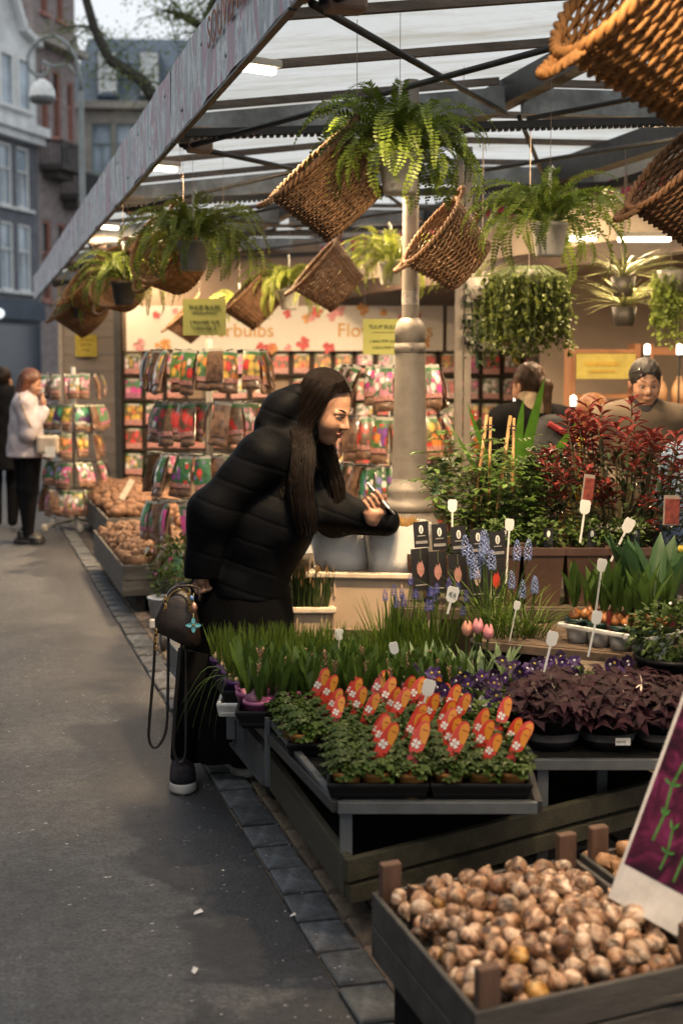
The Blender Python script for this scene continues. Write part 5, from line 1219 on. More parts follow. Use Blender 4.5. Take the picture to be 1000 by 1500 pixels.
# pansies
M_pan = [mat('pansy_purple', (.022, .006, .036), .5, 0, .4, 50), mat('pansy_violet', (.055, .02, .11), .5, 0, .3, 50), mat('pansy_wine', (.12, .01, .03), .5)]
M_pw = mat('pansy_white', (.62, .58, .60), .5)
def pansy(label, r, d, z, n, rx, ry, seed, whites=2):
    rs = random.Random(seed); t = thing('pansy_plant', label, 'potted plant', V(r, d, z), -A); lv = MB()
    leaf_cloud(lv, (0, 0, .09), rx, ry, .05, int(260*rx/.09), .032, .022, rs, .4, .3, zmin=-.02); lv.build('foliage', M_lb, t)
    pot_mb(min(rx, ry)*.7, min(rx, ry)*.9, .085).build('pot', M_tray, t, True)
    for k in range(n):
        x, y, zz = rs.uniform(-rx, rx), rs.uniform(-ry, ry), rs.uniform(.11, .18); yaw = rs.uniform(-.9, .9); f = MB()
        nrm = Vector((sin(yaw), -cos(yaw), rs.uniform(-.1, .7))).normalized(); tx = nrm.orthogonal().normalized(); ty = nrm.cross(tx); m = rs.choice(M_pan[:2]+M_pan[:1])
        if k < whites: m = M_pw
        for q in range(5):
            b = q*2*pi/5+.3; dv = tx*cos(b)+ty*sin(b); f.leaf((0, 0, 0), dv+nrm*.15, nrm, rs.uniform(.018, .026), .026, .1, 0, .2)
        fl = f.build('flower', m, t, loc=(x, y, zz)); e = MB()
        e.lathe([(.001, .002), (.004, .001), (.005, 0)], 6); e.build('eye', M_pw if k % 2 else mat('pansy_eye', (.5, .4, .05), .5), fl, loc=nrm*.003, rot=nrm.to_track_quat('Z', 'Y').to_euler())
pansy('dark purple pansies with one white bloom beside the clover tags', .42, 4.40, .43, 40, .14, .10, 4, 1)
pansy('violet pansies in front of the pink tulips', .30, 4.56, .43, 14, .10, .07, 5, 1)
pansy('dark purple pansies under the leaning price stake', .58, 4.5, .44, 30, .11, .09, 6, 0)
pansy('dark pansies with a red bloom below the white bulb tray', .79, 4.50, .46, 30, .14, .07, 7, 1)
pansy('pale leaved pansy pot at the clover tray corner', .40, 4.22, .43, 2, .07, .06, 8, 0)
# purple oxalis
M_ox = leafmat('oxalis_purple', (.026, .006, .012), .5, .65, .2, .1)
M_sil = mat('silver_foil_tray', (.22, .22, .23), .3, .6, .3, 12)
def oxalis(label, r, d, z, rx, seed, n=120):
    rs = random.Random(seed); t = thing('purple_oxalis', label, 'potted plant', V(r, d, z), -A); mb = MB(); st = MB()
    for _ in range(n):
        a = rs.uniform(0, 2*pi); q = math.sqrt(rs.random()); x, y = rx*1.15*q*cos(a), rx*1.15*q*sin(a); zz = .10+.06*(1-q*q)+rs.uniform(-.04, .035)
        nrm = Vector((x*3+rs.uniform(-.3, .3), y*3-.25+rs.uniform(-.3, .3), 1)).normalized(); tx = nrm.orthogonal().normalized(); ty = nrm.cross(tx); ph = rs.uniform(0, 6); L = rs.uniform(.036, .054)
        for k in range(3):
            b = ph+k*2*pi/3; dv = tx*cos(b)+ty*sin(b); s = nrm.cross(dv); c = Vector((x, y, zz))
            mb.add([c, c+dv*L*.95+s*L*.55-nrm*L*.22, c+dv*L*.8, c+dv*L*.95-s*L*.55-nrm*L*.22], [(0, 2, 1), (0, 3, 2)])
        st.tube([(x*.3, y*.3, .03), (x, y, zz)], .0012, 3)
    mb.build('foliage', M_ox, t); st.build('stems', mat('oxalis_stem', (.16, .09, .08), .5), t)
    pot_mb(.05, .068, .07).build('pot', M_tray, t, True)
    fl = MB()
    for k in range(3):
        x, y = rs.uniform(-rx, rx)*.8, -rs.uniform(.2, 1)*rx*.9; c = Vector((x, y, rs.uniform(.09, .2)))
        for q in range(5): fl.leaf(c, (rs.uniform(-.6, .6), rs.uniform(-.6, .1), rs.uniform(-.8, 1)), (0, 0, 1), .03, .007, .1)
    fl.build('blossoms', mat('oxalis_blossom', (.62, .52, .42), .5), t)
for k in range(4):
    r = .64+k*.17; tr_ = thing('foil_tray', 'silver rimmed black tray under the purple leaves, '+names[k]+' from the clover side', 'tray', V(r, 4.25, .42), -A)
    MB().lathe([(.001, 0), (.055, 0), (.066, .028), (.066, .03)], 24, sx=1.2, sy=1).build('base', M_tray, tr_, True); MB().lathe([(.066, .03), (.072, .052), (.074, .053), (.066, .05), (.001, .04)], 24, sx=1.2, sy=1).build('rim', M_sil, tr_, True)
    oxalis(f'dark purple leaved oxalis in its silver tray, {names[k]} from the clover side', r, 4.26, .45, .105, 30+k)
    oxalis(f'dark purple leaved oxalis of the back row, {names[k]} from the pansy side', r+.03, 4.40, .44, .10, 40+k, 90)
fl_ = thing('tray_label', 'small white printed label on the silver tray rim', 'label', V(.838, 4.155, .462), -A); MB().box((0, 0, 0), (.045, .0016, .022)).build('card', M_twh, fl_)
text('kuhnai', .011, mat('marker_ink', (.03, .03, .03)), fl_, (-.02, -.0015, -.003), (pi/2, 0, 0), 'print', .0002)
# white bulb tray with dark green pots
M_gp = mat('bottle_green_pot', (.008, .035, .03), .35)
wtr = thing('bulb_tray', 'white vacuum formed tray of sprouting bulbs in bottle green pots', 'tray', V(.745, 4.84, .637), -A-.98*math.atan2(.3, .24)*.98)
e1 = Vector((.37, 0, 0))
b = MB(); n = 4
for k in range(4): b.lathe([(.001, 0), (.036, 0), (.043, .045), (.043, .05)], 16, (.05+k*.092, .05, 0)).lathe([(.001, 0), (.036, 0), (.043, .045)], 16, (.05+k*.092, .145, 0))
b.build('cups', mat('milky_plastic', (.5, .52, .52), .35), wtr, True)
MB().box((.19, .0, .058), (.38, .012, .016)).box((.19, .195, .058), (.38, .012, .016)).box((.0, .097, .058), (.012, .183, .016)).box((.38, .097, .058), (.012, .183, .016)).build('rim', mat('white_plastic', (.75, .74, .7)), wtr, bevel=.004)
wa = -A-.98*math.atan2(.3, .24)*.98
rs = random.Random(21)
for k in range(4):
    for j in range(2):
        p = V(.745, 4.84, .645)+Euler((0, 0, wa)).to_matrix() @ Vector((.05+k*.092, .05+j*.095, 0))
        t = thing('sprouting_bulb', ('sprouting brown bulbs in a bottle green pot, ' if k < 2 else 'sprouting bulbs with red picture sleeve, ')+f'{names[k]} along the white tray'+(', rear row' if j else ', front row'), 'potted plant', p, rs.uniform(0, 6))
        pot_mb(.036, .046, .075).build('pot', M_gp, t, True); lv = MB()
        for q in range(3):
            a = q*2.1+rs.random(); bx, by = .022*cos(a), .022*sin(a); mb = MB(); bulb_shape(mb, (0, 0, 0), .02, (bx*6, by*6, 1), n=10); mb.build('bulb', mat('copper_bulb', (.36, .14, .045), .4, 0, .4, 25, 0, 60, .2), t, True, (bx, by, .085))
            for w in range(2+(q == 0)): a2 = a+w*2.6; lv.leaf((bx, by, .10), (bx*4+.16*cos(a2), by*4+.16*sin(a2), 1), (-cos(a2), -sin(a2), .1), rs.uniform(.12, .20), rs.uniform(.036, .05), rs.uniform(-.05, .25), 0, .35)
        lv.build('leaves', leafmat('amaryllis_leaf', (.06, .11, .024), .35, .35, .3), t, True)
        if k >= 2: MB().box((-.0, -.046, .09), (.035, .002, .06)).build('picture_sleeve', mat('wine_sleeve', (.16, .01, .02), .3, 0, .4, 50), t)
# dark pots at the right edge
rs = random.Random(23)
t = thing('leafy_pot', 'black pot with bushy small leaved plant beside the white bulb tray', 'potted plant', V(1.06, 4.50, .45), -A)
MB().lathe([(.001, 0), (.09, 0), (.115, .19), (.12, .19), (.12, .205), (.11, .205), (.105, .19), (.001, .18)], 24).build('pot', mat('black_pot', (.010, .010, .011), .4, spec=.25), t, True)
mb = MB(); leaf_cloud(mb, (0, 0, .28), .15, .13, .10, 800, .024, .017, rs, .5, .55, zmin=-.08); mb.build('foliage', M_lg, t)
mb = MB(); leaf_cloud(mb, (0, 0, .28), .15, .13, .1, 14, .012, .012, rs, .9, 1.); mb.build('blossoms', M_pw, t)
t = thing('tulip_pot', 'broad blue-green tulip leaves with yellow bud in a dark pot at the bench end', 'potted plant', V(1.08, 4.85, .637), -A); mb = MB()
for _ in range(24):
    a = rs.uniform(0, 6.3); q = rs.uniform(.02, .1); mb.leaf((q*cos(a), q*sin(a), .13), (.4*cos(a), .3*sin(a), 1), (-cos(a), -sin(a), .2), rs.uniform(.17, .27), rs.uniform(.06, .085), rs.uniform(-.1, .2), 0, .4)
mb.build('leaves', leafmat('blue_green_leaf', (.042, .095, .04), .35, .4, .25), t, True); pot_mb(.09, .11, .15).build('pot', mat('black_pot', (.014, .014, .015)), t, True); tulip_head(t, (.07, -.05, .31), .6, mat('yellow_bud', (.55, .42, .05), .5), .1)
# ------------------------------------------------------------------ cream bins with paper pots
M_cb = mat('cream_plastic', (.60, .44, .30), .5, 0, .1, 4, .06, 60, dirt=.15)
def bin_(name, label, r, d, z0, w, l, h, rz, notch=True):
    t = thing(name, label, 'bin', V(r, d, z0), rz); k = .94
    b = MB(); o = lambda s, z, ex=0: [(-w/2*s-ex, -l/2*s-ex, z), (w/2*s+ex, -l/2*s-ex, z), (w/2*s+ex, l/2*s+ex, z), (-w/2*s-ex, l/2*s+ex, z)]
    b.v = o(k, 0)+o(1, h)+o(.96, h)+o(.9, .02); b.f = [(3,2,1,0), (12,13,14,15)]+[(q*4+j, q*4+(j+1) % 4, q*4+4+(j+1) % 4, q*4+4+j) for q in range(3) for j in range(4)]; b.m = [0]*len(b.f); b.build('tub', M_cb, t, bevel=.012)
    M_rim = mat('cream_rim', (.66, .54, .40), .45)
    for s in (-1, 1): MB().box((0, s*(l/2+.004), h), (w+.05, .03, .024)).build('rim', M_rim, t, bevel=.006)
    for s in (-1, 1): MB().box((s*(w/2+.004), 0, h+.001), (.03, l-.02, .024)).build('rim', M_rim, t, bevel=.006)
    for x in (-.42, -.3, .3, .42): MB().box((x*w, -l/2*.985-.002, h-.05), (.006, .016, .07)).build('rib', M_cb, t)
    MB().box((0, -l/2*.97-.006, h*.62), (w*.93, .006, .006)).build('ridge', M_cb, t)
    if notch:
        for y in (-.1, .1): MB().box((-w/2-.014, y*l*2, h-.04), (.012, .03, .06)).build('clip', M_rim, t, bevel=.004)
    return t
bin_('storage_bin', 'big cream plastic bin carrying two white paper wrapped pots', .125, 5.68, .205, .44, .34, .565, -A-.12)
bin_('storage_bin', 'small cream plastic box of brown tipped grass beside the black coat', -.125, 5.62, .205, .16, .24, .43, -A)
rs = random.Random(31)
t = thing('tipped_grass', 'dense green grass with brown tips in the small cream box', 'plant', V(-.125, 5.62, .60), -A); mb = MB(); tp = MB()
for _ in range(420):
    x, y = rs.uniform(-.075, .075), rs.uniform(-.105, .105); h = rs.uniform(.13, .215); b = (x*1.2+rs.uniform(-.08, .08), y+rs.uniform(-.08, .08), 1)
    mb.blade((x, y, 0), b, h, .006, .05, 0, 3); 
    if rs.random() < .35: q = Vector((x, y, 0))+Vector(b).normalized()*h*.86; tp.blade(q, b, .035, .007, 0, 0, 2)
mb.build('blades', leafmat('dark_grass', (.05, .075, .022), .4), t); tp.build('tips', mat('brown_tip', (.28, .16, .06), .7), t)
def paper_pot(label, r, d, z, sc, seed):
    rs = random.Random(seed); t = thing('paper_pot', label, 'potted plant', V(r, d, z), -A, sc=sc); mb = MB(); n = 28
    for zz, q in ((0, .108), (.05, .113), (.1, .118), (.15, .123), (.175, .127)):
        for j in range(n):
            a = 2*pi*j/n; w = q*(1+.03*sin(j*3.1+zz*30)+.02*rs.uniform(-1, 1)); mb.v.append((w*cos(a), w*sin(a), zz+(rs.uniform(-.012, .014) if zz > .16 else 0)))
    mb.f = [(k*n+j, k*n+(j+1) % n, (k+1)*n+(j+1) % n, (k+1)*n+j) for k in range(4) for j in range(n)]+[tuple(range(n))[::-1]]; mb.m = [0]*len(mb.f)
    o = mb.build('paper_wrap', mat('white_paper', (.86, .84, .80), .7, 0, .06, 6, .2, 20), t, True)
    g = MB(); t2 = MB()
    for _ in range(260):
        a = rs.uniform(0, 6.3); q = .11*math.sqrt(rs.random()); p = (q*cos(a), q*sin(a), .12); g.blade(p, (q*cos(a)*2, q*sin(a)*2, 1), rs.uniform(.05, .085), .005, .05, 0, 3); t2.blade((p[0]*1.05, p[1]*1.05, .165), (q*cos(a)*2, q*sin(a)*2, 1), rs.uniform(.02, .04), .006, .0, 0, 2)
    g.build('leaves', M_lb, t); t2.build('tips', mat('ochre_tip', (.40, .22, .07), .7), t); MB().lathe([(.001, .03), (.07, .03), (.09, .12), (.001, .12)], 20).build('soil', mat('potting_soil', (.03, .022, .016), .95), t)
ple = MB().box((0, 0, 0), (.43, .33, .012)).build('bin_lid_board', mat('cream_rim', (.58, .46, .32)), loc=V(.125, 5.68, .762), rot=(0, 0, -A-.12)); tag(ple, 'flat cream board across the top of the big bin', 'board')
paper_pot('white paper wrapped pot with ochre tips on the big cream bin nearest the black cards', .225, 5.64, .77, 1.08, 1)
paper_pot('white paper wrapped pot on the big cream bin partly behind the black sleeve', .01, 5.76, .77, 1.08, 2)
pb = thing('price_board', 'small white price board standing between the coat and the cream bins', 'sign', V(-.18, 5.9, .78), -A); MB().box((0, 0, .06), (.11, .004, .08), Euler((-.7, 0, .3)).to_matrix()).build('card', M_twh, pb); MB().box((0, .01, 0), (.006, .006, .13)).build('stick', M_stk, pb)
# ------------------------------------------------------------------ black magnolia cards on brown pots
M_brp = mat('brown_plastic_pot', (.085, .045, .032), .5, 0, .2, 6, dirt=.2); M_bk = mat('black_card', (.022, .021, .022), .4)
def rose_pot(r, d, z, label, seed, rz=-A, h=.215, w=.15):
    t = thing('rose_pot', label, 'potted plant', V(r, d, z), rz); k = .8
    b = MB(); q = [(-1, -1), (1, -1), (1, 1), (-1, 1)]; b.v = [(x*w/2*k, y*w/2*k, 0) for x, y in q]+[(x*w/2, y*w/2, h*.86) for x, y in q]+[(x*w/2*1.05, y*w/2*1.05, h*.86) for x, y in q]+[(x*w/2*1.05, y*w/2*1.05, h) for x, y in q]+[(x*w/2*.95, y*w/2*.95, h) for x, y in q]+[(x*w/2*.94, y*w/2*.94, h-.02) for x, y in q]
    b.f = [(3,2,1,0), (20,21,22,23)]+[(g*4+j, g*4+(j+1) % 4, g*4+4+(j+1) % 4, g*4+4+j) for g in range(5) for j in range(4)]; b.m = [0]*len(b.f); b.f, b.m = b.f, [0]+[1]+[0]*20
    b.build('pot', [M_brp, mat('potting_soil', (.03, .02, .015))], t, bevel=.006); return t
def oval(n, rx, rz_2, cx, cz, y): return [(cx+rx*cos(2*pi*k/n), y, cz+rz_2*sin(2*pi*k/n)) for k in range(n)]
M_ln = mat('card_grey_print', (.30, .29, .28), .5)
for k in range(5):
    r = .29+k*.068; d = 5.42-k*.05; zt = .99-k*.004
    rose_pot(r, d+.115, .695, f'brown square pot behind the {names[k]} black magnolia card from the cream bin', k, w=.066*1.9 if False else .064, h=.16)
    t = thing('magnolia_card', f'black plant card with {["pink", "pink", "pink", "white", "red"][k]} magnolia picture, {names[k]} from the cream bin', 'plant card', V(r, d, zt), -A+.12, 'magnolia cards', (.05, -.06+U(-.02, .02), -A+.1))
    up = MB().box((.012, 0, -.05), (.058, .002, .10)).build('upper_card', M_bk, t); lo = MB().box((0, -.008, -.185), (.068, .002, .165)).build('lower_card', M_bk, t)
    o = MB(); o.add(oval(14, .0085, .017, .012, -.03, -.0022), [tuple(range(14))]); o.build('oval_logo', M_twh, up); MB().box((.012, -.0022, -.031), (.003, .0008, .02)).build('logo_mark', M_bk, up)
    MB().box((.012, -.0018, -.055), (.03, .001, .004)).box((.012, -.0018, -.08), (.046, .001, .011)).build('title_line', M_ln, up)
    m = mat(['mag_pink', 'mag_pink', 'mag_pink', 'mag_white', 'mag_red'][k], [(.52, .24, .20)]*3+[(.55, .42, .34), (.6, .06, .03)][k-3:k-2] if False else [(.40, .20, .17), (.40, .20, .17), (.40, .20, .17), (.45, .35, .28), (.5, .05, .03)][k], .4, 0, .35, 40)
    p = MB()
    for dx_, L_ in ((-.22, .055), (.22, .052), (-.08, .065), (.1, .068), (0, .06)): p.leaf((0, -.0102-.0003*L_*10, -.215), (dx_, 0, 1), (0, -1, 0), L_, .018, 0, 0, .05)
    p.build('magnolia_picture', m, lo)
    MB().box((.002, -.0098, -.125), (.003, .001, .04)).build('picture_stem', mat('stem_grey', (.10, .12, .06), .6), lo); MB().box((0, -.0098, -.245), (.045, .001, .004)).build('caption_line', M_ln, lo)
rs = random.Random(41)
for k in range(4):
    r = .60+k*.165; t = rose_pot(r, 5.42, .675, f'brown square pot with small leaved rose and black tag, {names[k]} right of the magnolia cards', k, h=.225, w=.156)
    mb = MB(); leaf_cloud(mb, (0, 0, .27), .09, .08, .06, 220, .026, .018, rs, .4, .3); mb.build('foliage', M_lg, t)
    c = MB().box((.02, -.05, .255), (.035, .002, .08)).build('name_tag', M_bk, t); o = MB(); o.add(oval(12, .007, .013, .02, .275, -.0525), [tuple(range(12))]); o.build('oval_logo', M_twh, c)
for k, (x, m) in enumerate(((-.0, 0),)):
    fl = thing('dried_leaf_sprig', 'orange-brown leafy sprig between the rose pots and the red shrub', 'plant', V(.86, 5.75, .86), -A); mb = MB(); leaf_cloud(mb, (0, 0, .12), .05, .05, .12, 80, .045, .02, rs, .5, .2); mb.build('foliage', mat('copper_leaf', (.36, .17, .08), .5, 0, .4, 20), fl); MB().tube([(0, 0, -.18), (0, 0, .1)], .006, 6).build('stem', M_bark, fl)
# climbing roses on bamboo canes
M_cane = mat('bamboo', (.36, .20, .07), .5, 0, .3, 10, 0, 60, 0, 0)
def climber(label, r, d, z, h, spread, seed, cane=True, dens=1.):
    rs = random.Random(seed); t = thing('climbing_rose', label, 'potted plant', V(r, d, z), -A); lv = MB(); st = MB()
    pot_mb(.07, .09, .2).build('pot', M_brp, t, True)
    for k in range(7):
        a = rs.uniform(0, 6.3); x, y = .03*cos(a), .03*sin(a); H = h*rs.uniform(.6, 1.0); pts = [Vector((x, y, .18))]; q = pts[0]
        for s in range(12):
            q = q+Vector((rs.uniform(-.04, .04)+spread*.028*cos(a), rs.uniform(-.03, .03)+spread*.022*sin(a), H/12)); pts.append(q)
        st.tube(pts, [.0035-.0002*i for i in range(13)], 5)
        for i, p in enumerate(pts[1:]):
            for _ in range(max(1, round(2*dens+rs.uniform(-.6, .6)))):
                b = rs.uniform(0, 6.3); dv = Vector((cos(b), sin(b)*.8, rs.uniform(-.2, .4))).normalized(); L = rs.uniform(.03, .06); st.tube([p, p+dv*L], .001, 3)
                for f in (.35, .65):
                    s = dv.cross(Vector((0, 0, 1))).normalized()
                    for sg in (-1, 1): lv.leaf(p+dv*L*f, s*sg+dv*.5, (0, 0, 1), rs.uniform(.03, .046), .024, .25)
                lv.leaf(p+dv*L, dv, (0, 0, 1), rs.uniform(.034, .05), .026, .25)
    lv.build('foliage', leafmat('rose_leaf', (.10, .17, .035), .4, .35, .3, .15), t); st.build('stems', mat('rose_stem', (.08, .07, .03), .6), t)
    if cane:
        c = MB().tube([(-.05, 0, .15), (.02, 0, h+.2)], .007, 6).tube([(.03, .02, .15), (.035, .01, h+.19)], .006, 6); c = c.build('cane', M_cane, t, True); MB().lathe([(.018, 0), (.018, .006)], 10, (.028, .005, h+.14)).lathe([(.018, 0), (.018, .005)], 10, (.028, .005, h+.155)).build('cane_tie', M_dark, c)
climber('climbing rose on tied bamboo canes nearest the lamp post', .57, 5.78, .69, .50, .3, 3, True, .9)
climber('climbing rose on tied bamboo canes with one long shoot', .65, 5.66, .69, .50, .3, 4, True, .9)
climber('low bushy climbing rose behind the magnolia cards', .61, 5.9, .69, .34, .35, 5, False, 1.)
climber('low leafy rose in front of the person with the ponytail', .74, 5.85, .69, .26, .5, 6, False, .7)
# red leaved shrub
rs = random.Random(51)
t = thing('red_shrub', 'large shrub with glossy red young leaves over dark green foliage', 'shrub', V(1.13, 5.72, .675), -A)
MB().lathe([(.001, 0), (.12, 0), (.15, .24), (.16, .24), (.16, .26), (.14, .26), (.001, .24)], 24).build('pot', mat('black_pot', (.014, .014, .015)), t, True)
rd = MB(); gn = MB(); st = MB()
for k in range(90):
    a = rs.uniform(0, 2*pi); q = math.sqrt(rs.random()); x, y = .42*q*cos(a), .28*q*sin(a); zt = .83-.38*q**1.5*rs.uniform(.5, 1.1)+rs.uniform(-.22, .02)
    b = Vector((x*.25, y*.25, .3)); m_ = Vector((x*.8, y*.8, zt*.65)); e = Vector((x, y, zt)); st.tube([b, m_, e], [.006, .004, .0025], 4)
    for w in range(9):
        f = w/9; p = m_.lerp(e, .68+.32*f); b2 = w*2.4+k; dv = Vector((cos(b2), sin(b2), .25+.9*f)); rd.leaf(p, dv, (-cos(b2), -sin(b2), 1), rs.uniform(.05, .085), rs.uniform(.020, .027), .3, 0, .5)
for _ in range(1100):
    a = rs.uniform(0, 2*pi); q = .25+.75*math.sqrt(rs.random()); x, y, zz = .40*q*cos(a), .29*q*sin(a), rs.uniform(.18, .58); gn.leaf((x, y, zz), (x*2+rs.uniform(-.6, .6), y*2+rs.uniform(-.6, .6), rs.uniform(-.2, .7)), (0, 0, 1), rs.uniform(.035, .06), .022, .25, 0, .3)
rd.build('red_leaves', mat('photinia_red', (.19, .036, .03), .25, 0, .5, 14, 0, 80, 0, 0, .2), t); gn.build('green_leaves', leafmat('photinia_green', (.028, .045, .016), .5, .3, .1), t); st.build('stems', mat('rose_stem', (.08, .07, .03)), t)
for i, (x, zz, lab) in enumerate(((-.19, .44, 'tall plant label with red leaf picture on the near side of the red shrub'), (.13, .36, 'wide plant label with red leaf picture low in the red shrub'))):
    tg = thing('shrub_label', lab, 'label', V(1.13+x, 5.42, .675+zz), -A, rot=(0, .12-.1*i, -A)); MB().box((0, 0, 0), (.042+.018*i, .002, .115)).build('card', mat('label_pale', (.26, .21, .18), .4), tg); MB().box((.004, -.0016, -.005), (.037+.018*i, .001, .098)).build('leaf_picture', mat('red_leaf_print', (.17, .035, .022), .4, 0, .7, 45), tg)
# big leaf plants behind, dark shrubs closing gaps
for i, (r, d, z, rx, rz3, n, m, lab) in enumerate([(.55, 7.6, .0, .2, .40, 450, M_ld, 'dark leafy shrub standing behind the climbing roses'), (1.85, 6.6, .0, .3, .45, 700, M_ld, 'dark leafy shrub behind the red leaves'), (1.45, 6.5, .0, .3, .35, 600, M_ld, 'low dark shrub between the shoppers and the red leaves')]):
    t = thing('dark_shrub', lab, 'shrub', V(r, d, z), -A); mb = MB(); leaf_cloud(mb, (0, 0, .3+rz3), rx, rx, rz3, n, .07, .035, random.Random(60+i), .5, .4); mb.build('foliage', m, t); MB().tube([(0, 0, 0), (0, 0, .6)], .02, 7).build('stem', M_bark, t); pot_mb(.14, .18, .28).build('pot', mat('dark_pot', (.05, .05, .05)), t, True)
t = thing('strap_leaf_plant', 'plant with tall bright green strap leaves beside the stall post', 'plant', V(.92, 7.8, .55), -A); mb = MB()
for k, (a, L) in enumerate(((.3, .62), (-.5, .5), (.1, .5), (.9, .45), (-.9, .4))): mb.blade((0, 0, .15), (a*.9, -.1*k, 1.6), L+.25, .075, .05, 0, 7, Vector((.8, .5, -.3)), .1)
mb.build('leaves', leafmat('strap_leaf', (.10, .25, .03), .25, .35, .35), t); MB().lathe([(.001, -.55), (.1, -.55), (.14, .16), (.001, .15)], 20).build('pot', mat('dark_pot', (.05, .05, .05)), t, True)
M_bf = [mat('bloom_red', (.5, .05, .03), .5), mat('bloom_pink', (.58, .22, .20), .5), mat('bloom_orange', (.55, .2, .03), .5)]
rs = random.Random(71)
t = thing('lily_stand', 'stand of red, pink and orange blooms behind the person with the ponytail', 'flowers', V(.95, 9.6, 0), -A)
MB().box((0, 0, .45), (1.1, .4, .9)).build('stand', mat('dark_plank', (.06, .04, .03)), t); mb = MB(); leaf_cloud(mb, (0, 0, 1.05), .55, .25, .2, 600, .07, .03, rs); mb.build('foliage', M_ld, t)
for k in range(26):
    p = (rs.uniform(-.52, .52), -.2+rs.uniform(-.1, .1), rs.uniform(.95, 1.32)); f = MB()
    for q in range(6): f.leaf((0, 0, 0), (cos(q*1.05), -.5, sin(q*1.05)), (0, -1, 0), .065, .035, .2)
    f.build('bloom', rs.choice(M_bf), t, loc=p)
# ------------------------------------------------------------------ people
M_skin = mat('skin', (.37, .20, .128), .5, 0, .08, 20, .04, 300); M_lip = mat('lips', (.38, .13, .10), .4); M_hair = mat('dark_hair', (.012, .008, .006), .5, 0, .5, 12, 0, 60, 0, 0, 0, .15, stretch=(8, 8, 1))
M_coat = mat('black_puffer', (.0032, .0035, .0048), .7, 0, .35, 8, .3, 40, spec=.12)
def puffer():
    m, t, b, out = nodes_of('black_puffer_shell'); L = t.links.new; tc = N(t, 'TexCoord'); v = tc.outputs['Object']
    n = noise(t, 9, 4, .6, v); L(ramp(t, n.outputs[0], [(.3, (.0018, .002, .0028)), (.7, (.0036, .004, .0052))]).outputs[0], b.inputs['Base Color'])
    b.inputs['Roughness'].default_value = .62; b.inputs['Specular IOR Level'].default_value = .08
    vm = N(t, 'VectorMath', operation='DOT_PRODUCT'); L(v, vm.inputs[0]); vm.inputs[1].default_value = (.35, 0, .94)
    nw = noise(t, 6, 3, .5, v); a = N(t, 'Math', operation='MULTIPLY_ADD'); L(nw.outputs[0], a.inputs[0]); a.inputs[1].default_value = .02; L(vm.outputs['Value'], a.inputs[2])
    mu = N(t, 'Math', operation='MULTIPLY'); L(a.outputs[0], mu.inputs[0]); mu.inputs[1].default_value = 10.5; fr = N(t, 'Math', operation='PINGPONG'); L(mu.outputs[0], fr.inputs[0]); fr.inputs[1].default_value = .5
    sm = ramp(t, fr.outputs[0], [(0., 0.), (.12, .7), (.5, 1.)])
    wr = noise(t, 38, 5, .65, v, .6); h = N(t, 'Math', operation='MULTIPLY_ADD'); L(wr.outputs[0], h.inputs[0]); h.inputs[1].default_value = .45; L(sm.outputs[0], h.inputs[2])
    bp = N(t, 'Bump'); bp.inputs['Strength'].default_value = .28; bp.inputs['Distance'].default_value = .010; L(h.outputs[0], bp.inputs['Height']); L(bp.outputs[0], b.inputs['Normal'])
    return m
M_coat = puffer()
M_skirt = mat('black_wool', (.004, .004, .0045), .9, 0, .3, 20, .3, 120, spec=.06)
M_eye = mat('eye_dark', (.02, .012, .01), .15); M_eyew = mat('eye_white', (.55, .50, .46), .3)
def rot(ax, a): return np.array(Matrix.Rotation(a, 3, ax))
def head_sdf(s=1., ears=True):
    F = [s_ell((-.012, 0, .032), (.094, .074, .088)), s_ell((.032, 0, -.022), (.054, .058, .078)), s_ell((.034, 0, -.068), (.044, .046, .042)), s_cone((.062, -.010, -.094), (.062, .010, -.094), .017, .017)]
    F += [s_ell((.056, sg*.037, -.03), (.03, .026, .03)) for sg in (-1, 1)]
    base = s_union(F, .03)
    nose = s_union([s_cone((.084, 0, .012), (.108, 0, -.026), .0075, .0105), s_cone((.096, -.011, -.031), (.096, .011, -.031), .0085, .0085)], .010)
    brow = s_union([s_cone((.084, sg*.010, .021), (.070, sg*.048, .019), .008, .006) for sg in (-1, 1)], .01)
    sock = s_union([s_ell((.098, sg*.031, .003), (.019, .017, .011)) for sg in (-1, 1)], .004)
    lidu = [s_cone((.0835, sg*.018, .006), (.078, sg*.046, .005), .0042, .0042) for sg in (-1, 1)]+[s_cone((.0835, sg*.018, -.006), (.078, sg*.045, -.005), .003, .003) for sg in (-1, 1)]
    lips = s_union([s_cone((.0915, -.019, -.057), (.0975, 0, -.0545), .004, .0062), s_cone((.0915, .019, -.057), (.0975, 0, -.0545), .004, .0062), s_cone((.089, -.016, -.066), (.095, 0, -.0675), .004, .007), s_cone((.089, .016, -.066), (.095, 0, -.0675), .004, .007)], .004)
    mouthcut = s_cone((.102, -.017, -.0612), (.102, .017, -.0612), .0022, .0022)
    er = [s_ell((-.004, sg*.076, -.006), (.018, .009, .03)) for sg in (-1, 1)]
    def f(P):
        Q = P/s; d = base(Q); d = smin(d, brow(Q), .014); d = smax(d, -sock(Q), .012); d = smin(d, nose(Q), .012)
        for g in lidu: d = smin(d, g(Q), .004)
        d = smin(d, lips(Q), .006); d = smax(d, -mouthcut(Q), .003)
        if ears:
            for g in er: d = smin(d, g(Q), .008)
        return d*s
    return f
def xf(fn, c, R):                                    # R columns: local axes in body frame
    c = np.array(c, float); return lambda P: fn((P-c)@R)
def facing(yaw, pitch, roll=0.):                     # local x forward; yaw 0 = facing +x, negative turns to the viewer (-y)
    return rot('Z', yaw)@rot('Y', pitch)@rot('X', roll)
def hand_chain(pts, r0, r1):
    return [s_cone(pts[i], pts[i+1], r0+(r1-r0)*i/(len(pts)-1), r0+(r1-r0)*(i+1)/(len(pts)-1)) for i in range(len(pts)-1)]
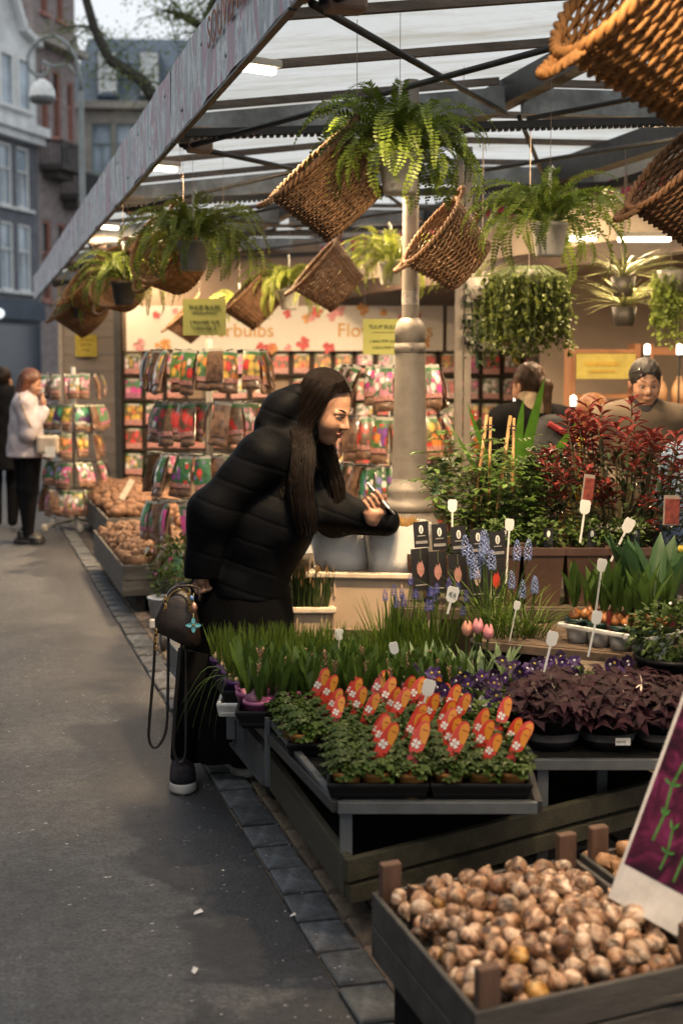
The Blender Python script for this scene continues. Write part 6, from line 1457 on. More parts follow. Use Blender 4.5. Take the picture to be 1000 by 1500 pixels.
def fmin(fs):
    def f(P):
        d = fs[0](P)
        for g in fs[1:]: d = np.minimum(d, g(P))
        return d
    return f
def eyes(parent, c, R, s, lid=True):
    for sg in (-1, 1):
        p = np.array(c)+R@np.array([.0735, sg*.031, .0015])*s
        mb = MB(); mb.lathe([(.001, -.012)]+[(.0125*sin(a), -.0125*cos(a)) for a in np.linspace(.3, pi-.3, 9)]+[(.001, .0125)], 14)
        e = mb.build('eye', M_eyew, parent, True, tuple(p)); e.scale = (s,)*3
        q = MB(); q.lathe([(.001, .0135), (.004, .0131), (.0062, .0120)], 12); g = R@np.array([1, 0, -.35]); q.build('iris', M_eye, e, True, None, Vector(g).to_track_quat('Z', 'Y').to_euler())
        b = MB(); pts = [Vector(np.array(c)+R@(np.array([.0905-.012*t*t*2.2, sg*(.012+.036*t), .0255+.006*sin(pi*t*.8)])*s)) for t in np.linspace(0, 1, 7)]
        b.tube(pts, [.0014*s, .002*s, .0022*s, .002*s, .0017*s, .0013*s, .0007*s], 5); b.build('eyebrow', M_hair, parent, True)
        l = MB(); pts = [Vector(np.array(c)+R@(np.array([.0885-.010*t*t, sg*(.017+.029*t), .0045+.004*sin(pi*t)])*s)) for t in np.linspace(0, 1, 7)]
        l.tube(pts, .0016*s, 4); l.build('eyelash', M_hair, parent, True)
# ---- woman bending over the plants; body frame x right, y away, z up
wm = thing('person', 'woman with long dark hair in black hooded puffer coat bending over plants with a phone', 'person', V(-.529, 5.45, 0), -A)
HC = np.array((.466, -.02, 1.425)); HR = facing(-.48, .43, .06); hs = 1.06
hd = xf(head_sdf(hs), HC, HR)
W0 = np.array((.700, .012, .985))                   # far wrist, hand closes round the phone
pe = np.array((.777, .0, .63)); pe /= np.linalg.norm(pe); pn = np.array((-.5, .55, .67)); pn -= pe*(pn@pe); pn /= np.linalg.norm(pn); pw_ = np.cross(pn, pe)   # phone axes: long, screen normal, width
pc = np.array((.668, -.005, 1.068)); pcp = pc+pe*.016
def PH(a, b, c): return pc+pe*a+pw_*b+pn*c           # phone frame
if (pw_[1]) > 0: pass
sgn = -1 if pw_[1] > 0 else 1                        # width direction towards the viewer
palm = s_union([s_ell(PH(-.035, .0, -.030), (.045, .036, .02)), s_cone(PH(-.06, -.005*sgn, -.045), W0, .026, .026)], .03)
fing = []
for k, a in enumerate((.018, -.003, -.024, -.043)):
    Lr = (1., 1.05, 1., .85)[k]
    fing += hand_chain([PH(a-.02, -.012*sgn, -.03), PH(a, .030*sgn, -.026), PH(a+.004, (.030+.022*Lr)*sgn, -.002), PH(a+.002, (.030+.012*Lr)*sgn, .017)], .0086, .0068)
thumb = hand_chain([PH(-.05, -.02*sgn, -.03), PH(-.035, -.046*sgn, -.012), PH(-.008, -.044*sgn, .010), PH(.012, -.034*sgn, .016)], .012, .0085)
handL = lambda P: smin(palm(P), np.minimum(fmin(fing)(P), fmin(thumb)(P)), .008)
HRc = np.array((-.004, -.17, .80))                   # near hand hanging, holds the bag handles
handR_f = []
for k in range(4):
    y = -.205+.022*k; x0 = -.002+.01*k
    handR_f += hand_chain([(x0+.004, y+.012, .80), (x0-.018, y+.006, .768), (x0-.004, y+.002, .742), (x0+.018, y+.004, .752)], .0095, .008)
handR = lambda P: smin(s_union([s_ell((.002, -.175, .792), (.022, .042, .03)), s_cone((0, -.17, .82), (.005, -.18, .88), .028, .03)], .02)(P), np.minimum(fmin(handR_f)(P), fmin(hand_chain([(.0, -.128, .80), (.02, -.13, .775), (.026, -.15, .757)], .011, .009))(P)), .008)
trunk = s_union([s_cone((.13, 0, .80), (.2, 0, 1.02), .10, .11), s_cone((.2, 0, 1.02), (.29, 0, 1.22), .12, .12), s_cone((.25, -.13, 1.25), (.36, .13, 1.24), .06, .06), s_cone((.31, 0, 1.27), (.42, -.01, 1.37), .06, .05),
                 s_cone((.23, -.16, 1.24), (.03, -.19, 1.02), .05, .042), s_cone((.03, -.19, 1.02), (.003, -.175, .87), .042, .03), s_cone((.37, .16, 1.21), (.49, .12, 1.0), .05, .042), s_cone((.49, .12, 1.0), W0, .042, .028),
                 s_cone((.12, -.06, .8), (.04, -.08, .45), .07, .045), s_cone((.04, -.08, .45), (-.06, -.1, .09), .045, .032), s_cone((.15, .08, .8), (.14, .08, .45), .085, .055), s_cone((.14, .08, .45), (.13, .1, .09), .055, .04)], .04)
body = lambda P: smin(smin(trunk(P), hd(P), .015), np.minimum(handL(P), handR(P)), .01)
def lipmask(C):
    Q = (C-HC)@HR/hs; return ((Q[:, 0] > .088) & (np.abs(Q[:, 1]) < .0195) & (Q[:, 2] > -.0755) & (Q[:, 2] < -.0505)).astype(int)
solid('body', body, (-.2, -.3, .02), (.8, .26, 1.6), .0042, [M_skin, M_lip], wm, matfn=lipmask)
eyes(wm, HC, HR, hs)
for k in range(4):                                   # dark nail polish on the far hand
    a = (.018, -.003, -.024, -.043)[k]+.002; p = PH(a, (.036)*sgn, .024); q = MB(); q.lathe([(.001, .002), (.004, .001), (.0055, 0)], 8, sx=1, sy=1.4); q.build('fingernail', mat('nail_polish', (.05, .008, .012), .2), wm, True, tuple(p), Vector(pn+pw_*sgn*.6).to_track_quat('Z', 'Y').to_euler())
rg = MB().tube([PH(-.024, .03*sgn, -.018)+.0118*np.array((0, 0, 0))+(pe*cos(t)+pn*sin(t))*.0098 for t in np.linspace(0, 2*pi, 15)], .0011, 5); rg.build('ring', mat('dark_ring', (.05, .05, .05), .3, .9), wm, True)
# coat
quilt = lambda P, k, ax: .0045*np.abs(np.sin(P@np.array(ax)*k))
tor = s_union([s_cone((.133, 0, .66), (.20, 0, 1.0), .178, .178), s_cone((.20, 0, 1.0), (.285, 0, 1.2), .178, .14), s_cone((.235, -.15, 1.255), (.36, .16, 1.23), .085, .08), s_ell((.30, 0, .99), (.12, .17, .13))], .09)
collar = s_cone((.32, 0, 1.30), (.40, -.01, 1.365), .088, .078)
hood = s_union([s_ell((.288, .0, 1.425), (.080, .105, .062), rot('Y', -.75)), s_cone((.25, -.07, 1.36), (.36, -.05, 1.48), .05, .04), s_cone((.25, .07, 1.36), (.36, .06, 1.48), .05, .04)], .05)
armN = s_union([s_cone((.23, -.165, 1.245), (.048, -.20, 1.04), .092, .08), s_cone((.048, -.20, 1.04), (.0, -.18, .815), .08, .062)], .06)
armF = s_union([s_cone((.375, .17, 1.21), (.50, .13, 1.005), .085, .082), s_cone((.50, .13, 1.005), (.70, .010, .985), .08, .055)], .05)
def coat(P):
    d = smax(tor(P), .70-P[:, 2]+.01*np.sin(P[:, 0]*20), .02); d = smin(d, collar(P), .05); d = smin(d, hood(P), .035); d = smin(d, armN(P), .035); d = smin(d, armF(P), .05)
    t = np.where(P[:, 2] > 1.32, .3, 1.)
    d = d-.0008*np.abs(np.sin((P@np.array((.35, 0, .94)))*30+.8*np.sin(P[:, 0]*9)))*t+.0035*np.sin(P[:, 0]*22-P[:, 2]*19+P[:, 1]*9)*np.sin(P[:, 2]*33+P[:, 0]*14)*.6+.002*np.sin(P[:, 0]*31+P[:, 2]*23)*np.sin(P[:, 1]*27+P[:, 2]*11)
    cut = s_cone((-.002, -.18, .775), (-.002, -.18, .70), .056, .05); d = smax(d, -cut(P), .012)
    cf = np.array((.745, .0, .995)); d = smax(d, ((P-cf)@np.array((.86, -.5, .0))) - .005, .012)
    return d
solid('coat', coat, (-.16, -.36, .62), (.78, .34, 1.56), .0062, M_coat, wm)
MB().tube([(.20, -.185, .955), (.175, -.19, .905)], .0025, 5).build('pocket_zip', mat('zip_silver', (.3, .3, .32), .35, .8), wm)
# skirt with folds
sk = MB(); n = 60; prof = [(.84, .135, .165, .15), (.74, .135, .19, .17), (.62, .137, .205, .18), (.45, .125, .21, .19), (.28, .11, .21, .20), (.15, .10, .205, .2), (.085, .095, .205, .2)]
for z_, cx, rx, ry in prof:
    for j in range(n):
        a = 2*pi*j/n; w = 1+(.035*sin(a*9+z_*4)+.02*sin(a*5-z_*7))*(1-z_)*1.2; sk.v.append((cx+rx*w*cos(a), ry*w*sin(a), z_+(.012*sin(a*4) if z_ < .1 else 0)-(0.03*cos(a) if z_ < .1 else 0)))
sk.f = [(k*n+j, (k+1)*n+j, (k+1)*n+(j+1) % n, k*n+(j+1) % n) for k in range(len(prof)-1) for j in range(n)]; sk.m = [0]*len(sk.f)
sk.build('skirt', M_skirt, wm, True)
# shoes
def shoe(parent, c, yaw, m1, m2, s=1., sock=True):
    sh = s_union([s_ell((.0, -.015, .055), (.046, .085, .045)), s_ell((.0, -.085, .042), (.045, .055, .032)), s_cone((0, .06, .06), (0, .06, .105), .038, .036)], .03)
    so_ = lambda P: np.maximum(np.minimum(s_ell((0, -.085, .0), (.05, .068, .09))(P), s_ell((0, .02, .0), (.046, .115, .09))(P)), np.maximum(P[:, 2]-.036-.12*np.clip(P[:, 1]+.02, 0, .05), -P[:, 2]+.002))
    R = np.array(Matrix.Rotation(yaw, 3, 'Z'))*1.
    up = lambda P: smax(sh(P), .026-P[:, 2], .004)
    a = solid('shoe', up, (-.08, -.17, 0), (.08, .13, .18), .006, m1, parent, c, (0, 0, yaw)); a.scale = (s,)*3
    solid('sole', so_, (-.08, -.18, -.01), (.08, .16, .06), .006, m2, a)
    l = MB()
    for k in range(4): l.tube([(-.02, -.07+.022*k, .075+.010*k), (0, -.068+.022*k, .083+.011*k), (.02, -.07+.022*k, .075+.010*k)], .003, 4)
    l.build('lace', m1, a); return a
M_sh = mat('dark_sneaker', (.012, .011, .015), .8, 0, .4, 40, .4, 200, spec=.15); M_so = mat('pale_sole', (.34, .33, .31), .6, 0, .15, 20)
shoe(wm, (-.075, -.155, .0), .12, M_sh, M_so, 1.05); shoe(wm, (.12, .06, .0), .3, M_sh, M_so, 1.05)
lg = MB().tube([(-.01, -.09, .5), (-.04, -.11, .3), (-.062, -.115, .085)], [.085, .072, .064], 16); lg.build('trouser_leg', M_skirt, wm, True)
# hair: cap and long falls, then strands
Hh = lambda p: HC+HR@(np.array(p)*hs)
cap = xf(lambda P: smax(s_ell((-.018, 0, .034), (.106, .088, .104))(P), -s_ell((.105, 0, -.028), (.092, .084, .116), rot('Y', .25))(P), .012), HC, HR)
def fall(pts, r): return s_union([s_cone(pts[i], pts[i+1], r[i], r[i+1]) for i in range(len(pts)-1)], .05)
fN = [Hh((-.015, -.082, .04)), Hh((-.03, -.088, -.04)), (.385, -.135, 1.27), (.375, -.175, 1.16), (.385, -.18, 1.05), (.40, -.17, .96)]
fB = [Hh((-.07, -.04, .0)), Hh((-.085, -.04, -.09)), (.345, -.10, 1.22), (.34, -.16, 1.1)]
fF = [Hh((.0, .072, .05)), Hh((.01, .082, -.05)), (.475, .09, 1.24), (.505, .08, 1.13), (.515, .07, 1.05)]
hair = lambda P: smin(smin(smin(cap(P)+.006, fall(fN[2:], [.016, .02, .014, .005])(P), .02), fall(fB, [.03, .035, .035, .015])(P), .03), fall(fF[2:], [.014, .016, .006])(P), .02)
solid('hair', hair, (.2, -.28, .85), (.66, .2, 1.58), .0048, M_hair, wm)
rs = random.Random(9); hm = MB()
def strand(pts, r=.0016):
    P = [Vector(p) for p in pts]; out = []
    for i in range(len(P)-1):
        p0, p1, p2, p3 = P[max(i-1, 0)], P[i], P[i+1], P[min(i+2, len(P)-1)]
        for t in (0, .33, .66): out.append(.5*((2*p1)+(p2-p0)*t+(2*p0-5*p1+4*p2-p3)*t*t+(3*p1-p0-3*p2+p3)*t**3))
    out.append(P[-1]); hm.tube(out, [r*(1-.6*k/len(out)) for k in range(len(out))], 3, cap=False)
def scalp(x, phi):                                   # point on the hair cap: x front-back, phi from the parting down the side
    k = math.sqrt(max(0., 1-((x+.018)/.108)**2)); return Hh((x, .090*k*sin(phi), .034+.106*k*cos(phi)))
for base, rads, n, sg in ((fN, .044, 620, -1), (fB, .05, 260, -1), (fF, .036, 400, 1)):
    for _ in range(n):
        a = rs.uniform(0, 6.3); dv = Vector((cos(a), sin(a), 0)); L = rs.uniform(.8, 1.06); x = rs.uniform(-.085, .068) if base is not fB else rs.uniform(-.11, -.05)
        xs = x*.75-.012
        pts = [scalp(x, -sg*.03), scalp(x*.95, sg*.5), scalp(xs, sg*1.05), scalp(xs, sg*1.5), Vector(Hh((xs*.8-.015, sg*.090, -.07)))+dv*.012]
        pts += [Vector(p)+dv*rads*rs.uniform(.3, 1.1)*(.8 if i == len(base)-3 else 1) for i, p in enumerate(base[2:])]
        pts[-1] = Vector(pts[-2]).lerp(Vector(pts[-1]), L); strand(pts, .0026)
for _ in range(60):
    sg = rs.choice((-1, -1, 1)); x = rs.uniform(-.09, .06); f = 1.06+rs.random()*.1
    p = [scalp(x, sg*.1), scalp(x, sg*rs.uniform(.5, .9)), HC+(np.array(scalp(x, sg*1.3))-HC)*f, HC+(np.array(Hh((x*.7-.02, sg*.095, -.09)))-HC)*f, np.array(((.39, -.15, 1.2) if sg < 0 else (.50, .08, 1.18)))+np.array((rs.gauss(0, .03), rs.gauss(0, .02), 0))]
    strand(p, .0009)
hm.build('hair_strands', M_hair, wm, True)
# phone (held, a thing of its own)
ph = thing('mobile_phone', 'silver mobile phone in the bending woman\'s raised hand', 'phone', V(-.529, 5.45, 0), -A)
Mx = Matrix((pw_, pe, pn)).transposed()
MB().box((0, 0, 0), (.072, .150, .0085)).build('case', mat('silver_phone', (.66, .65, .63), .3, .2, .1), ph, loc=tuple(pcp), rot=Mx.to_euler(), bevel=.004)
MB().box((0, 0, .0055), (.066, .142, .0016)).build('screen', mat('black_screen', (.01, .01, .012), .08), ph, loc=tuple(pcp), rot=Mx.to_euler()); 
MB().box((-.016*sgn*-1, .055, -.0062), (.03, .03, .004)).build('camera_bump', mat('black_screen', (.01, .01, .012)), ph, loc=tuple(pcp), rot=Mx.to_euler(), bevel=.002)
# handbag with straps and charm
hb = thing('handbag', 'dark brown leather handbag with long black straps and turquoise flower charm', 'bag', V(-.529, 5.45, 0), -A)
M_lea = mat('dark_leather', (.022, .014, .010), .4, 0, .4, 30, .2, 120); M_gold = mat('brass', (.55, .38, .16), .3, 1., .2, 20); M_str = mat('black_strap', (.010, .009, .009), .45)
bg_ = MB(); sec = [(.565, -.075, .055, .045), (.58, -.078, .085, .06), (.64, -.082, .082, .062), (.71, -.075, .06, .05), (.755, -.068, .035, .03), (.768, -.066, .012, .012)]
n = 28
for z_, cx, rx, ry in sec:
    for j in range(n):
        a = 2*pi*j/n; c, s = cos(a), sin(a); w = (abs(c)**3+abs(s)**3)**(-1/3); bg_.v.append((cx+rx*w*c, -.22+ry*w*s, z_-.03*c*(1 if z_ < .6 else .3)))
bg_.f = [(k*n+j, k*n+(j+1) % n, (k+1)*n+(j+1) % n, (k+1)*n+j) for k in range(len(sec)-1) for j in range(n)]+[tuple(range(n))[::-1], tuple((len(sec)-1)*n+j for j in range(n))]; bg_.m = [0]*len(bg_.f)
bg_.build('pouch', M_lea, hb, True)
for y in (-.255, -.19): MB().tube([(-.105, y, .745), (-.075, y, .775), (-.03, y*.95, .775), (0, y*.9, .765), (.005, y, .72)], .006, 7).build('handle', M_lea, hb, True)
zp = MB()
for k in range(26):
    a = k/25*pi; zp.box((-.068-.045*cos(a), -.262+.0*a, .705+.058*sin(a)), (.006, .004, .006))
zp.build('zip', M_gold, hb)
for x, z_ in ((-.118, .735), (-.03, .755), (-.155, .61)):
    ch = MB()
    for k in range(5): ch.tube([(x+.007*cos(t)*(1 if k % 2 else .5), -.268+.004*sin(t)*(0 if k % 2 else 1), z_-.016*k+.010*sin(t)) for t in np.linspace(0, 2*pi, 9)], .0017, 4)
    ch.build('buckle_chain', M_gold, hb)
for pts in ([(-.158, -.255, .60), (-.168, -.25, .45), (-.185, -.245, .28), (-.19, -.24, .20), (-.175, -.24, .165), (-.15, -.235, .175), (-.125, -.23, .24), (-.118, -.225, .4), (-.115, -.22, .58)],
            [(-.06, -.25, .57), (-.08, -.25, .4), (-.095, -.245, .22), (-.095, -.24, .14), (-.075, -.24, .105), (-.055, -.235, .14), (-.052, -.23, .3), (-.05, -.225, .55)]):
    P = [Vector(p) for p in pts]; out = []
    for i in range(len(P)-1):
        p0, p1, p2, p3 = P[max(i-1, 0)], P[i], P[i+1], P[min(i+2, len(P)-1)]
        for t in (0, .25, .5, .75): out.append(.5*((2*p1)+(p2-p0)*t+(2*p0-5*p1+4*p2-p3)*t*t+(3*p1-p0-3*p2+p3)*t**3))
    MB().tube(out+[P[-1]], .0058, 7).build('long_strap', M_str, hb, True)
c = MB()
for k in range(4):
    a = k*pi/2; c.leaf((0, 0, 0), (cos(a), 0, sin(a)), (0, -1, 0), .030, .017, .0, 0, .1)
c = c.build('flower_charm', mat('turquoise_enamel', (.16, .50, .56), .25), hb, loc=(-.013, -.30, .637)); MB().lathe([(.001, .004), (.005, .003), (.006, 0)], 10).build('charm_stud', M_gold, c, loc=(0, -.002, 0), rot=(pi/2, 0, 0))
MB().tube([(-.013, -.29, .665), (-.014, -.28, .70), (-.015, -.26, .75)], .002, 4).build('charm_cord', M_gold, hb)
MB().lathe([(.001, -.02), (.010, -.015), (.014, 0), (.009, .015), (.001, .02)], 10).build('small_charm', mat('rose_gold', (.50, .26, .18), .35, .8), hb, True, (-.012, -.285, .70)); MB().lathe([(.001, -.01), (.008, -.006), (.008, .006), (.001, .01)], 8).build('blue_bead', mat('blue_bead', (.12, .22, .42), .3), hb, True, (-.02, -.28, .735))
# ---- background people
def simple_person(label, loc, rz, parts, head, hyaw, hpitch, skin, hairm, hairf, name='person', h=.011, face=True, extra=None):
    """parts: list of (child name, material, sdf, lo, hi); head: centre"""
    t = thing(name, label, 'person', loc, rz); R = facing(hyaw, hpitch); c = np.array(head, float)
    hs_ = xf(head_sdf(1.03), c, R); neck = s_cone(c+R@np.array((-.03, 0, -.09)), (c[0]-.03*cos(hyaw), c[1]-.03*sin(hyaw), c[2]-.24), .052, .06)
    tr_ = s_union([s_cone((0, 0, .9), (0, 0, 1.25), .08, .10)]+[s_cone((0, sg*.06, .9), (0, sg*.08, .75), .06, .05) for sg in (-1, 1)], .05)
    ex = extra or []
    f = lambda P: fmin([lambda Q: smin(smin(hs_(Q), neck(Q), .02), tr_(Q), .05)]+ex)(P)
    solid('body', f, (-.45, -.45, .03), (.55, .45, c[2]+.16), .0095, skin, t)
    for n_, m_, fn, lo, hi in parts: solid(n_, fn, lo, hi, h, m_, t)
    hf = hairf(c, R); solid('hair', hf, c-.45, c+.2, .008, hairm, t)
    if face: eyes(t, c, R, 1.03)
    return t
def cap_hair(short=False):
    def g(c, R):
        q = xf(lambda P: smax(s_ell((-.018, 0, .036), (.106, .086, .104))(P)+.003*np.sin(P[:, 1]*180+P[:, 0]*60)*np.sin(P[:, 2]*90), -s_ell((.10, 0, -.05), (.09, .078, .125), rot('Y', .2))(P), .008), c, R)
        if short: return lambda P: smax(q(P), -xf(lambda Q: Q[:, 2]+.03+.4*np.clip(Q[:, 0], -.2, .2), c, R)(P), .01)
        return q
    return g
def bob(c, R):
    q = cap_hair()(c, R); f = s_union([s_cone(c+R@np.array((-.03, sg*.07, .03)), c+R@np.array((-.035, sg*.075, -.12)), .035, .035) for sg in (-1, 1)]+[s_cone(c+R@np.array((-.07, 0, .0)), c+R@np.array((-.08, 0, -.13)), .05, .04)], .04)
    return lambda P: smin(q(P), f(P), .03)+.002*np.sin(P[:, 0]*220+P[:, 1]*190)
def pony(c, R):
    q = cap_hair()(c, R); f = s_union([s_cone(c+R@np.array((-.10, 0, .02)), c+R@np.array((-.15, 0, -.02)), .025, .035), s_cone(c+R@np.array((-.15, 0, -.02)), c+R@np.array((-.14, .0, -.17)), .035, .02)], .02)
    return lambda P: smin(q(P), f(P), .015)+.002*np.sin(P[:, 0]*220+P[:, 1]*190)
def coat_f(zh, zt, w, dep, arms, flare=.03, k=.05):
    F = [s_cone((0, -w*.25, zh), (0, -w*.25, zt-.1), dep+flare, dep), s_cone((0, w*.25, zh), (0, w*.25, zt-.1), dep+flare, dep), s_cone((0, -w+.06, zt-.07), (0, w-.06, zt-.07), .085, .085), s_cone((0, 0, zt-.06), (.0, 0, zt+.02), .08, .065)]
    for ch in arms:
        F += [s_cone(ch[i], ch[i+1], ch2[i], ch2[i+1]) for ch2 in [[.075, .068, .055]] for i in range(len(ch)-1)]
    u = s_union(F, k)
    return lambda P: smax(u(P)+.005*np.sin(P[:, 2]*34+P[:, 0]*20)*np.sin(P[:, 1]*29), zh-P[:, 2], .015)
def legs_f(zt, st=(.0, .0)):
    return s_union([s_cone((st[0], -.085, zt), (st[0]*1.0-.02, -.08, .5), .105, .078), s_cone((st[0]-.02, -.08, .5), (st[0]-.05, -.07, .07), .078, .052), s_cone((-st[1], .085, zt), (-st[1], .08, .5), .105, .075), s_cone((-st[1], .08, .5), (-st[1]+.03, .08, .07), .075, .05)], .03)
M_lav = mat('pale_lavender_coat', (.42, .38, .41), .8, 0, .15, 8); M_brh = mat('brown_hair', (.10, .035, .018), .45, 0, .4, 14, stretch=(6, 6, 1)); M_blk = mat('black_cloth', (.008, .008, .009), .9, spec=.1)
# woman in the pale coat, facing right, hand to her mouth
loc = V(-2.90, 13.1, 0)
armN_ = [(0, -.19, 1.27), (.04, -.22, 1.02), (.17, -.13, 1.22)]; armF_ = [(0, .19, 1.27), (.03, .23, 1.02), (.12, .16, .86)]
hand = s_union([s_ell((.165, -.10, 1.30), (.03, .035, .05))]+hand_chain([(.15, -.09, 1.32), (.15, -.06, 1.36), (.14, -.03, 1.365)], .012, .009)+hand_chain([(.16, -.11, 1.32), (.165, -.085, 1.375), (.15, -.05, 1.38)], .011, .009), .012)
fw = simple_person('woman in pale lavender coat standing on the street with a hand at her mouth', loc, -A+.15, [
    ('coat', M_lav, coat_f(.80, 1.36, .22, .13, [armN_, armF_], .05), (-.3, -.4, .7), (.4, .4, 1.48)),
    ('trousers', M_blk, legs_f(.85, (.05, .03)), (-.25, -.3, .03), (.3, .3, 1.0))], (.05, 0, 1.475), -.25, .30, M_skin, M_brh, bob, extra=[hand])
for c, y in (((-.0, -.075, 0), 1.45), ((.0, .085, 0), 1.6)): shoe(fw, c, y, mat('black_boot', (.012, .012, .012), .4), mat('black_boot', (.01, .01, .01)), 1.0)
fb = thing('handbag', 'cream shoulder bag hanging at the side of the woman in the pale coat', 'bag', loc, -A)
MB().box((.24, -.20, .92), (.20, .09, .17)).build('pouch', mat('cream_leather', (.50, .42, .33), .5), fb, bevel=.025); MB().tube([(.15, -.22, .98), (.08, -.30, 1.15), (.0, -.235, 1.36), (-.02, -.1, 1.38)], .008, 6).build('strap', mat('tan_strap', (.30, .22, .15), .6), fb)
MB().box((.27, -.255, .86), (.09, .004, .10)).build('receipt', M_twh, fb)
# dark figure at the left edge of the street
simple_person('person in long black coat walking away on the street beyond the pale coat', V(-3.42, 14.4, 0), -A+1.3, [('coat', M_blk, coat_f(.60, 1.40, .25, .15, [[(0, -.21, 1.3), (.0, -.27, 1.05), (.02, -.25, .8)], [(0, .21, 1.3), (.0, .27, 1.05), (.02, .25, .8)]], .06), (-.4, -.45, .5), (.4, .45, 1.5)), ('trousers', M_blk, legs_f(.8, (.08, .05)), (-.25, -.3, .02), (.3, .3, .95))], (.03, 0, 1.50), 0, 0, M_skin, M_hair, cap_hair(), face=False)
# shopper with a ponytail, seen from behind, with a backpack
loc = V(1.10, 8.3, 0); z0 = .02
pt = simple_person('person with brown ponytail in black jacket carrying a black backpack, seen from behind', loc, -A+1.95, [('jacket', M_blk, coat_f(.75, 1.36, .24, .14, [[(0, -.2, 1.28), (.02, -.26, 1.02), (.16, -.2, .9)], [(0, .2, 1.28), (.02, .26, 1.02), (.16, .2, .9)]], .02), (-.35, -.45, .65), (.45, .45, 1.46)), ('trousers', M_blk, legs_f(.85), (-.25, -.3, .03), (.3, .3, 1.0)), ('scarf', mat('cream_scarf', (.40, .30, .20), .9), s_cone((-.03, 0, 1.345), (.0, 0, 1.40), .092, .08), (-.2, -.2, 1.2), (.2, .2, 1.5))], (.03, 0, 1.485), .25, .15, M_skin, mat('chestnut_hair', (.085, .042, .022), .5, 0, .4, 12), pony)
bp_ = thing('backpack', 'black backpack with red strap patch on the back of the ponytail shopper', 'bag', loc, -A+1.95)
solid('pack', lambda P: s_ell((-.24, 0, 1.08), (.11, .17, .25))(P)-.004*np.sin(P[:, 2]*40), (-.45, -.25, .7), (-.08, .25, 1.4), .011, mat('pack_black', (.013, .013, .015), .7), bp_)
MB().tube([(-.33, -.1, 1.18), (-.34, -.02, 1.23), (-.31, .06, 1.28)], .018, 6).build('red_strap', mat('red_webbing', (.26, .02, .025), .7), bp_); MB().box((-.352, -.05, 1.05), (.006, .05, .05)).box((-.345, .06, .98), (.006, .03, .06)).build('pale_patch', mat('pale_badge', (.45, .4, .36), .6), bp_)
# shopping man facing the street
loc = V(1.63, 7.75, 0)
mn = simple_person('man with sunglasses on his head in a beige coat shopping inside the kiosk', loc, -A-1.45, [('coat', mat('beige_coat', (.11, .082, .055), .85, 0, .15, 10), coat_f(.6, 1.38, .24, .14, [[(0, -.22, 1.3), (.04, -.28, 1.05), (.2, -.2, .95)], [(0, .22, 1.3), (.04, .28, 1.05), (.2, .2, .95)]], .03), (-.4, -.5, .5), (.5, .5, 1.5)), ('trousers', M_blk, legs_f(.85), (-.25, -.3, .03), (.3, .3, 1.0)), ('scarf', mat('dark_scarf', (.03, .028, .03), .9), s_cone((.02, 0, 1.36), (.02, 0, 1.39), .10, .085), (-.2, -.2, 1.2), (.2, .2, 1.5))], (.045, 0, 1.505), -.12, .22, mat('tan_skin', (.46, .25, .16), .5, 0, .08, 20), mat('dark_short_hair', (.022, .018, .016), .6), cap_hair(True))
sg_ = thing('sunglasses', 'dark sunglasses pushed up on the shopping man\'s hair', 'sunglasses', loc, -A-1.45)
for y in (-.033, .033): MB().lathe([(.001, .004), (.02, .003), (.026, 0)], 14).build('lens', M_eye, sg_, True, (.125, y-.012, 1.565), (0, pi/2-.5, 0))
MB().tube([(.05, -.085, 1.56), (.11, -.07, 1.57), (.135, -.01, 1.575), (.11, .06, 1.57), (.05, .075, 1.56)], .003, 5).build('frame', M_dark, sg_)
# seated or stooping shopper in yellow
ys_ = simple_person('stooping shopper with long auburn hair in a mustard yellow jacket', V(1.50, 8.75, -.16), -A-.6, [('jacket', mat('mustard_jacket', (.42, .30, .03), .8, 0, .15, 10), coat_f(.75, 1.34, .22, .14, [[(0, -.2, 1.27), (.08, -.25, 1.05), (.25, -.22, 1.02)], [(0, .2, 1.27), (.06, .25, 1.05), (.22, .2, 1.0)]], .02), (-.35, -.45, .65), (.5, .45, 1.46)), ('trousers', M_blk, legs_f(.85), (-.25, -.3, .05), (.3, .3, 1.0))], (.05, 0, 1.46), 1.0, .3, M_skin, mat('auburn_hair', (.20, .08, .03), .5, 0, .4, 12), bob)
# light blue sleeve of a shopper leaving the kiosk
simple_person('person in pale blue shirt standing behind the red shrub by the kiosk', V(1.62, 6.15, -.1), -A-1.2, [('shirt', mat('pale_blue_shirt', (.24, .34, .50), .8), coat_f(.75, 1.36, .22, .14, [[(0, -.2, 1.28), (.02, -.25, 1.02), (.1, -.2, .85)], [(0, .2, 1.28), (.02, .25, 1.02), (.1, .2, .85)]], .02), (-.35, -.45, .65), (.45, .45, 1.46)), ('trousers', M_blk, legs_f(.85), (-.25, -.3, .03), (.3, .3, 1.0))], (.03, 0, 1.50), 0, .1, M_skin, M_brh, bob)
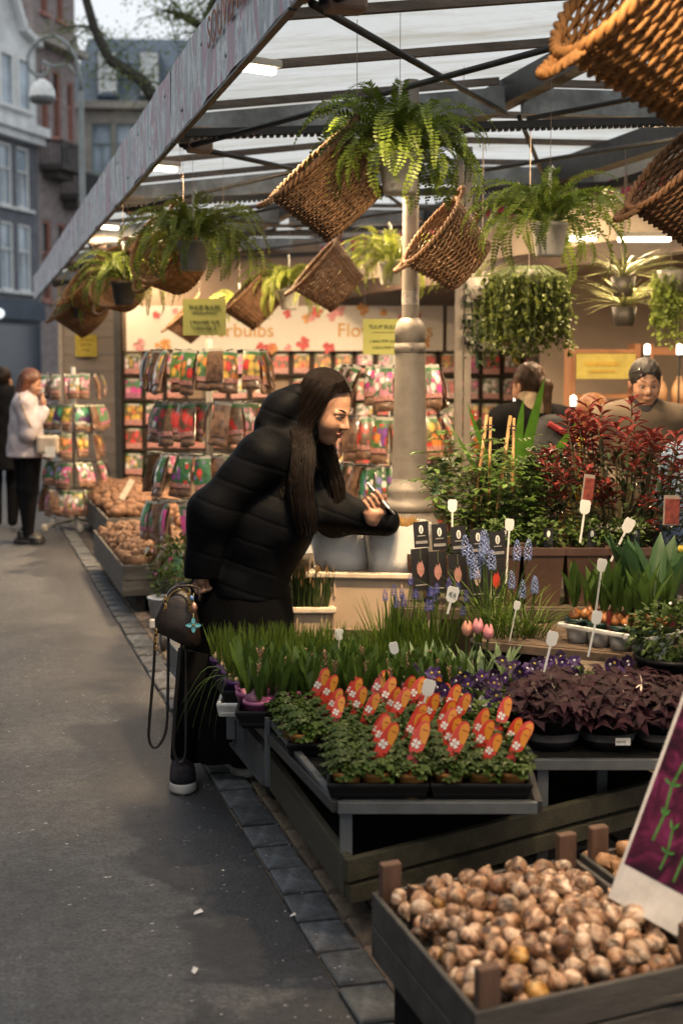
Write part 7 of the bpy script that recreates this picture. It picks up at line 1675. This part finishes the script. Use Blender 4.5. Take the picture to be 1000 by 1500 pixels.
# ------------------------------------------------------------------ front crates of loose bulbs
M_fc = mat('front_crate_wood', (.06, .055, .05), .7, 0, .3, 10, .35, 60, dirt=.35, stretch=(.5, 2, 3)); M_fp = mat('brown_corner_post', (.10, .052, .032), .7, 0, .35, 10, .4, 50, stretch=(3, 3, .4))
CRZ = .025; SHR = .17
cx, cy = 1.165, 2.82
crate('bulb_crate', 'low wooden crate heaped with loose tan bulbs at the street edge, corner posts proud', (cx, cy, .195), CRZ, .56, .66, .155, .075, M_fc, M_fp, 2, bw=.013, postw=(.05, .03), shear=SHR)
PAL = MB().box((0, .0, .095), (.48, .54, .19)); tag(PAL.build('crate_stand', mat('black_deck', (.012, .012, .012)), loc=(cx+.01, cy, 0), rot=(0, 0, CRZ), bevel=.01), 'dark stand under the front bulb crate', 'stand')
def bulb_mats():
    def mk(name, a, b, c):
        m, t, bs, out = nodes_of(name); L = t.links.new; tc = N(t, 'TexCoord'); oi = N(t, 'ObjectInfo')
        ad = N(t, 'VectorMath', operation='ADD'); L(tc.outputs['Object'], ad.inputs[0]); cb = N(t, 'CombineXYZ'); mu = N(t, 'Math', operation='MULTIPLY'); L(oi.outputs['Random'], mu.inputs[0]); mu.inputs[1].default_value = 9; L(mu.outputs[0], cb.inputs[0]); L(cb.outputs[0], ad.inputs[1])
        mp = N(t, 'Mapping'); mp.inputs['Scale'].default_value = (1, 1, .25); L(ad.outputs[0], mp.inputs[0])
        n1 = noise(t, 60, 5, .65, mp.outputs[0]); n2 = noise(t, 26, 4, .6, ad.outputs[0])
        col = ramp(t, n1.outputs[0], [(.36, a), (.5, b), (.66, c)]).outputs[0]
        col = mix(t, 1., col, ramp(t, n2.outputs[0], [(.38, .25), (.52, 1.)]).outputs[0], 'MULTIPLY')
        hs_ = N(t, 'HueSaturation'); mr = N(t, 'MapRange'); L(oi.outputs['Random'], mr.inputs[0]); mr.inputs[3].default_value = .65; mr.inputs[4].default_value = 1.25; L(mr.outputs[0], hs_.inputs['Value']); L(col, hs_.inputs['Color']); L(hs_.outputs[0], bs.inputs['Base Color'])
        bs.inputs['Roughness'].default_value = .36; bp = N(t, 'Bump'); bp.inputs['Strength'].default_value = .4; bp.inputs['Distance'].default_value = .004; L(n1.outputs[0], bp.inputs['Height']); L(bp.outputs[0], bs.inputs['Normal']); return m
    return [mk('bulb_tan', (.10, .045, .022), (.36, .19, .10), (.60, .42, .28)), mk('bulb_pale', (.20, .10, .06), (.50, .32, .20), (.72, .60, .48)), mk('bulb_ochre', (.10, .045, .015), (.42, .20, .04), (.60, .40, .16)), mk('bulb_brown', (.05, .022, .012), (.17, .08, .04), (.34, .19, .11))]
BMT = bulb_mats()
def bulb_proto(seed):
    rs = random.Random(seed); rr = np.random.RandomState(seed)
    el = rs.uniform(.85, 1.45); bend = rs.uniform(-.2, .2)
    mb = MB(); n = 12; prof = [(-.95, .12), (-.9, .42), (-.72, .72), (-.4, .95), (0, 1.), (.35, .86), (.65, .6), (.9, .33), (1.1, .17), (1.28, .07)]
    if seed % 4 == 3: prof = [(-.75, .15), (-.72, .55), (-.55, .88), (-.2, 1.05), (.15, 1.02), (.42, .8), (.58, .45), (.64, .2), (.72, .12), (.78, .04)]
    for i, (z, q) in enumerate(prof):
        for j in range(n):
            a = 2*pi*j/n; w = q*(1+.06*sin(a*2+seed)+.05*rr.uniform(-1, 1)); mb.v.append((.026*(w*cos(a)+bend*max(z, 0)**2), .026*w*sin(a)*rs.uniform(.93, 1.05), .026*z*el))
    k = len(prof); mb.f = [(i*n+j, i*n+(j+1) % n, (i+1)*n+(j+1) % n, (i+1)*n+j) for i in range(k-1) for j in range(n)]+[tuple(range(n))[::-1], tuple((k-1)*n+j for j in range(n))]; mb.m = [0]*len(mb.f)
    return mb
PR = []
for s in range(14):
    o = bulb_proto(s+1).build('flower_bulb', BMT[(0, 0, 1, 3, 0, 1, 2, 3, 0, 1, 0, 0, 2, 1)[s]], None, True); PR.append(o)
first = set()
def fill(cx, cy, rz, lx, ly, zb, n, seed, label, group, rmin=.0155, rmax=.0255, mound=0.):
    rs = random.Random(seed); R = Matrix.Rotation(rz, 2); pts = []; grid = {}
    for _ in range(n):
        r = rs.uniform(rmin, rmax); best = None
        for tr_ in range(14):                            # settle each bulb in the lowest of a few spots
            x, y = rs.uniform(-lx/2+r, lx/2-r), rs.uniform(-ly/2+r, ly/2-r); z = zb+r
            gx, gy = int(x/.07+100), int(y/.07+100)
            for ix in (gx-1, gx, gx+1):
                for iy in (gy-1, gy, gy+1):
                    for (px_, py_, pz_, pr_) in grid.get((ix, iy), ()):
                        D2 = (x-px_)**2+(y-py_)**2; q = (r+pr_)*.93
                        if D2 < q*q: z = max(z, pz_+math.sqrt(q*q-D2)*.86)
            sc_ = z+mound*((2*x/lx)**2+(2*y/ly)**2)
            if best is None or sc_ < best[0]: best = (sc_, x, y, z)
        _, x, y, z = best; grid.setdefault((int(x/.07+100), int(y/.07+100)), []).append((x, y, z, r)); pts.append((x, y, z, r))
    for x, y, z, r in pts:
        k = rs.choices(range(14), [3, 3, 3, 2, 3, 2, 1.2, 1.5, 3, 2, 3, 3, 1.2, 2])[0]
        if k in first: o = PR[k].copy(); COL.objects.link(o)
        else: first.add(k); o = PR[k]
        w = R @ Vector((x, y+SHR*x)); o.location = (cx+w.x, cy+w.y, z); s = r/.026; o.scale = (s, s, s); o.rotation_euler = (rs.uniform(.5, 2.4), rs.uniform(-.8, .8), rs.uniform(0, 6.3))
        tag(o, {0: 'smooth tan', 1: 'pale papery', 2: 'ochre yellow', 3: 'dark brown'}[(0, 0, 1, 3, 0, 1, 2, 3, 0, 1, 0, 0, 2, 1)[k]]+label, 'bulb', group)
fill(cx, cy, CRZ, .522, .62, .303, 328, 3, ' flower bulb lying loose in the heap of the front crate', 'bulbs in the front crate', mound=.03)
fb_ = MB().box((0, 0, 0), (.515, .615, .01)).build('false_floor', M_fc, loc=(cx, cy, .29), rot=(0, 0, CRZ)); tag(fb_, 'raised board floor under the bulb heap of the front crate', 'board')
# neighbouring crate
c2x, c2y = cx+.60, cy+.13
crate('bulb_crate', 'second wooden crate of yellowish bulbs carrying the purple flower card', (c2x, c2y, .195), CRZ, .60, .66, .155, .075, M_fc, M_fp, 2, bw=.013, postw=(.05, .03), shear=SHR)
tag(MB().box((0, .0, .095), (.48, .54, .19)).build('crate_stand', mat('black_deck', (.012, .012, .012)), loc=(c2x, c2y, 0), rot=(0, 0, CRZ), bevel=.01), 'dark stand under the second bulb crate', 'stand')
heap('bulb_heap', 'yellowish bulbs heaped in the second crate behind the purple flower card', (c2x, c2y, 0), CRZ, .55, .60, .33, 330, .024, mat('yellow_bulbs', (.28, .15, .07), .55, 0, .5, 22, .4, 60), .04, 9)
# purple flower card standing between the crates
ew = V(.14, -.19, -.03).normalized(); eu = V(.36, .10, .93); eu = (eu-ew*eu.dot(ew)).normalized(); ey = eu.cross(ew)
cd = thing('flower_card', 'tall white edged photo card of deep purple flowers stuck in the bulb crate', 'sign', V(.59, 3.05, .40), rot=Matrix((ew, ey, eu)).transposed().to_euler(), sc=.98)
MB().box((.10, 0, .27), (.20, .004, .54)).build('card', mat('white_card', (.55, .54, .53), .5), cd)
def flower_print():
    m, t, b, out = nodes_of('purple_flower_print'); L = t.links.new; tc = N(t, 'TexCoord'); v = tc.outputs['Object']
    vo = N(t, 'TexVoronoi'); vo.inputs['Scale'].default_value = 42; L(v, vo.inputs['Vector']); n1 = noise(t, 30, 5, .6, v)
    n0 = noise(t, 14, 4, .6, v, 1.5); c = ramp(t, n0.outputs[0], [(.36, (.02, .003, .012)), (.5, (.065, .007, .03)), (.66, (.15, .018, .08))]).outputs[0]; c = mix(t, .6, c, ramp(t, n1.outputs[0], [(.3, .4), (.7, 1.4)]).outputs[0], 'MULTIPLY')
    L(c, b.inputs['Base Color']); b.inputs['Roughness'].default_value = .35; return m
pr = MB().box((.103, -.0026, .305), (.186, .0012, .44)).build('photo', flower_print(), cd)
st = MB(); M_gst = mat('printed_stem', (.05, .16, .035), .4, 0, .3, 30)
for pts, w in (([(.05, .50), (.06, .43), (.07, .36), (.058, .29), (.066, .22), (.06, .16)], .0035), ([(.15, .34), (.143, .25), (.152, .17), (.147, .10)], .003), ([(.10, .2), (.108, .15), (.104, .11)], .003)):
    for i_, ((x0, z0_), (x1, z1)) in enumerate(zip(pts, pts[1:])):
        st.add([(x0-w, -.0036, z0_), (x0+w, -.0036, z0_), (x1+w, -.0036, z1), (x1-w, -.0036, z1)], [(0, 1, 2, 3)])
        for sg in (-1, 1): st.leaf((x0, -.004, z0_), (sg*(.5+.3*(i_ % 2)), 0, .8-.5*(i_ % 2)), (0, -1, 0), .026-.004*(i_ % 3), .009, 0)
st.build('printed_stem', M_gst, pr)
MB().box((.12, -.0034, .465), (.09, .0008, .05)).build('white_title_box', mat('white_card', (.66, .64, .62)), cd)
MB().box((.09, .006, -.02), (.012, .006, .22)).build('stick', M_stk, cd)
